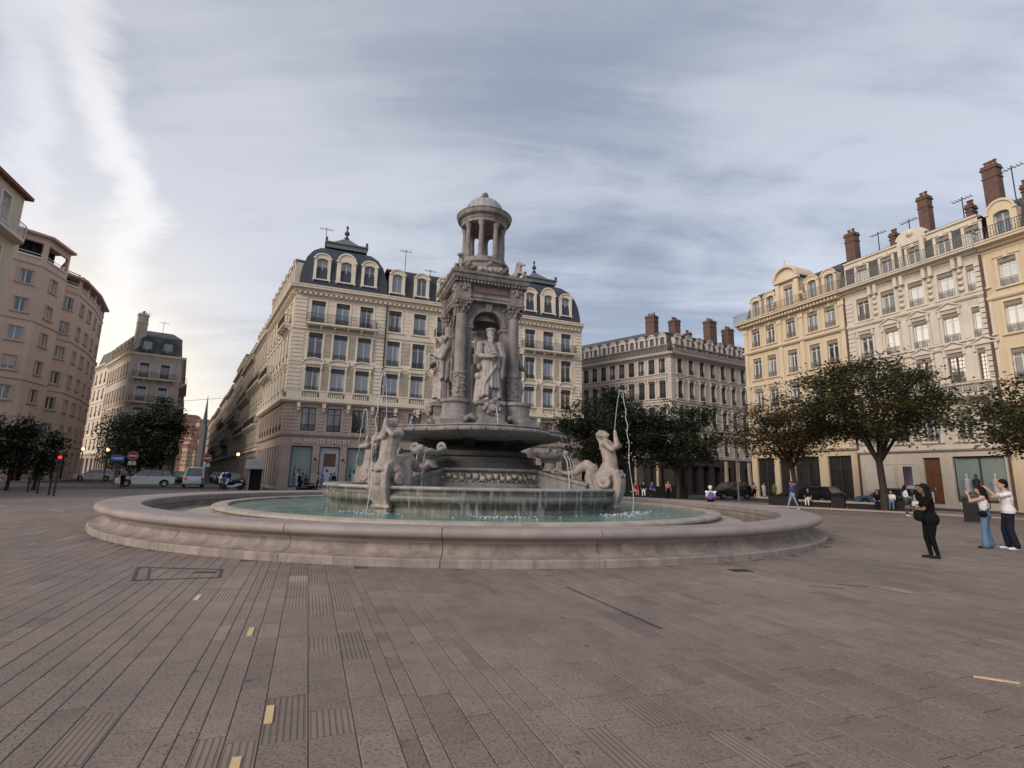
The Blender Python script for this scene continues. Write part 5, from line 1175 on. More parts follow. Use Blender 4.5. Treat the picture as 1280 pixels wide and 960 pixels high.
# columns, piers, arches
q = 1.15
for k in range(4):
    R_ = Matrix.Rotation(k * PI / 2, 3, 'Z'); p = R_ @ Vector((-q, -q, 0))
    b = MB(); b.lathe([(.36, 4.63), (.36, 4.70), (.31, 4.72), (.34, 4.78), (.28, 4.83), (.27, 4.88), (.275, 5.70), (.31, 5.74), (.31, 5.80), (.27, 5.84), (.24, 5.88), (.245, 6.6), (.215, 8.28), (.24, 8.31), (.22, 8.35)], 24, (p.x, p.y)); col_ = b.build('column', 'marble', FT, 40)
    b = MB(); rr = random.Random(k)
    for i in range(40):
        a = rr.random() * 6.28; b.sphere((p.x + .27 * math.cos(a), p.y + .27 * math.sin(a), rr.uniform(4.95, 5.65)), rr.uniform(.03, .065), 6)
    b.build('carved_relief', 'marble', col_, 60, stuff=True)
    b = MB(); b.lathe([(.22, 8.35), (.24, 8.5), (.30, 8.68), (.37, 8.80)], 16, (p.x, p.y)); rbox(b, 0, p.x - .38, p.x + .38, p.y - .38, p.y + .38, 8.80, 8.88)
    for tier, zz, rr_, hh in ((0, 8.36, .27, .2), (1, 8.52, .31, .2)):
        for i in range(8):
            a = i * PI / 4 + tier * PI / 8; ca, sa = math.cos(a), math.sin(a)
            b.tube([(p.x + rr_ * .85 * ca, p.y + rr_ * .85 * sa, zz), (p.x + rr_ * ca, p.y + rr_ * sa, zz + hh * .6), (p.x + (rr_ + .09) * ca, p.y + (rr_ + .09) * sa, zz + hh), (p.x + (rr_ + .12) * ca, p.y + (rr_ + .12) * sa, zz + hh - .05)], [.06, .055, .05, .03], 6)
    for i in range(4):
        a = PI / 4 + i * PI / 2; b.sphere((p.x + .4 * math.cos(a), p.y + .4 * math.sin(a), 8.74), .09, 8)
    b.build('capital', 'marble', FT, 50)
    b = MB(); c1 = R_ @ Vector((-.86, -.86, 0)); rbox(b, 0, c1.x - .2, c1.x + .2, c1.y - .2, c1.y + .2, 4.62, 7.75); rbox(b, 0, c1.x - .25, c1.x + .25, c1.y - .25, c1.y + .25, 7.751, 7.9); rbox(b, 0, c1.x - .25, c1.x + .25, c1.y - .25, c1.y + .25, 4.621, 4.85); b.build('pier', 'marble', FT)
    # arch wall of this face
    b = MB(); n = 14; yo, yi = -1.06, -.74; T_ = lambda x, y, z: tuple(R_ @ Vector((x, y, z)))
    A = [(-.66 * math.cos(PI * i / n), 7.9 + .66 * math.sin(PI * i / n)) for i in range(n + 1)]; O = [(-1.06, 7.9)] + [(-1.06 + 2.12 * i / (n - 2), 8.9) for i in range(n - 1)] + [(1.06, 7.9)]
    for i in range(n):
        for yy in (yo, yi): b.face([T_(A[i][0], yy, A[i][1]), T_(A[i + 1][0], yy, A[i + 1][1]), T_(O[i + 1][0], yy, O[i + 1][1]), T_(O[i][0], yy, O[i][1])])
        b.face([T_(A[i][0], yo, A[i][1]), T_(A[i][0], yi, A[i][1]), T_(A[i + 1][0], yi, A[i + 1][1]), T_(A[i + 1][0], yo, A[i + 1][1])])
    b.T = T_
    for i in range(n):
        f = 1.22; p0_, p1_ = A[i], A[i + 1]
        b.prism([p0_, p1_, (p1_[0] * f, 7.9 + (p1_[1] - 7.9) * f), (p0_[0] * f, 7.9 + (p0_[1] - 7.9) * f)], -1.14, -1.061, 'y')
    b.prism([(-.1, 8.5), (.1, 8.5), (.15, 8.86), (-.15, 8.86)], -1.24, -1.141, 'y'); b.sphere((-.72, -1.08, 8.66), .1, 8); b.sphere((.72, -1.08, 8.66), .1, 8)
    b.build('arch', 'marble', FT)
b = MB(); b.lathe([(.9, 8.2), (.75, 8.6), (.4, 8.85), (.05, 8.9)], 20, caps=False); rbox(b, 0, -1.0, 1.0, -1.0, 1.0, 8.86, 8.92); b.build('vault', 'marble', FT, 60)
b = MB(); rbox(b, 0, -.36, .36, -.36, .36, 4.62, 6.4); b.lathe([(.34, 6.4), (.28, 6.5), (.24, 7.6), (.3, 7.7), (.42, 7.8), (.42, 7.9)], 16); b.build('central_pillar', 'marble', FT, 30)
def sq(h): return [(-h, -h), (h, -h), (h, h), (-h, h)]
b = MB()
ent = [(1.38, 8.89), (1.38, 9.02), (1.42, 9.02), (1.42, 9.14), (1.47, 9.2), (1.34, 9.21), (1.34, 9.56), (1.42, 9.6), (1.42, 9.66), (1.62, 9.72), (1.66, 9.80), (1.66, 9.86), (1.74, 9.92), (1.76, 10.02), (1.5, 10.08), (1.4, 10.1)]
b.loft([[(x, y, z) for x, y in sq(h)] for h, z in ent])
for k in range(4):
    for x in [-1.5 + .15 * i for i in range(21)]: rbox(b, k * PI / 2, x - .04, x + .04, -1.6, -1.43, 9.59, 9.68)
    for x in (-1.15, 1.15): rbox(b, k * PI / 2, x - .27, x + .27, -1.5, -1.3, 8.9, 9.6)
b.build('entablature', 'marble', FT)
for k in range(4):
    b = MB(); rbox(b, k * PI / 2, -.78, .78, -1.40, -1.3, 9.25, 9.52); pl = b.build('inscription_plaque', 'plaque', FT)
    b = MB(); R_ = Matrix.Rotation(k * PI / 2, 3, 'Z'); b.T = lambda x, y, z: tuple(R_ @ Vector((x, y, z)))
    for sg in (-1, 1):
        for i in range(5): b.sphere((sg * 1.15, -1.5, 9.3 + .06 * i), .12 - .015 * i, 6)
        b.sphere((sg * 1.3, -1.48, 9.42), .1, 6); b.sphere((sg * 1.0, -1.48, 9.42), .1, 6)
    b.build('scroll_console', 'marble', FT, 50)
# crowning lantern
b = MB(); b.lathe([(1.35, 10.08), (1.35, 10.22), (1.2, 10.26), (1.15, 10.35), (1.12, 10.75), (1.2, 10.82), (1.2, 10.92), (1.02, 10.96), (1.02, 11.12), (.3, 11.12)], 40); b.build('lantern_base', 'marble', FT, 30)
b = MB()
for k in range(8):
    a = k * PI / 4
    for sg in (-1, 1):
        pts = [((1.18 + .06 * math.sin(t)) * math.cos(a + sg * (.08 + .05 * t)), (1.18 + .06 * math.sin(t)) * math.sin(a + sg * (.08 + .05 * t)), 10.55 - .1 * math.sin(t * .95)) for t in [i * .6 for i in range(7)]]; b.tube(pts, [.05, .08, .1, .11, .1, .08, .05], 6)
    b.sphere((1.2 * math.cos(a), 1.2 * math.sin(a), 10.66), .13, 8)
b.build('carved_garland', 'marble', FT, 60)
for k in range(8):
    a = (k + .5) * PI / 4; c_ = (.86 * math.cos(a), .86 * math.sin(a)); b = MB()
    b.lathe([(.17, 11.12), (.17, 11.18), (.13, 11.2), (.145, 11.25), (.115, 11.29), (.125, 11.7), (.1, 12.55), (.12, 12.57), (.11, 12.62), (.17, 12.74), (.17, 12.8)], 12, c_); b.build('lantern_column', 'marble', FT, 40)
b = MB(); b.lathe([(.62, 12.8), (1.02, 12.8), (1.02, 12.92), (1.06, 12.98), (1.06, 13.05), (1.2, 13.12), (1.24, 13.2), (1.24, 13.27), (1.28, 13.33), (1.1, 13.38), (.95, 13.40)], 48, caps=False); b.lathe([(.62, 12.8), (.5, 12.95), (.02, 13.05)], 24, caps=False); b.build('lantern_cornice', 'marble', FT, 30)
b = MB()
for k in range(40):
    a = 2 * PI * k / 40; b.sphere((.92 * math.cos(a), .92 * math.sin(a), 13.43), .05, 6)
b.build('carved_beads', 'marble', FT, 60, stuff=True)
b = MB(); b.lathe([(.92, 13.38), (.92, 13.5), (.88, 13.54), (.86, 13.7), (.78, 13.9), (.63, 14.08), (.42, 14.2), (.18, 14.25)], 48); 
for k in range(20):
    a = 2 * PI * k / 20; b.tube([(r_ * math.cos(a), r_ * math.sin(a), z) for r_, z in ((.885, 13.54), (.865, 13.7), (.785, 13.9), (.635, 14.085), (.425, 14.205))], .011, 4)
b.build('lantern_dome', 'domelead', FT, 40)
b = MB(); b.lathe([(.28, 14.2), (.22, 14.27), (.12, 14.3), (.1, 14.34), (.18, 14.39), (.19, 14.45), (.1, 14.5), (.14, 14.55), (.12, 14.61), (.05, 14.66), (.01, 14.7)], 14); b.build('finial', 'marble', FT, 60)

# ------------------------------------------------------------------ sculpted bodies: overlapping capsules fused into one continuous surface
class Blob:
    def __init__(self): self.p = []
    def cap(self, a, ra, b, rb, tag=0): self.p.append((Vector(a), ra, Vector(b), rb, tag)); return self
    def ball(self, a, r, tag=0, s=(1, 1, 1)): self.p.append((Vector(a), r, Vector(a), r, tag, s)); return self
    def path(self, pts, rs, tag=0):
        if not isinstance(rs, (list, tuple)): rs = [rs] * len(pts)
        for i in range(len(pts) - 1): self.cap(pts[i], rs[i], pts[i + 1], rs[i + 1], tag)
        return self
    def mesh(self, name, mats, voxel, smooth=3, seg=10, factor=.5):
        mb = MB()
        for q_ in self.p:
            a, ra, b_, rb = q_[:4]; s = q_[5] if len(q_) > 5 else (1, 1, 1); d = b_ - a
            if d.length < 1e-6: ax = Vector((0, 0, 1)); d = Vector()
            else: ax = d.normalized()
            u = ax.cross(Vector((0, 0, 1)) if abs(ax.z) < .9 else Vector((1, 0, 0))).normalized(); v = ax.cross(u); rings = []
            for k in range(5):
                t = -PI / 2 + PI / 2 * (k + .15) / 4.3; rings.append((a, ra * math.cos(t), ra * math.sin(t)))
            for k in range(5):
                t = PI / 2 * (k) / 4.3; rings.append((b_, rb * math.cos(t), rb * math.sin(t)))
            R_ = []
            for c_, r_, h_ in rings:
                R_.append([tuple(c_ + Vector(((u * (r_ * math.cos(2 * PI * i / seg)) + v * (r_ * math.sin(2 * PI * i / seg)) + ax * h_)[j] * s[j] for j in range(3)))) for i in range(seg)])
            mb.loft(R_)
        me = bpy.data.meshes.new('tmp'); me.from_pydata(mb.v, [], mb.f)
        import bmesh
        bm = bmesh.new(); bm.from_mesh(me); bmesh.ops.recalc_face_normals(bm, faces=bm.faces); bm.to_mesh(me); bm.free()
        o = bpy.data.objects.new('tmp', me); COL.objects.link(o)
        r_ = o.modifiers.new('r', 'REMESH'); r_.mode = 'VOXEL'; r_.voxel_size = voxel; r_.adaptivity = 0
        if smooth: sm = o.modifiers.new('s', 'SMOOTH'); sm.factor = factor; sm.iterations = smooth
        dg = bpy.context.evaluated_depsgraph_get(); out = bpy.data.meshes.new_from_object(o.evaluated_get(dg)); bpy.data.objects.remove(o); bpy.data.meshes.remove(me)
        out.name = name; out.materials.clear()
        for m_ in mats: out.materials.append(M[m_] if isinstance(m_, str) else m_)
        nf = len(out.polygons)
        if len(mats) > 1 and nf:
            cc = np.empty(nf * 3); out.polygons.foreach_get('center', cc); cc = cc.reshape(-1, 3); best = np.full(nf, 1e9); idx = np.zeros(nf, int)
            for q_ in self.p:
                a = np.array(q_[0]); d = np.array(q_[2]) - a; L2 = d @ d; t = np.clip((cc - a) @ d / L2, 0, 1) if L2 > 1e-9 else np.zeros(nf)
                s = np.array(q_[5] if len(q_) > 5 else (1, 1, 1)); dist = np.linalg.norm((cc - (a + t[:, None] * d)) / s, axis=1) - (q_[1] + (q_[3] - q_[1]) * t)
                dist *= s.min(); m_ = dist < best; best[m_] = dist[m_]; idx[m_] = q_[4]
            out.polygons.foreach_set('material_index', idx.astype(np.int32))
        out.polygons.foreach_set('use_smooth', [True] * nf); out.update(); return out
def ik(a, c_, l1, l2, bend):
    a, c_ = Vector(a), Vector(c_); d = c_ - a; L_ = min(d.length, (l1 + l2) * .999); d = d.normalized(); c_ = a + d * L_
    x = (l1 * l1 - l2 * l2 + L_ * L_) / (2 * L_); h = math.sqrt(max(l1 * l1 - x * x, 0)); bd = Vector(bend); bd = (bd - d * bd.dot(d)).normalized(); return a + d * x + bd * h, c_

# four artists' statues, three metres tall, standing in front of the arches (local: facing -y, z=0 at the plinth)
def statue(kind):
    B = Blob(); S = 1.0; rr = random.Random(kind * 3 + 1)
    hp = 1.5
    B.cap((-.14, 0, .1), .15, (-.15, .02, 1.4), .22); B.cap((.16, -.06, .1), .14, (.14, 0, 1.4), .22)
    B.ball((-.14, -.16, .07), .11, s=(1, 1.9, .8)); B.ball((.18, -.24, .07), .11, s=(1, 1.9, .8))
    # robe: a bell of hanging folds
    for i in range(20):
        a = 2 * PI * i / 20 + rr.uniform(-.08, .08); front = math.sin(a) < -.75
        zb = .18 if not front else (.55 if kind in (0, 2) and math.cos(a) > -.1 else .25); r0 = .33 + rr.uniform(-.02, .05)
        B.cap((r0 * 1.18 * math.cos(a), r0 * math.sin(a) * .92, zb), rr.uniform(.05, .085), (.27 * math.cos(a), .2 * math.sin(a), 1.72), .075)
    B.cap((0, .02, .5), .24, (0, 0, 1.6), .25); B.cap((0, 0, 1.55), .27, (0, .02, 2.1), .30); B.cap((-.24, .03, 2.3), .15, (.24, .03, 2.3), .15); B.cap((0, .02, 2.05), .27, (0, .02, 2.3), .2)
    B.cap((0, .03, 2.35), .11, (0, .0, 2.55), .10)
    # mantle
    for i in range(7):
        x = .36 + .03 * math.sin(i * 2.1); y = -.16 + .07 * i; B.path([(.30, y * .6, 2.36), (x + .1, y, 1.7), (x + .06 + .03 * (i % 2), y, .95 + .08 * (i % 3))], [.07, .075, .055])
    for i in range(5): B.path([(-.28 + .05 * i, -.2, 2.36), (-.1 + .09 * i, -.30, 1.95 - .05 * i), (.3, -.22, 1.75 - .1 * i)], [.05, .05, .05])
    for i in range(6): B.path([(.34 - .04 * i, -.22, 1.72 - .05 * i), (.1 - .06 * i, -.34, 1.3 - .1 * i), (-.28, -.2, .8 - .08 * i)], [.04, .045, .035])
    # arms
    for sg, hand in ((-1, (-.1, -.42, 1.72)), (1, (.08, -.40, 1.78))) if kind in (0, 2, 3) else ((-1, (-.38, -.5, 1.55)), (1, (.2, -.42, 2.0))):
        sh = (sg * .36, .03, 2.28); el, ha = ik(sh, hand, .52, .46, (sg * .8, .3, -.8)); B.cap(sh, .14, el, .115); B.cap(el, .12, ha, .075); B.ball(ha, .09, s=(1, 1.2, .8))
        for f in range(4): B.cap(ha + Vector((.03 * (f - 1.5), -.05, -.02)), .025, ha + Vector((.035 * (f - 1.5) + sg * -.04, -.14, -.05)), .02)
        B.ball(sh, .17)
        for t in (.3, .6, .9): p = Vector(sh).lerp(el, t); B.ball(p + Vector((sg * .04, 0, 0)), .13)
    if kind == 0: B.ball((0, -.46, 1.84), .15, s=(1.1, .6, .35))
    if kind == 1:
        for x in (-.2, 0, .2, .4, .55):
            for z in (1.4, 1.6, 1.8, 1.95): B.ball((x - .3, -.6, z), .13, s=(1, .25, 1))
    if kind == 3: B.cap((-.05, -.5, 1.3), .035, (.0, -.48, 2.3), .035)
    # head
    B.ball((0, -.03, 2.72), .175, s=(.86, 1, 1.15)); B.ball((0, -.09, 2.62), .12, s=(.95, 1, 1)); B.cap((0, -.2, 2.75), .03, (0, -.235, 2.69), .035); B.ball((-.06, -.165, 2.8), .035); B.ball((.06, -.165, 2.8), .035)
    if kind != 1:
        B.cap((0, -.16, 2.56), .07, (0, -.19, 2.36), .045); B.ball((-.07, -.13, 2.58), .06); B.ball((.07, -.13, 2.58), .06)
    if kind == 0: B.ball((0, -.02, 2.9), .2, s=(1.05, 1.05, .42)); B.ball((0, -.02, 2.86), .19, s=(1, 1, .3))
    elif kind == 1: 
        for i in range(16): a = i * .9; B.ball((.14 * math.cos(a), .04 + .12 * math.sin(a), 2.76 + .01 * (i % 5)), .07)
    else:
        for i in range(14): a = PI * i / 13; B.ball((.15 * math.cos(a), .07 + .1 * math.sin(a), 2.74 - .02 * (i % 3)), .075)
        B.ball((0, 0, 2.86), .15, s=(1.1, 1.1, .6))
    # stump behind
    B.path([(-.42, .05, 0), (-.4, .08, .55), (-.38, .05, .95)], [.17, .14, .12]); B.ball((-.42, .02, 1.0), .15); B.ball((-.45, -.12, 1.35), .1, s=(.8, .8, 1.4))
    return B.mesh('statue', ['statue'], .022, 1, factor=.3)
for k, lab in ((0, 'robed bearded statue in a flat cap holding a small book'), (1, 'robed statue holding a large board before him'), (2, 'robed statue at the back of the tower'), (3, 'robed statue with a staff on the right face')):
    a = -k * PI / 2 ; p = Matrix.Rotation(a, 3, 'Z') @ Vector((0, -1.62, 4.6)); o = put(statue(k), 'statue', FT, p, a, label=lab, scale=(1.1, 1.05, 1.03))

# sirens: radial outward is local +x
def siren(kind):
    B = Blob(); f = kind == 'female'
    hx = -.28 if f else -.08
    # fishtail body: bulging hip, scroll plate down to the water
    B.path([(-.02, 0, 2.5), (.02, 0, 2.25), (-.03, 0, 2.0), (-.1, 0, 1.75)], [.26, .26, .33, .40])
    B.path([(-.1, 0, 1.78), (-.3, 0, 1.5), (-.22, 0, 1.25), (0, 0, 1.15)], [.36, .36, .34, .3])
    for y in (-.17, 0, .17): B.path([(.05, y, 2.05), (.22, y, 1.85), (.32, y, 1.55), (.28, y, 1.2), (.14, y * .9, .85), (.04, y * .8, .5), (.04, y * .8, .3)], [.14, .15, .16, .17, .16, .15, .15])
    for y in (-.36, .36):      # volutes on both flanks
        for i in range(22):
            t = i * .42; r_ = .26 * (1 - i / 26); B.ball((-.08 + r_ * math.cos(t + 1), y * (1 + .012 * i), 1.55 + r_ * math.sin(t + 1)), .075 + .03 * (1 - i / 22))
        B.ball((-.08, y * 1.12, 1.55), .1); B.path([(.34, y * .8, 1.95), (.44, y * .8, 1.6), (.4, y * .8, 1.2), (.24, y * .66, .8), (.16, y * .55, .45)], [.06, .07, .07, .06, .06])
    B.path([(.46, -.22, 1.78), (.46, .22, 1.78)], .05); B.path([(.5, -.16, 1.82), (.52, 0, 1.72), (.5, .16, 1.82)], .035)
    B.ball((.46, 0, 1.5), .17, s=(.35, 1.1, 1.2)); B.path([(.36, -.26, 1.12), (.36, .26, 1.12)], .05); B.path([(.22, -.3, .62), (.22, .3, .62)], .06)
    # tail curling back over the basin lip
    B.path([(-.35, .08, 1.3), (-.62, .1, 1.35), (-.72, .12, 1.65), (-.68, .12, 1.98), (-.9, .12, 2.16), (-1.15, .12, 2.02), (-1.35, .1, 1.85), (-1.6, .05, 1.82), (-1.85, 0, 1.86)], [.34, .31, .26, .225, .2, .17, .135, .1, .07])
    for sg in (-1, 1): B.path([(-1.8, 0, 1.86), (-1.98, sg * .14, 1.98), (-2.1, sg * .26, 1.9)], [.08, .07, .03])
    for i in range(8): B.ball((-.9 - .11 * i, .12, 2.3 - .045 * i - .02 * (i % 2)), .035)
    # torso
    B.path([(-.0, 0, 2.4), (-.06, 0, 2.65), (-.1, 0, 2.9)], [.255, .30 if not f else .26, .27 if not f else .23]); B.cap((-.1, -.26, 2.95), .14, (-.1, .26, 2.95), .14)
    if f: B.ball((.1, -.12, 2.78), .115); B.ball((.1, .12, 2.78), .115)
    else: B.ball((.06, -.12, 2.84), .13, s=(.7, 1, .8)); B.ball((.06, .12, 2.84), .13, s=(.7, 1, .8))
    B.cap((-.12, 0, 3.0), .1, (hx * .7, 0, 3.16), .1)
    # head tipped back
    hc = Vector((hx * .8, 0, 3.28)); B.ball(hc, .17, s=(1.1, .86, 1)); B.ball(hc + Vector((.1, 0, -.02)), .11); B.cap(hc + Vector((.18, 0, .05)), .03, hc + Vector((.2, 0, .02)), .035)
    for i in range(18): 
        a = i * 1.1; B.ball(hc + Vector((-.08 - .05 * math.cos(a), .13 * math.sin(a), .06 + .07 * math.cos(a * .7))), .075)
    if f: B.ball(hc + Vector((-.16, 0, .02)), .13); B.path([hc + Vector((-.2, 0, -.05)), (hx - .06, .0, 3.0), (-.32, 0, 2.75)], [.08, .06, .05])
    else:
        for i in range(6): B.ball(hc + Vector((.1 + .02 * (i % 2), -.09 + .036 * i, -.14 - .03 * (i % 3))), .065)
    # horn held up with both hands
    m0, m1 = Vector((.26, 0, 2.86)), Vector((.2, 0, 3.42)); B.path([m0, m0.lerp(m1, .5), m1], [.1, .085, .06])
    for sg in (-1, 1):
        sh = Vector((-.1, sg * .32, 2.95)); tgt = (.24, sg * .07, 3.1 if sg > 0 else 2.82); el, ha = ik(sh, tgt, .38, .34, (.5, sg * .9, -.75)); B.ball(sh, .14); B.cap(sh, .115, el, .09); B.cap(el, .095, ha, .06); B.ball(ha, .08)
        for q_ in range(4): B.cap(ha + Vector((.0, -sg * .02, .06 - .04 * q_)), .024, ha + Vector((.07, -sg * .08, .05 - .04 * q_)), .02)
    return B.mesh('siren', ['siren'], .024, 1, factor=.4)
sm, sf = siren('male'), siren('female')
DIAG = [rad(-135) + k * PI / 2 for k in range(4)]     # local corner directions; first one is the near left corner
for k, a in enumerate(DIAG):
    me = (sm, sf, sm, sf)[k]
    rad_ = 5.78
    put(me, 'siren', FT, (rad_ * math.cos(a), rad_ * math.sin(a), .0), a, scale=(1.05, 1.06, 1.0), label=('bearded siren on the near left blowing a horn upwards', 'female siren on the right blowing a horn upwards', 'siren hidden behind the tower', 'siren on the far left with its tail towards the tower')[k])
    ca, sa = math.cos(a), math.sin(a); T_ = lambda x, y, z: (x * ca - y * sa, x * sa + y * ca, z)
    b = MB(T_); b.loft([[(2.75, -w, z0), (2.75, w, z0), (4.95, w, z1), (4.95, -w, z1)] for w, z0, z1 in ((.28, 1.0, 1.0), (.28, 1.86, 1.36))]); b.loft([[(2.7, -w, z0), (2.7, w, z0), (5.0, w, z1), (5.0, -w, z1)] for w, z0, z1 in ((.36, 1.86, 1.36), (.36, 1.98, 1.46))]); b.build('buttress', 'marble', FT)
    # scallop shell on a stub of pillar
    b = MB(T_); b.lathe([(.3, 1.9), (.22, 2.05), (.2, 2.2), (.45, 2.32)], 14, (3.35, 0), caps=False)
    n = 20; rings = []
    for f, z in ((.25, 2.28), (.7, 2.36), (.95, 2.46), (1.0, 2.54), (.9, 2.56), (.6, 2.5), (.1, 2.47)):
        rings.append([(3.45 + f * (.62 + .05 * math.cos(i * PI)) * math.cos(2 * PI * i / n), f * (.72 + .05 * math.cos(i * PI)) * math.sin(2 * PI * i / n), z + (.03 * math.cos(i * PI) if f > .8 else 0)) for i in range(n)])
    b.loft(rings)
    for sg in (-1, 1):
        for i in range(12): t = i * .55; r_ = .18 * (1 - i / 14); b.sphere((3.55 + .0 * i, sg * (.55 + r_ * math.cos(t)), 2.62 + r_ * math.sin(t)), .07, 6)
    b.sphere((4.0, 0, 2.58), .14, 8); b.build('shell', 'basinlip', FT, 50)
# sea-horses on the corners of the entablature
def seahorse():
    B = Blob(); B.path([(-.5, 0, .12), (-.2, 0, .2), (.1, 0, .28), (.28, 0, .5), (.3, 0, .75), (.36, 0, .86)], [.08, .17, .2, .16, .12, .12]); B.cap((.36, 0, .88), .11, (.6, 0, .8), .065); B.ball((.3, .07, 1.0), .045); B.ball((.3, -.07, 1.0), .045)
    for i in range(7): B.ball((.16 - .02 * i, 0, .95 - .09 * i), .07)
    for sg in (-1, 1): B.path([(.3, sg * .12, .4), (.55, sg * .16, .35), (.62, sg * .16, .14)], [.08, .06, .06])
    B.path([(-.45, 0, .15), (-.65, .1, .3), (-.6, .05, .5), (-.45, 0, .45)], [.1, .08, .06, .04]); return B.mesh('seahorse', ['statue'], .028, 1)
shm = seahorse()
for k, a in enumerate(DIAG): put(shm, 'seahorse', FT, (1.62 * math.cos(a), 1.62 * math.sin(a), 10.06), a, scale=(.78, .85, .85))
for k in range(4):
    a = k * PI / 2 + FR * 0; B = Blob(); rr = random.Random(k)
    for i in range(26): B.ball((rr.uniform(-.55, .55), rr.uniform(-.12, .12), .1 + rr.random() * .25 * (1 - abs(i % 5 - 2) * .2)), rr.uniform(.06, .12))
    R_ = Matrix.Rotation(a, 3, 'Z'); put(B.mesh('carved_trophy', ['statue'], .03, 1), 'carved_trophy', FT, R_ @ Vector((0, -1.42, 10.06)), a)

# ------------------------------------------------------------------ water in the air
def jet(p0, p1, top, name, lab, r0=.03, wob=.0, n=60, split=True):
    b = MB(); rr = random.Random(int(p0[0] * 100)); pts = []; rs_ = []
    for i in range(n + 1):
        t = i / n; x = p0[0] + (p1[0] - p0[0]) * t; y = p0[1] + (p1[1] - p0[1]) * t
        tp = .42; z = (p0[2] + (top - p0[2]) * (1 - ((tp - t) / tp) ** 2)) if t < tp else (top + (p1[2] - top) * ((t - tp) / (1 - tp)) ** 2)
        w = wob * max(0, t - tp) / (1 - tp); pts.append((x + w * .7 * math.sin(t * 62 + 2 * math.sin(t * 17)), y + w * .7 * math.cos(t * 55), z)); rs_.append(r0 * (.8 if t < tp else (.55 + .6 * abs(math.sin(t * 70 + 3 * math.sin(t * 23))))))
    b.tube(pts, rs_, 6)
    for i in range(26):
        t = tp + (1 - tp) * rr.random(); k = min(n, int(t * n)); p = pts[k]; b.sphere((p[0] + rr.uniform(-.14, .14), p[1] + rr.uniform(-.14, .14), p[2] + rr.uniform(-.1, .1)), rr.uniform(.012, .028), 5)
    o = b.build(name, 'jet', None, 70); tag(o, lab, 'water jet'); return o
Rw = Matrix.Rotation(FR, 3, 'Z')
def fw(v): return tuple(C0 + Rw @ Vector(v))
for k, a in enumerate(DIAG):
    if k == 2: continue
    d = Vector((math.cos(a), math.sin(a), 0)); h0 = d * 5.98; e = d * 6.62
    jet(fw((h0.x, h0.y, 3.45)), fw((e.x, e.y, .45)), 5.0 if k != 3 else 4.75, 'water_jet', ('arching water jet from the horn of the near left siren', 'tall arching water jet from the horn of the siren on the right', '', 'arching water jet rising from the far left siren')[k], .014, .07)
for k in range(4):
    a = -PI / 2 - k * PI / 2; d = Vector((math.cos(a), math.sin(a), 0))
    if k == 2: continue
    jet(fw((d.x * 2.3, d.y * 2.3, 4.22)), fw((d.x * 2.95, d.y * 2.95, 3.45)), 4.3, 'water_spout', ('thin spout falling from the front lion mask into the upper basin', 'spout arching left from a lion mask into the upper basin', '', 'spout falling from the lion mask on the right of the tower')[k], .02, .01, 12)
# runs of water off the lobed lip, off the shells and down the wall of the middle basin
b = MB(); rr = random.Random(4)
for i in range(7):
    a = rr.random() * 2 * PI; r_ = quat(a, 1.0) + .02; z0 = 3.3; x, y = r_ * math.cos(a), r_ * math.sin(a); r2 = r_ + rr.uniform(.1, .45); e = (r2 * math.cos(a), r2 * math.sin(a))
    z1 = 1.2; pts = [(x + (e[0] - x) * t, y + (e[1] - y) * t, z0 + (z1 - z0) * t * t) for t in [j / 12 * rr.uniform(.95, 1.0) for j in range(13)]]; b.tube(pts, [.004 + .004 * rr.random() for _ in pts], 4)
for a in DIAG:
    for da in (-.35, 0, .3):
        x, y = 4.08 * math.cos(a) - da * math.sin(a), 4.08 * math.sin(a) + da * math.cos(a); b.tube([(x, y, 2.5), (x * 1.03, y * 1.03, 2.3), (x * 1.05, y * 1.05, 1.8), (x * 1.06, y * 1.06, 1.2)], [.03, .022, .02, .03], 5)
o = b.build('falling_water', 'jet', None, 70, stuff=True); o.location = C0; o.rotation_euler = (0, 0, FR); o['label'] = 'thin strings of water falling from the upper basin and shells'; o['category'] = 'falling water'
b = MB(); [b.lathe([(6.06, 1.2), (6.07, 1.1), (6.05, .9), (6.0, .44)], 24, (0, 0), a + .13, a + PI / 2 - .13, caps=False) for a in DIAG]; o = b.build('water_veil', 'veil', None, 60, stuff=True); o.location = C0; o.rotation_euler = (0, 0, FR); o['label'] = 'thin sheet of water running down the middle basin wall'; o['category'] = 'falling water'
b = MB(); rr = random.Random(8)
for a0 in list(DIAG) + [rad(-100), rad(-60)]:
    for i in range(70):
        a = a0 + rr.gauss(0, .1); r_ = 6.5 + abs(rr.gauss(0, .35)); b.sphere((r_ * math.cos(a), r_ * math.sin(a), .445 + abs(rr.gauss(0, .03))), rr.uniform(.012, .04), 5, sz=.6)
o = b.build('splash', 'jet', None, 70, stuff=True); o.location = C0; o.rotation_euler = (0, 0, FR); o['label'] = 'white splashes where the jets land in the pool'; o['category'] = 'splash'

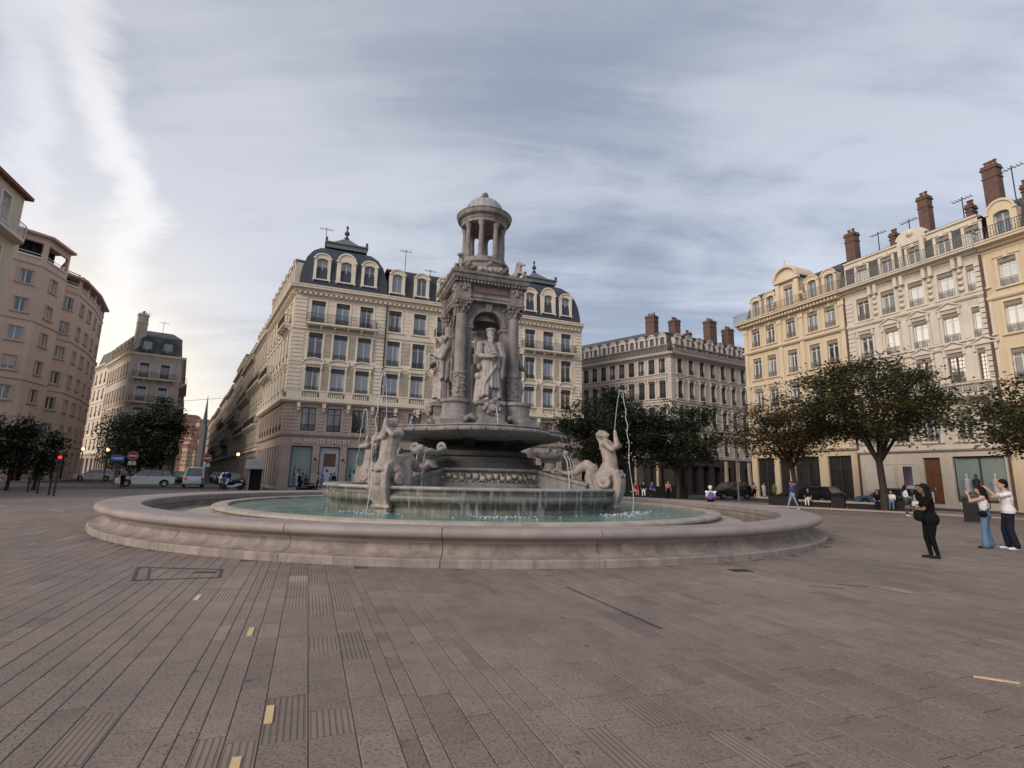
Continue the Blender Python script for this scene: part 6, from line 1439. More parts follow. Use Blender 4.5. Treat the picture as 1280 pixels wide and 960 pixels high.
# ================================================================== TREES
def tree(name, label, cat, x, y, h0, fork, cz, rx, ry, rz, nclump, nleaf, leaf, mat, trunk_r=.17, seed=1, lean=(0, 0), z0=0, group=None, spread=.55, flat=.55):
    rr = random.Random(seed); root = thing(name, label, cat, (x, y, z0), 0, group)
    b = MB(); f = Vector((lean[0] * .3, lean[1] * .3, fork)); base = Vector((0, 0, 0))
    b.tube([(0, 0, -.1), (.02, 0, .15), (f.x * .4 + .05, f.y * .4, fork * .5), tuple(f)], [trunk_r * 1.7, trunk_r * 1.15, trunk_r, trunk_r * .95], 9)
    tr = b.build('trunk', 'bark', root, 60)
    cl = []
    for k in range(nclump):
        while True:
            u = Vector((rr.uniform(-1, 1), rr.uniform(-1, 1), rr.uniform(-1, 1)))
            if .3 < u.length < 1 and (u.z > -.75): break
        u *= (.85 + .25 * rr.random()); cl.append(Vector((lean[0] + u.x * rx, lean[1] + u.y * ry, cz + u.z * rz)))
    nl = min(9, max(4, nclump // 8)); limbs = []
    for k in range(nl):
        a = 2 * PI * k / nl + rr.random() * .5; e = Vector((lean[0] + math.cos(a) * rx * .5, lean[1] + math.sin(a) * ry * .5, cz + rz * rr.uniform(-.2, .3)))
        m_ = f.lerp(e, .45) + Vector((0, 0, rr.uniform(-.1, .3))); q_ = MB(); q_.tube([tuple(f - Vector((0, 0, .1))), tuple(m_), tuple(e)], [trunk_r * .62, trunk_r * .42, trunk_r * .25], 7); q_.build('limb', 'bark', root, 60); limbs.append((m_, e))
    br = MB()
    for c_ in cl:
        m_, e = min(limbs, key=lambda q_: (q_[1] - c_).length); s_ = m_.lerp(e, rr.uniform(.4, 1)); mid = s_.lerp(c_, .5) + Vector((rr.uniform(-.2, .2), rr.uniform(-.2, .2), rr.uniform(-.1, .25)))
        br.tube([tuple(s_), tuple(mid), tuple(c_)], [trunk_r * .22, trunk_r * .15, trunk_r * .07], 4)
        for _ in range(3):
            e2 = c_ + Vector((rr.gauss(0, spread), rr.gauss(0, spread), rr.gauss(0, spread * .4))); br.tube([tuple(mid.lerp(c_, .6)), tuple(e2)], [trunk_r * .09, trunk_r * .04], 3)
    br.build('branches', 'bark', root, stuff=True)
    V = []; F_ = []; tone = []; npr = np.random.RandomState(seed)
    for c_ in cl:
        k = int(nleaf / nclump * rr.uniform(.55, 1.5)); s = spread * rr.uniform(.75, 1.25); ct = rr.gauss(.4, .18)
        P_ = npr.normal(0, 1, (k, 3)) * (s, s, s * flat) + np.array(c_)
        for p in P_:
            # leaves hang roughly horizontal, tipped at random
            n = Vector((npr.normal(0, .55), npr.normal(0, .55), 1)).normalized(); a = Vector((npr.normal(), npr.normal(), npr.normal())); u = n.cross(a).normalized(); v = n.cross(u); L_ = leaf * npr.uniform(.6, 1.25); W_ = L_ * .75; p = Vector(p); i = len(V)
            V += [tuple(p - u * L_ * .5), tuple(p - u * L_ * .05 + v * W_ * .5), tuple(p + u * L_ * .5), tuple(p - u * L_ * .05 - v * W_ * .5)]; F_.append((i, i + 1, i + 2, i + 3)); tone.append(min(1, max(0, ct + npr.normal(0, .2))))
    me = bpy.data.meshes.new('crown'); me.from_pydata(V, [], F_); at = me.attributes.new('tone', 'FLOAT', 'FACE'); at.data.foreach_set('value', tone); me.materials.append(M[mat]); put(me, 'crown', root)
    return root
tree('broad_tree', 'largest spreading tree with a forked dark trunk before the pale building', 'tree', 24.2, 34.3, 0, 3.1, 6.7, 4.5, 4.2, 3.2, 125, 23000, .2, 'leaf', .21, 11, (-.2, 0), .07, None, .55, .5)
tree('small_tree', 'lower round tree in front of the golden building', 'tree', 21.7, 40.2, 0, 2.7, 5.6, 4.0, 3.6, 2.6, 85, 15000, .2, 'leafbrown', .17, 12, (-.4, 0), .07, None, .55, .5)
tree('edge_tree', 'tree whose crown enters from the right edge of the photo', 'tree', 27.3, 25.4, 0, 2.8, 5.1, 4.1, 3.8, 1.9, 80, 14000, .19, 'leaf', .18, 13, (-.3, 0), 0, None, .5, .5)
tree('dense_tree', 'dense tree directly behind the right siren', 'tree', 9.2, 48.8, 0, 2.2, 6.0, 4.5, 4.0, 3.7, 115, 25000, .24, 'leafdark', .2, 14, (0, 0), 0, None, .6, .6)
tree('dense_tree', 'dense tree before the grey corner building, right of the jet', 'tree', 15.0, 47.2, 0, 2.2, 5.5, 4.2, 3.8, 3.1, 100, 20000, .24, 'leafdark', .18, 15, (0, 0), 0, None, .6, .6)
tree('dark_tree', 'big dark tree behind the white car on the left', 'tree', -42.9, 61.0, 0, 2.0, 4.8, 3.7, 3.6, 3.6, 85, 16000, .3, 'leafdark', .22, 16, (0, 0), 0, None, .7, .7)
tree('dark_tree', 'tall narrow dark tree rising above the white car', 'tree', -41.6, 62.8, 0, 3.0, 7.0, 2.1, 2.0, 3.3, 36, 4500, .3, 'leafdark', .2, 17, (0, 0), 0, None, .55, .7)
for i, (x, y, h, lab) in enumerate(((-35.6, 35.2, 5.9, 'dark bushy street tree cut by the left edge'), (-34.6, 36.6, 5.0, 'dark street tree second from the left edge'), (-33.9, 37.9, 5.5, 'dark street tree beside the red traffic light'))):
    tree('street_tree', lab, 'tree', x, y, 0, 1.6, h * .55, 1.15, 1.1, h * .42, 26, 3600, .2, 'leafdark', .1, 30 + i, (0, 0), 0, 'street trees at the left edge', .38, .7)

# ================================================================== PEOPLE
M['skin'] = pmat('skin', (.42, .24, .17), .6, .05, 8); M['skindark'] = pmat('darker_skin', (.17, .09, .065), .6, .05, 8)
for nm, c_ in (('cblack', (.006, .006, .007)), ('cnavy', (.012, .015, .03)), ('cwhite', (.66, .64, .64)), ('cblue', (.03, .06, .30)), ('cjean', (.10, .17, .26)), ('cjeanlight', (.22, .28, .36)), ('cgreen', (.05, .08, .06)), ('cpink', (.45, .22, .2)), ('cred', (.3, .04, .04)), ('ccream', (.5, .45, .38)), ('cpurple', (.18, .1, .3)), ('cgrey', (.2, .2, .21)), ('hairdark', (.012, .009, .008)), ('hairbrown', (.05, .03, .02)), ('shoewhite', (.6, .6, .6)), ('shoedark', (.02, .018, .018)), ('colive', (.14, .15, .06))):
    M[nm] = pmat('cloth_' + nm[1:] if nm[0] == 'c' else nm, c_, .85, .3, 14, .5, 22, spec=.15)
def person(label, loc, head, H=1.7, top='cblack', legs='cblack', shoe='shoedark', hair='hairdark', skin='skin', pose='stand', hands=None, feet=None, voxel=.026, long_hair=False, wide=0, build=1.0, sleeve='short', group=None, bun=False, hips=1.0, near=False, tilt=(0, 0), untucked=False):
    """local: facing -y. one continuous body, hair as its child"""
    s = H / 1.75; B = Blob(); mats = [top, legs, skin, shoe, hair]
    seat = pose == 'sit'; hz = .50 if seat else .93
    hipc = Vector((0, 0, hz)); ch = Vector((tilt[0], tilt[1] - (.06 if seat else 0), hz + .37)); nk = ch + Vector((tilt[0] * .3, tilt[1] * .3 - .01, .18)); hd = nk + Vector((tilt[0] * .3, -.03 + tilt[1] * .3, .15))
    w = build
    B.cap(hipc + Vector((-.07 * w, 0, .0)), .125 * w * hips, hipc + Vector((.07 * w, 0, .0)), .125 * w * hips, 1); B.cap(hipc + Vector((0, .02, -.02)), .13 * w * hips, hipc + Vector((0, 0, .16)), .115 * w, 0 if untucked else 1)
    if untucked: B.cap(hipc + Vector((-.07 * w, 0, .04)), .138 * w * hips, hipc + Vector((.07 * w, 0, .04)), .138 * w * hips, 0)
    B.cap(hipc + Vector((-.035, 0, .2)), .108 * w, ch + Vector((-.05, 0, -.02)), .13 * w, 0); B.cap(hipc + Vector((.035, 0, .2)), .108 * w, ch + Vector((.05, 0, -.02)), .13 * w, 0)
    B.cap(ch + Vector((-.14 * w, 0, .1)), .072, ch + Vector((.14 * w, 0, .1)), .072, 0)
    B.cap(ch + Vector((0, .0, .12)), .055, hd - Vector((0, 0, .05)), .05, 2)
    B.ball(hd, .1, 2, (.8, .98, 1.12)); B.ball(hd + Vector((0, -.035, -.06)), .062, 2, (.95, 1, .9)); B.cap(hd + Vector((0, -.095, .01)), .012, hd + Vector((0, -.115, -.022)), .017, 2)
    for sg in (-1, 1): B.ball(hd + Vector((sg * .08, .01, -.01)), .024, 2, (.5, .9, 1.2))
    if near:
        B.ball(hd + Vector((0, -.093, -.058)), .018, 2, (1.5, .6, .6))
        for sg in (-1, 1): B.ball(hd + Vector((sg * .033, -.086, .022)), .012, 4)
    ft = feet or ([(-.1, -.42, .07), (.1, -.45, .07)] if seat else [(-.09, 0, .07), (.09, .02, .07)])
    for sg, f in zip((-1, 1), ft):
        hp = hipc + Vector((sg * .085 * w, 0, -.02)); kn, an = ik(hp, f, .43, .42, (0, -1, .12)); lw = 1.0 + wide * .5
        B.cap(hp, .095 * w * hips, kn, .062 * w * (1 + wide * .35), 1); B.cap(kn, .062 * w * (1 + wide * .35), an + Vector((0, 0, .03)), .042 + wide * .075, 1)
        B.cap(an, .04, an + Vector((0, -.02, -.03)), .04, 3); B.cap(an + Vector((0, .02, -.035)), .036, an + Vector((sg * .02, -.16, -.04)), .033, 3)
    hn = hands or ([(-.24, -.1, .82), (.24, -.1, .82)] if not seat else [(-.12, -.35, .62), (.12, -.35, .62)])
    for sg, h_ in zip((-1, 1), hn):
        sh = ch + Vector((sg * .19 * w, 0, .09)); el, ha = ik(sh, h_, .28, .25, (sg * .5, .6, -.7)); B.ball(sh, .066 * w, 2 if sleeve == 'none' else 0)
        B.cap(sh, .055 * w, el.lerp(sh, .35 if sleeve == 'short' else 0), .05 * w, 2 if sleeve == 'none' else 0)
        B.cap(sh.lerp(el, .5), .044 * w, el, .038 * w, 0 if sleeve == 'long' else 2); B.cap(el, .038 * w, ha, .025, 0 if sleeve == 'long' else 2)
        d = (ha - el).normalized(); sd = d.cross(Vector((0, 0, 1))); sd = sd.normalized() if sd.length > .2 else Vector((1, 0, 0)); up_ = sd.cross(d)
        pc = ha + d * .045; B.cap(ha, .026, pc + d * .02, .032, 2)
        if near:
            for q_ in range(4):
                o_ = sd * (.024 * (q_ - 1.5)); ln = (.055, .07, .066, .05)[q_]; p1 = pc + d * .045 + o_; p2 = p1 + d * ln * .55 - up_ * .012; B.path([pc + o_, p1, p2, p2 + d * ln * .25 - up_ * .03], [.011, .0105, .0095, .0085], 2)
            B.path([ha + sd * (-sg) * .028, ha + d * .03 + sd * (-sg) * .05, ha + d * .065 + sd * (-sg) * .052], [.013, .011, .009], 2)
        else: B.cap(pc, .03, pc + d * .07 - up_ * .015, .018, 2); B.cap(ha, .016, ha + d * .05 - sd * sg * .045, .012, 2)
    r = put(B.mesh('person', mats, voxel / s, 2), 'person', None, loc, head, scale=(s, s, s)); tag(r, label, 'person', group)
    Hh = Blob(); Hh.ball(hd + Vector((0, .022, .028)), .108, 0, (.84, 1, 1.08)); Hh.ball(hd + Vector((0, .05, -.02)), .085, 0)
    for i in range(7): a = PI * i / 6; Hh.ball(hd + Vector((.083 * math.cos(a), .03 + .05 * math.sin(a), .05)), .035, 0)
    if long_hair: Hh.path([hd + Vector((0, .06, 0)), hd + Vector((0, .1, -.15)), hd + Vector((0, .12, -.34))], [.09, .085, .05]); [Hh.path([hd + Vector((sg * .07, .03, .02)), hd + Vector((sg * .095, .03, -.12)), hd + Vector((sg * .08, .06, -.26))], [.035, .035, .025]) for sg in (-1, 1)]
    if bun: Hh.ball(hd + Vector((0, .09, .08)), .045, 0)
    put(Hh.mesh('hair', [hair], .02, 2), 'hair', r)
    return r
def face(dx, dy): return math.atan2(dx, -dy)     # heading so that local -y points along (dx, dy)
# three in front
pw = person('woman in black with dark curly hair looking at her phone, standing alone on the plaza', (9.8, 12.45, 0), face(-.92, .38), 1.68, 'cblack', 'cblack', 'shoedark', 'hairdark', 'skindark', hands=[(-.05, -.33, 1.2), (.06, -.36, 1.16)], feet=[(-.06, -.03, .07), (.07, .07, .07)], voxel=.0125, long_hair=True, build=1.12, hips=1.28, near=True, tilt=(0, -.02))
ph = MB(); ph.box(-.037, .037, -.005, .005, -.07, .075); o = ph.build('phone', 'cblack'); o.location = (9.44, 12.58, 1.22); o.rotation_euler = (rad(-35), 0, face(-.92, .38)); tag(o, 'dark phone held up by the woman in black', 'phone')
bg_ = Blob(); bg_.ball((0, 0, .15), .105, 0, (1.15, .55, 1)); bg_.ball((.0, 0, .06), .1, 0, (1.2, .6, .8)); me = bg_.mesh('handbag', ['cblack'], .02, 1); o = put(me, 'handbag', None, (9.55, 12.42, .84), face(-.92, .38) + 1.4); tag(o, 'dark handbag hanging from the arm of the woman in black', 'handbag')
hb_ = MB(); hb_.tube([(.09 * math.cos(a), 0, .24 + .12 * math.sin(a)) for a in [PI * i / 10 for i in range(11)]], .011, 6); hb_.build('strap', 'cblack', o)
pg = person('woman in wide blue jeans and white top with long dark hair taking a picture', (13.15, 14.75, 0), face(-.72, .69), 1.68, 'cwhite', 'cjean', 'shoedark', 'hairdark', 'skin', hands=[(-.07, -.32, 1.52), (.1, -.3, 1.5)], feet=[(-.2, .04, .07), (.2, -.04, .07)], voxel=.0125, long_hair=True, wide=.8, near=True, build=.92, sleeve='none', hips=1.12)
o = ph = MB(); ph.box(-.07, .07, -.005, .005, -.036, .036); o = ph.build('phone', 'cblack'); o.location = (12.92, 14.99, 1.58); o.rotation_euler = (0, 0, face(-.72, .69)); tag(o, 'phone held sideways by the woman in wide blue jeans', 'phone')
sb = MB(); sb.tube([(-.14, .0, 1.42), (-.02, .15, 1.25), (.12, .15, 1.08), (.17, .04, .98)], .012, 6); q_ = Blob(); q_.ball((.2, -.02, .92), .09, 0, (.5, 1.2, 1)); o = put(q_.mesh('shoulder_bag', ['cblack'], .02, 1), 'shoulder_bag', None, (13.15, 14.75, 0), face(-.72, .69)); tag(o, 'small black shoulder bag of the woman in blue jeans', 'bag'); sb.build('strap', 'cblack', o)
pm = person('man in white T-shirt and dark trousers at the right edge, arm raised', (13.62, 14.55, 0), face(-.9, .43), 1.86, 'cwhite', 'cnavy', 'shoewhite', 'hairdark', 'skin', hands=[(-.1, -.4, 1.42), (.12, -.38, 1.5)], feet=[(-.12, -.03, .07), (.13, .05, .07)], voxel=.0125, wide=.45, near=True, build=1.08, untucked=True)
# farther people
def far(label, px, head, **k): return person(label, px, head, **k)
far('man in blue polo and pale jeans striding past the rim, hand to his head', (17.7, 33.2, 0), face(-1, -.1), H=1.78, top='cblue', legs='cjeanlight', shoe='shoewhite', hair='hairbrown', hands=[(-.2, .12, 1.0), (.16, -.14, 1.62)], feet=[(-.08, -.32, .07), (.1, .34, .1)])
far('person in dark clothes seated on the stone bench, left of a pair', (24.2, 34.9, .1), face(-.6, -.8), pose='sit', top='cblack', legs='cnavy')
far('person in white top and jeans seated on the bench beside one in black', (24.75, 34.4, .1), face(-.6, -.8), pose='sit', top='cwhite', legs='cjean', hair='hairbrown')
far('person in white shorts seated alone on the left stone bench', (21.3, 37.8, .1), face(-.7, -.7), pose='sit', top='cblack', legs='cwhite')
far('woman in white top and green trousers standing by the kerb', (22.1, 29.6, 0), face(.8, -.3), H=1.7, top='cwhite', legs='cgreen', shoe='shoewhite', long_hair=True, sleeve='long', hands=[(-.1, -.25, 1.05), (.2, -.2, 1.0)])
far('person in dark clothes holding a white bag by the kerb', (22.75, 29.5, 0), face(-.3, -1), H=1.74, top='cblack', legs='cblack', hands=[(-.22, -.06, .85), (.2, -.15, .95)])
far('person in light blue shirt standing behind the woman in black', (23.3, 29.4, 0), face(-.7, -.4), H=1.62, top='cjeanlight', legs='cnavy')
o = MB(); o.prism([(-.16, 0), (.16, 0), (.15, .34), (-.15, .34)], -.05, .05, 'y'); wb = o.build('shopping_bag', 'cwhite'); wb.location = (22.5, 29.45, .5); tag(wb, 'white paper bag held by the person in dark clothes', 'bag')
hh_ = MB(); hh_.tube([(-.07, 0, .33), (-.05, 0, .44), (.05, 0, .44), (.07, 0, .33)], .008, 5); hh_.build('handle', 'cwhite', wb)
for i, (x, y, a, t, l_, lab) in enumerate(((24.4, 54.0, .3, 'cblack', 'cblack', 'person all in black, leftmost of the group on the far kerb'), (25.1, 54.3, -.4, 'cpink', 'cblack', 'person in pink top and black trousers on the far kerb'), (25.9, 54.0, .5, 'cwhite', 'cwhite', 'person dressed in white on the far kerb'), (26.9, 53.8, -.2, 'colive', 'colive', 'person in olive clothes, rightmost on the far kerb'))):
    far(lab, (x, y, 0), a, H=1.68 + .03 * (i % 3), top=t, legs=l_, sleeve='long', group='people on the far kerb')
far('person with purple backpack and white cap sitting on the fountain rim', (10.0, 26.4, .2), face(.35, .94), H=1.66, pose='sit', top='cwhite', legs='cblack', hair='cwhite')
bp_ = Blob(); bp_.ball((0, 0, 0), .16, 0, (1, .6, 1.25)); bp_.ball((0, -.08, -.06), .1, 0, (1, .6, 1)); o = put(bp_.mesh('backpack', ['cpurple'], .022, 1), 'backpack', None, (9.94, 26.2, .96), face(.35, .94)); tag(o, 'purple backpack on the person sitting on the rim', 'backpack')
for i, (x, y, a, t, l_, lab) in enumerate(((10.7, 45.2, .2, 'cred', 'cpink', 'person in red seated at the left of the group under the dense tree'), (11.4, 45.0, -.3, 'cblack', 'cwhite', 'person in black top and white trousers seated under the dense tree'), (12.0, 44.9, .4, 'cblue', 'cnavy', 'person in bright blue seated under the dense tree'))):
    far(lab, (x, y, .3), a, pose='sit', top=t, legs=l_, group='people seated under the dense tree')
far('person in pink top standing in the shade left of the backpack wearer', (14.0, 46.8, 0), .2, top='cpink', legs='cblack')
for i, (x, y, a, t, l_, lab) in enumerate(((-18.3, 46.0, 1.4, 'cblack', 'cblack', 'person in black passing the left shop window'), (-16.9, 46.6, -1.3, 'cgrey', 'cnavy', 'person in grey at the corner shop window'), (-15.7, 47.2, 1.2, 'cblack', 'cgrey', 'person in dark top and grey trousers by the second shop window'), (-9.7, 48.6, 1.0, 'cwhite', 'cnavy', 'person in white before the third shop window'), (-27.3, 50.6, .9, 'cblue', 'cjean', 'person in blue at the mouth of the street'), (-28.4, 53.6, -.4, 'cblack', 'cblack', 'person in black at the mouth of the street'), (-37.6, 51.2, .6, 'cblack', 'cgrey', 'person crossing behind the white car'), (-33.2, 45.5, .4, 'cgrey', 'cblack', 'person waiting by the left no entry sign'))):
    far(lab, (x, y, 0), a, H=1.66 + .04 * (i % 4), top=t, legs=l_, sleeve='long')

# ================================================================== VEHICLES
def car(name, label, x, y, heading, paint, L_=4.5, W_=1.85, H_=1.62, van=False, cat='car', lights=False, roofp=None):
    root = thing(name, label, cat, (x, y, 0), heading); hl_ = L_ / 2; wr = .34; hw = W_ / 2
    def arch(cx):   # wheel arch points, going front to back along the sill
        return [(cx + .42 * math.cos(a), .34 + .42 * math.sin(a)) for a in [PI * i / 8 for i in range(9)]]
    fx, bx = -hl_ + .85, hl_ - .85; zb = .26
    bot = [(-hl_ + .05, .32), (fx - .42, zb)] + arch(fx)[::-1] + [(fx + .42, zb), (bx - .42, zb)] + arch(bx)[::-1] + [(bx + .42, zb), (hl_ - .04, .34)]
    belt = .98 if not van else 1.05
    top = [(hl_, .62), (hl_ - .03, .9), (hl_ - .1, belt + .02), (hl_ - 1.4, belt), (-hl_ + 1.25, belt - .02), (-hl_ + .7, .9), (-hl_ + .2, .82), (-hl_ + .03, .68), (-hl_, .5)]
    prof = bot + top; b = MB(); rings = []
    for yy, k in ((-hw, .0), (-hw + .1, .05), (hw - .1, .05), (hw, .0)):
        rings.append([(px_ * (1 - .012 * (1 if k == 0 else 0)), yy, pz_ - (.03 if k == 0 and pz_ > .6 else 0)) for px_, pz_ in prof])
    b.loft(rings); b.build('body', paint, root, 40)
    g0, g1 = -hl_ + 1.15, hl_ - .12; r0, r1 = -hl_ + 1.95, hl_ - (.55 if not van else .2)
    b = MB(); a_, c_ = hw - .1, hw - .27; b.loft([[(g0, -a_, belt - .04), (g1, -a_, belt - .04), (g1, a_, belt - .04), (g0, a_, belt - .04)], [(r0, -c_, H_ - .06), (r1, -c_, H_ - .06), (r1, c_, H_ - .06), (r0, c_, H_ - .06)]]); b.build('window', 'glass', root)
    b = MB(); b.loft([[(r0 - .04, -c_ - .03, H_ - .08), (r1 + .04, -c_ - .03, H_ - .08), (r1 + .04, c_ + .03, H_ - .08), (r0 - .04, c_ + .03, H_ - .08)], [(r0 + .1, -c_ + .08, H_), (r1 - .1, -c_ + .08, H_), (r1 - .1, c_ - .08, H_), (r0 + .1, c_ - .08, H_)]]); b.build('roof', roofp or paint, root)
    for sy in (-1, 1):
        for t, wd in ((0, .035), (.36, .03), (.72, .04), (1, .06)):
            q_ = MB(); q_.tube([(g0 + (g1 - g0) * t, sy * (a_ + .005), belt - .03), (r0 + (r1 - r0) * t, sy * (c_ + .008), H_ - .07)], wd, 4); q_.build('pillar', roofp or paint, root)
        m_ = MB(); m_.sphere((g0 + .35, sy * (hw + .07), belt + .04), .09, 6, sz=.7); m_.build('mirror', paint, root)
        h_ = MB(); h_.box(-hl_ - .005, -hl_ + .12, sy * (hw - .32) - .16, sy * (hw - .32) + .16, .6, .74); h_.build('headlight', 'headlight' if lights else 'signwhite', root)
        t_ = MB(); t_.box(hl_ - .1, hl_ + .008, sy * (hw - .2) - .12, sy * (hw - .2) + .12, .74, .95); t_.build('tail_light', 'taillight', root)
        for cx in (fx, bx):
            w_ = MB(lambda x_, y_, z_, cx=cx, sy=sy: (cx + x_, sy * (hw - .13) + z_, wr + y_)); w_.lathe([(.2, -.1), (.32, -.11), (.34, -.07), (.34, .07), (.32, .11), (.2, .1)], 18); ty = w_.build('tyre', 'rubber', root, 40)
            w_ = MB(lambda x_, y_, z_, cx=cx, sy=sy: (cx + x_, sy * (hw - .13) + z_ * sy, wr + y_)); w_.lathe([(.21, .06), (.2, .115), (.16, .1), (.05, .12), (.01, .12)], 12); w_.build('rim', 'rimmetal', ty, 40)
    b = MB(); b.box(hl_ - .02, hl_ + .012, -.26, .26, .5, .61); b.build('number_plate', 'signwhite', root)
    return root
hv = math.atan2(.52, .85)
car('parked_car', 'white estate car standing side-on left of the street behind the rim', -35.0, 51.0, rad(34), 'white', 4.7, 1.9, 1.66, roofp='blackcar')
car('parked_car', 'cream white van seen from behind at the mouth of the street', -32.0, 53.6, rad(-58), 'white', 4.4, 1.8, 1.95, van=True, cat='van')
sd_h = math.atan2(-sdv.y, -sdv.x) + PI   # nose (-x) towards the square
along = lambda d, o_: (base_pt + sdv * d + Vector((-sdv.y, sdv.x, 0)) * o_)[:2]
for d, o_, paint, lit, lab in ((9, 3.0, 'blackcar', False, 'black parked car nearest the corner at the right kerb of the street'), (16, 3.0, 'white', True, 'white car with lit headlights coming down the street'), (23, 3.0, 'blackcar', False, 'dark car parked third along the right kerb of the street'), (31, 3.0, 'greycar', False, 'grey car parked fourth along the right kerb of the street'), (40, 3.0, 'blackcar', False, 'distant black car in the street'), (34, 7.6, 'greycar', False, 'distant grey car at the left kerb of the street'), (22, 7.8, 'blackcar', False, 'dark car at the left kerb of the street')):
    x, y = along(d, o_); car('parked_car', lab, x, y, sd_h, paint, 4.3, 1.8, 1.5, lights=lit)
car('parked_car', 'white car parked far left in the side street', -56.3, 71.6, rad(40), 'white', 4.4, 1.8, 1.5)
car('parked_car', 'dark car with one bright headlight between the grey and golden buildings', 22.6, 54.6, rad(18), 'blackcar', 4.6, 1.85, 1.7, lights=True)
car('parked_car', 'blue car parked behind the seated pair on the right', 28.2, 39.2, rad(-66), 'bluecar', 4.4, 1.8, 1.5)
car('parked_car', 'black car parked behind the left stone bench', 25.6, 44.6, rad(-66), 'blackcar', 4.4, 1.8, 1.5)
def scooter(x, y, h, label, paint):
    r = thing('motor_scooter', label, 'scooter', (x, y, 0), h)
    for cx in (-.6, .6):
        w_ = MB(lambda a, b_, c_, cx=cx: (cx + a, c_, .24 + b_)); w_.lathe([(.12, -.05), (.24, -.05), (.24, .05), (.12, .05)], 14); w_.build('wheel', 'rubber', r)
    B = Blob(); B.path([(-.52, 0, .55), (-.42, 0, .85), (-.38, 0, 1.0)], [.1, .12, .06]); B.path([(-.4, 0, .32), (0, 0, .3), (.35, 0, .45), (.62, 0, .5)], [.1, .1, .17, .12]); put(B.mesh('body', [paint], .03, 1), 'body', r)
    b = MB(); b.box(.0, .6, -.14, .14, .68, .78); b.build('seat', 'cblack', r); b = MB(); b.tube([(-.36, -.32, 1.05), (-.4, 0, 1.0), (-.36, .32, 1.05)], .02, 6); b.build('handlebar', 'iron', r)
scooter(-24.3, 46.6, .6, 'white motor scooter parked at the street corner', 'white'); scooter(-17.2, 44.9, .2, 'dark motor scooter before the left shop window', 'cblack')

# ================================================================== STREET FURNITURE
def no_entry(x, y, label):
    r = thing('no_entry_sign', label, 'road sign', (x, y, 0), math.atan2(-x, y) * -1 if False else math.atan2(x, -y) + PI, 'no entry signs')
    r.rotation_euler = (0, 0, math.atan2(-x, y) )
    b = MB(); b.tube([(0, .03, 0), (0, .03, 3.3)], .04, 8); b.build('post', 'iron', r)
    T_ = lambda a, b_, c_: (a, -c_, 2.85 + b_)
    b = MB(T_); b.lathe([(.42, -.012), (.42, .0)], 24); b.build('sign_face', 'signwhite', r); b = MB(T_); b.lathe([(.395, .0005), (.395, .006)], 24); b.build('red_disc', 'signred', r); b = MB(T_); b.box(-.3, .3, -.07, .07, .0065, .012); b.build('white_bar', 'signwhite', r)
    b = MB(T_); b.box(-.3, .3, -.85, -.5, -.01, .0); b.build('lower_plate', 'signwhite', r)
no_entry(-35.0, 48.8, 'round red no entry sign under the dark tree on the left'); no_entry(-29.9, 51.9, 'round red no entry sign in the middle of the street mouth')
def traffic_light(x, y, h, label, lit):
    r = thing('traffic_light', label, 'traffic light', (x, y, 0), math.atan2(-x, y)); b = MB(); b.tube([(0, 0, 0), (0, 0, h)], .05, 8); b.build('post', 'iron', r)
    b = MB(); b.box(-.13, .13, -.14, .08, h - .85, h); b.build('housing', 'iron', r)
    for k in range(3):
        q_ = MB(lambda a, b_, c_, k=k: (a, -.14 - c_, h - .16 - .26 * k + b_)); q_.lathe([(.085, 0), (.07, .02), (.01, .03)], 14); q_.build('lamp', 'redglow' if lit and k == 0 else 'interior', r, 60)
traffic_light(-25.9, 30.3, 2.35, 'traffic light showing red at the left edge of the plaza', True); traffic_light(-42.0, 46.6, 2.6, 'unlit traffic light post on the left', False)
def lamp(x, y, h, label):
    r = thing('street_lamp', label, 'street lamp', (x, y, 0)); b = MB(); b.tube([(0, 0, 0), (0, 0, h - .3)], .06, 8); b.build('post', 'iron', r); b = MB(); b.sphere((0, 0, h), .17, 12); b.build('lamp_globe', 'lampglow', r, 60)
lamp(-45.6, 59.5, 3.75, 'warm glowing street lamp left of the dark tree'); lamp(-56.0, 68.8, 4.1, 'smaller warm glowing lamp farther up the side street'); lamp(-31.6, 61.0, 3.6, 'warm lamp glowing in the street beyond the awning')
r = thing('blue_sign', 'small blue direction sign left of the dark tree', 'road sign', (-39.2, 52.6, 0), math.atan2(39.2, 52.6)); b = MB(); b.tube([(0, .04, 0), (0, .04, 3.1)], .04, 8); b.build('post', 'iron', r); b = MB(); b.box(-.55, .55, -.02, .0, 2.4, 2.95); b.build('sign_face', 'signblue', r); b = MB(); b.box(-.4, .4, -.03, -.021, 2.62, 2.72); b.build('white_arrow', 'signwhite', r)
# bollards
for i, (x, y, lab) in enumerate(((-26.2, 45.2, 'dark bollard left of the two at the street mouth'), (-24.9, 45.7, 'dark bollard, second at the street mouth'), (-22.4, 46.4, 'dark bollard beside the entrance kiosk'), (-27.3, 31.6, 'dark bollard near the red traffic light'), (-29.6, 33.4, 'dark bollard left of the red traffic light'), (-31.5, 34.8, 'dark bollard nearest the left edge'))):
    b = MB(); b.lathe([(.07, 0), (.07, .08), (.05, .1), (.05, .85), (.07, .88), (.07, .95), (.03, 1.02), (.01, 1.03)], 12); o = b.build('bollard', 'iron', None, 40); o.location = (x, y, 0); tag(o, lab, 'bollard', 'bollards')
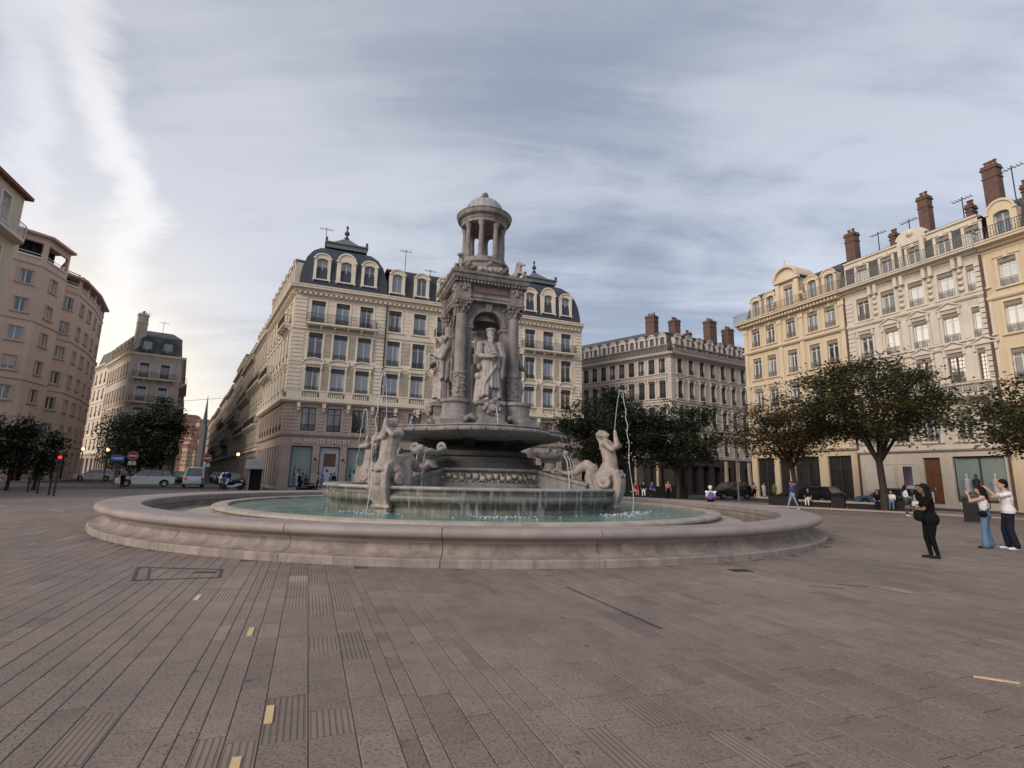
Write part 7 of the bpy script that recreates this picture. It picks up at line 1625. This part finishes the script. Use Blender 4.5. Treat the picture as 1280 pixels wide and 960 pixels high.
# covered car park entrance with awning at the corner
r = thing('entrance_kiosk', 'small stone kiosk with a slanted pale awning at the street corner', 'kiosk', (-21.9, 45.6, 0), rad(24)); r.scale = (.62, .62, .8)
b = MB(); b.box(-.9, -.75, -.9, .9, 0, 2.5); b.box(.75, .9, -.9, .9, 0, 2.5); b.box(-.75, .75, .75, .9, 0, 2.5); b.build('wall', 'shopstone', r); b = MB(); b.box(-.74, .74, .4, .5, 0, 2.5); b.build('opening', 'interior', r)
b = MB(); b.loft([[(-1.4, -1.5, 2.35), (-1.4, -1.4, 2.3), (-1.4, 1.0, 3.3), (-1.4, .9, 3.38)], [(1.0, -1.5, 2.35), (1.0, -1.4, 2.3), (1.0, 1.0, 3.3), (1.0, .9, 3.38)]]); b.build('awning', 'awning', r)
# benches with planters
ka, kb_ = Vector((16.5, 42.7, 0)), Vector((25.9, 34.3, 0)); ku = (kb_ - ka).normalized(); kang = math.atan2(ku.y, ku.x)
def bench(s0, s1, label):
    r = thing('stone_bench', label, 'bench', tuple(ka + ku * s0)[:2] + (.07,), kang); l_ = s1 - s0
    n = max(1, int(l_ / .9))
    for k in range(n): b = MB(); b.box(l_ * k / n + .004, l_ * (k + 1) / n - .004, -.28, .28, .34, .46); b.build('seat_slab', 'bench', r)
    b = MB(); b.box(.1, l_ - .1, -.2, .2, 0, .339); b.build('base', 'darkbox', r)
def planter(s0, s1, label, h=.85):
    r = thing('planter_box', label, 'planter', tuple(ka + ku * s0)[:2] + (.07,), kang); l_ = s1 - s0; b = MB(); b.box(0, l_, -.35, .35, 0, h * .75); b.build('box', 'darkbox', r)
    V = MB(); rr = random.Random(int(s0 * 10))
    for _ in range(500):
        p = Vector((rr.uniform(0, l_), rr.uniform(-.38, .38), h * .72 + abs(rr.gauss(0, .12)))); u = Vector((rr.gauss(0, 1), rr.gauss(0, 1), rr.gauss(0, 1))).normalized() * .06; v = u.cross(Vector((rr.random(), rr.random(), 1))).normalized() * .05; V.face([tuple(p - u), tuple(p + v), tuple(p + u), tuple(p - v)])
    V.build('foliage', 'hedge', r, stuff=True, fix=False)
sc_ = lambda x, y: (Vector((x, y, 0)) - ka).dot(ku)
planter(sc_(19.58, 39.95), sc_(21.0, 38.68), 'dark planter box, leftmost along the benches'); bench(sc_(21.05, 38.6), sc_(22.6, 37.25), 'short stone bench between the first two dark planters'); planter(sc_(22.65, 37.2), sc_(23.2, 36.7), 'dark planter box between the two stone benches', 1.0)
bench(sc_(23.25, 36.65), sc_(25.2, 34.9), 'longer stone bench under the large tree'); planter(sc_(25.25, 34.85), sc_(25.9, 34.3), 'dark planter box at the right end of the long bench')
r = thing('litter_bin', 'dark square litter bin left of the couple at the right edge', 'bin', (22.3, 25.6, 0), rad(-40)); b = MB(); b.box(-.36, .36, -.36, .36, .06, 1.15); b.build('body', 'darkbox', r); b = MB(); b.box(-.4, .4, -.4, .4, 1.151, 1.25); b.build('lid', 'iron', r); b = MB(); b.box(-.38, .38, -.38, .38, 0, .06); b.build('base', 'iron', r); b = MB(); b.box(-.22, .22, -.375, -.361, .85, 1.02); b.build('slot', 'interior', r)
# square terrace kiosk under the trees in front of the grey building
r = thing('terrace_screen', 'low dark terrace screens under the dense trees', 'screen', (10.5, 49.9, 0), rad(-6)); 
for k in range(6): b = MB(); b.box(-4.0 + k * 1.7, -2.4 + k * 1.7, -.04, .04, .1, 1.15); b.build('panel', 'darkbox', r)
for k in range(3):
    x = 4.2 + k * 4.6; y = 54.5 + (k % 2) * .8; b = MB(); b.box(x, x + .4, y, y + .4, 0, 3.3); o = b.build('stone_pillar', 'oldstone'); tag(o, ('pale pillar seen left of the water jet under the trees', 'pale pillar seen right of the water jet under the trees', 'pale pillar at the right end under the dense trees')[k], 'pillar')
r = thing('street_banner', 'small dark striped banner on a post behind the woman in black', 'banner', (27.4, 36.6, 0), rad(-60)); b = MB(); b.tube([(0, 0, 0), (0, 0, 3.0)], .04, 8); b.build('post', 'iron', r); b = MB(); b.box(.05, .5, -.015, .015, 1.7, 3.0); b.build('cloth', 'posterblue', r); b = MB(); b.box(.15, .25, -.02, -.0151, 1.7, 3.0); b.build('stripe', 'signred', r)
r = thing('green_pole', 'slim pale pole standing under the trees on the right', 'pole', (19.0, 44.0, 0)); b = MB(); b.tube([(0, 0, 0), (0, 0, 4.5)], .07, 8); b.build('post', 'zinc', r)
b = MB(); b.tube([tuple(WBr.pt(12, .3, 14)), tuple(WBr.pt(14, -5, 13.4)), tuple(base_pt + sdv * 40 + Vector((0, 0, 13.8)))], .03, 5); o = b.build('overhead_cable', 'iron'); tag(o, 'thin cable slung high across the street', 'cable')
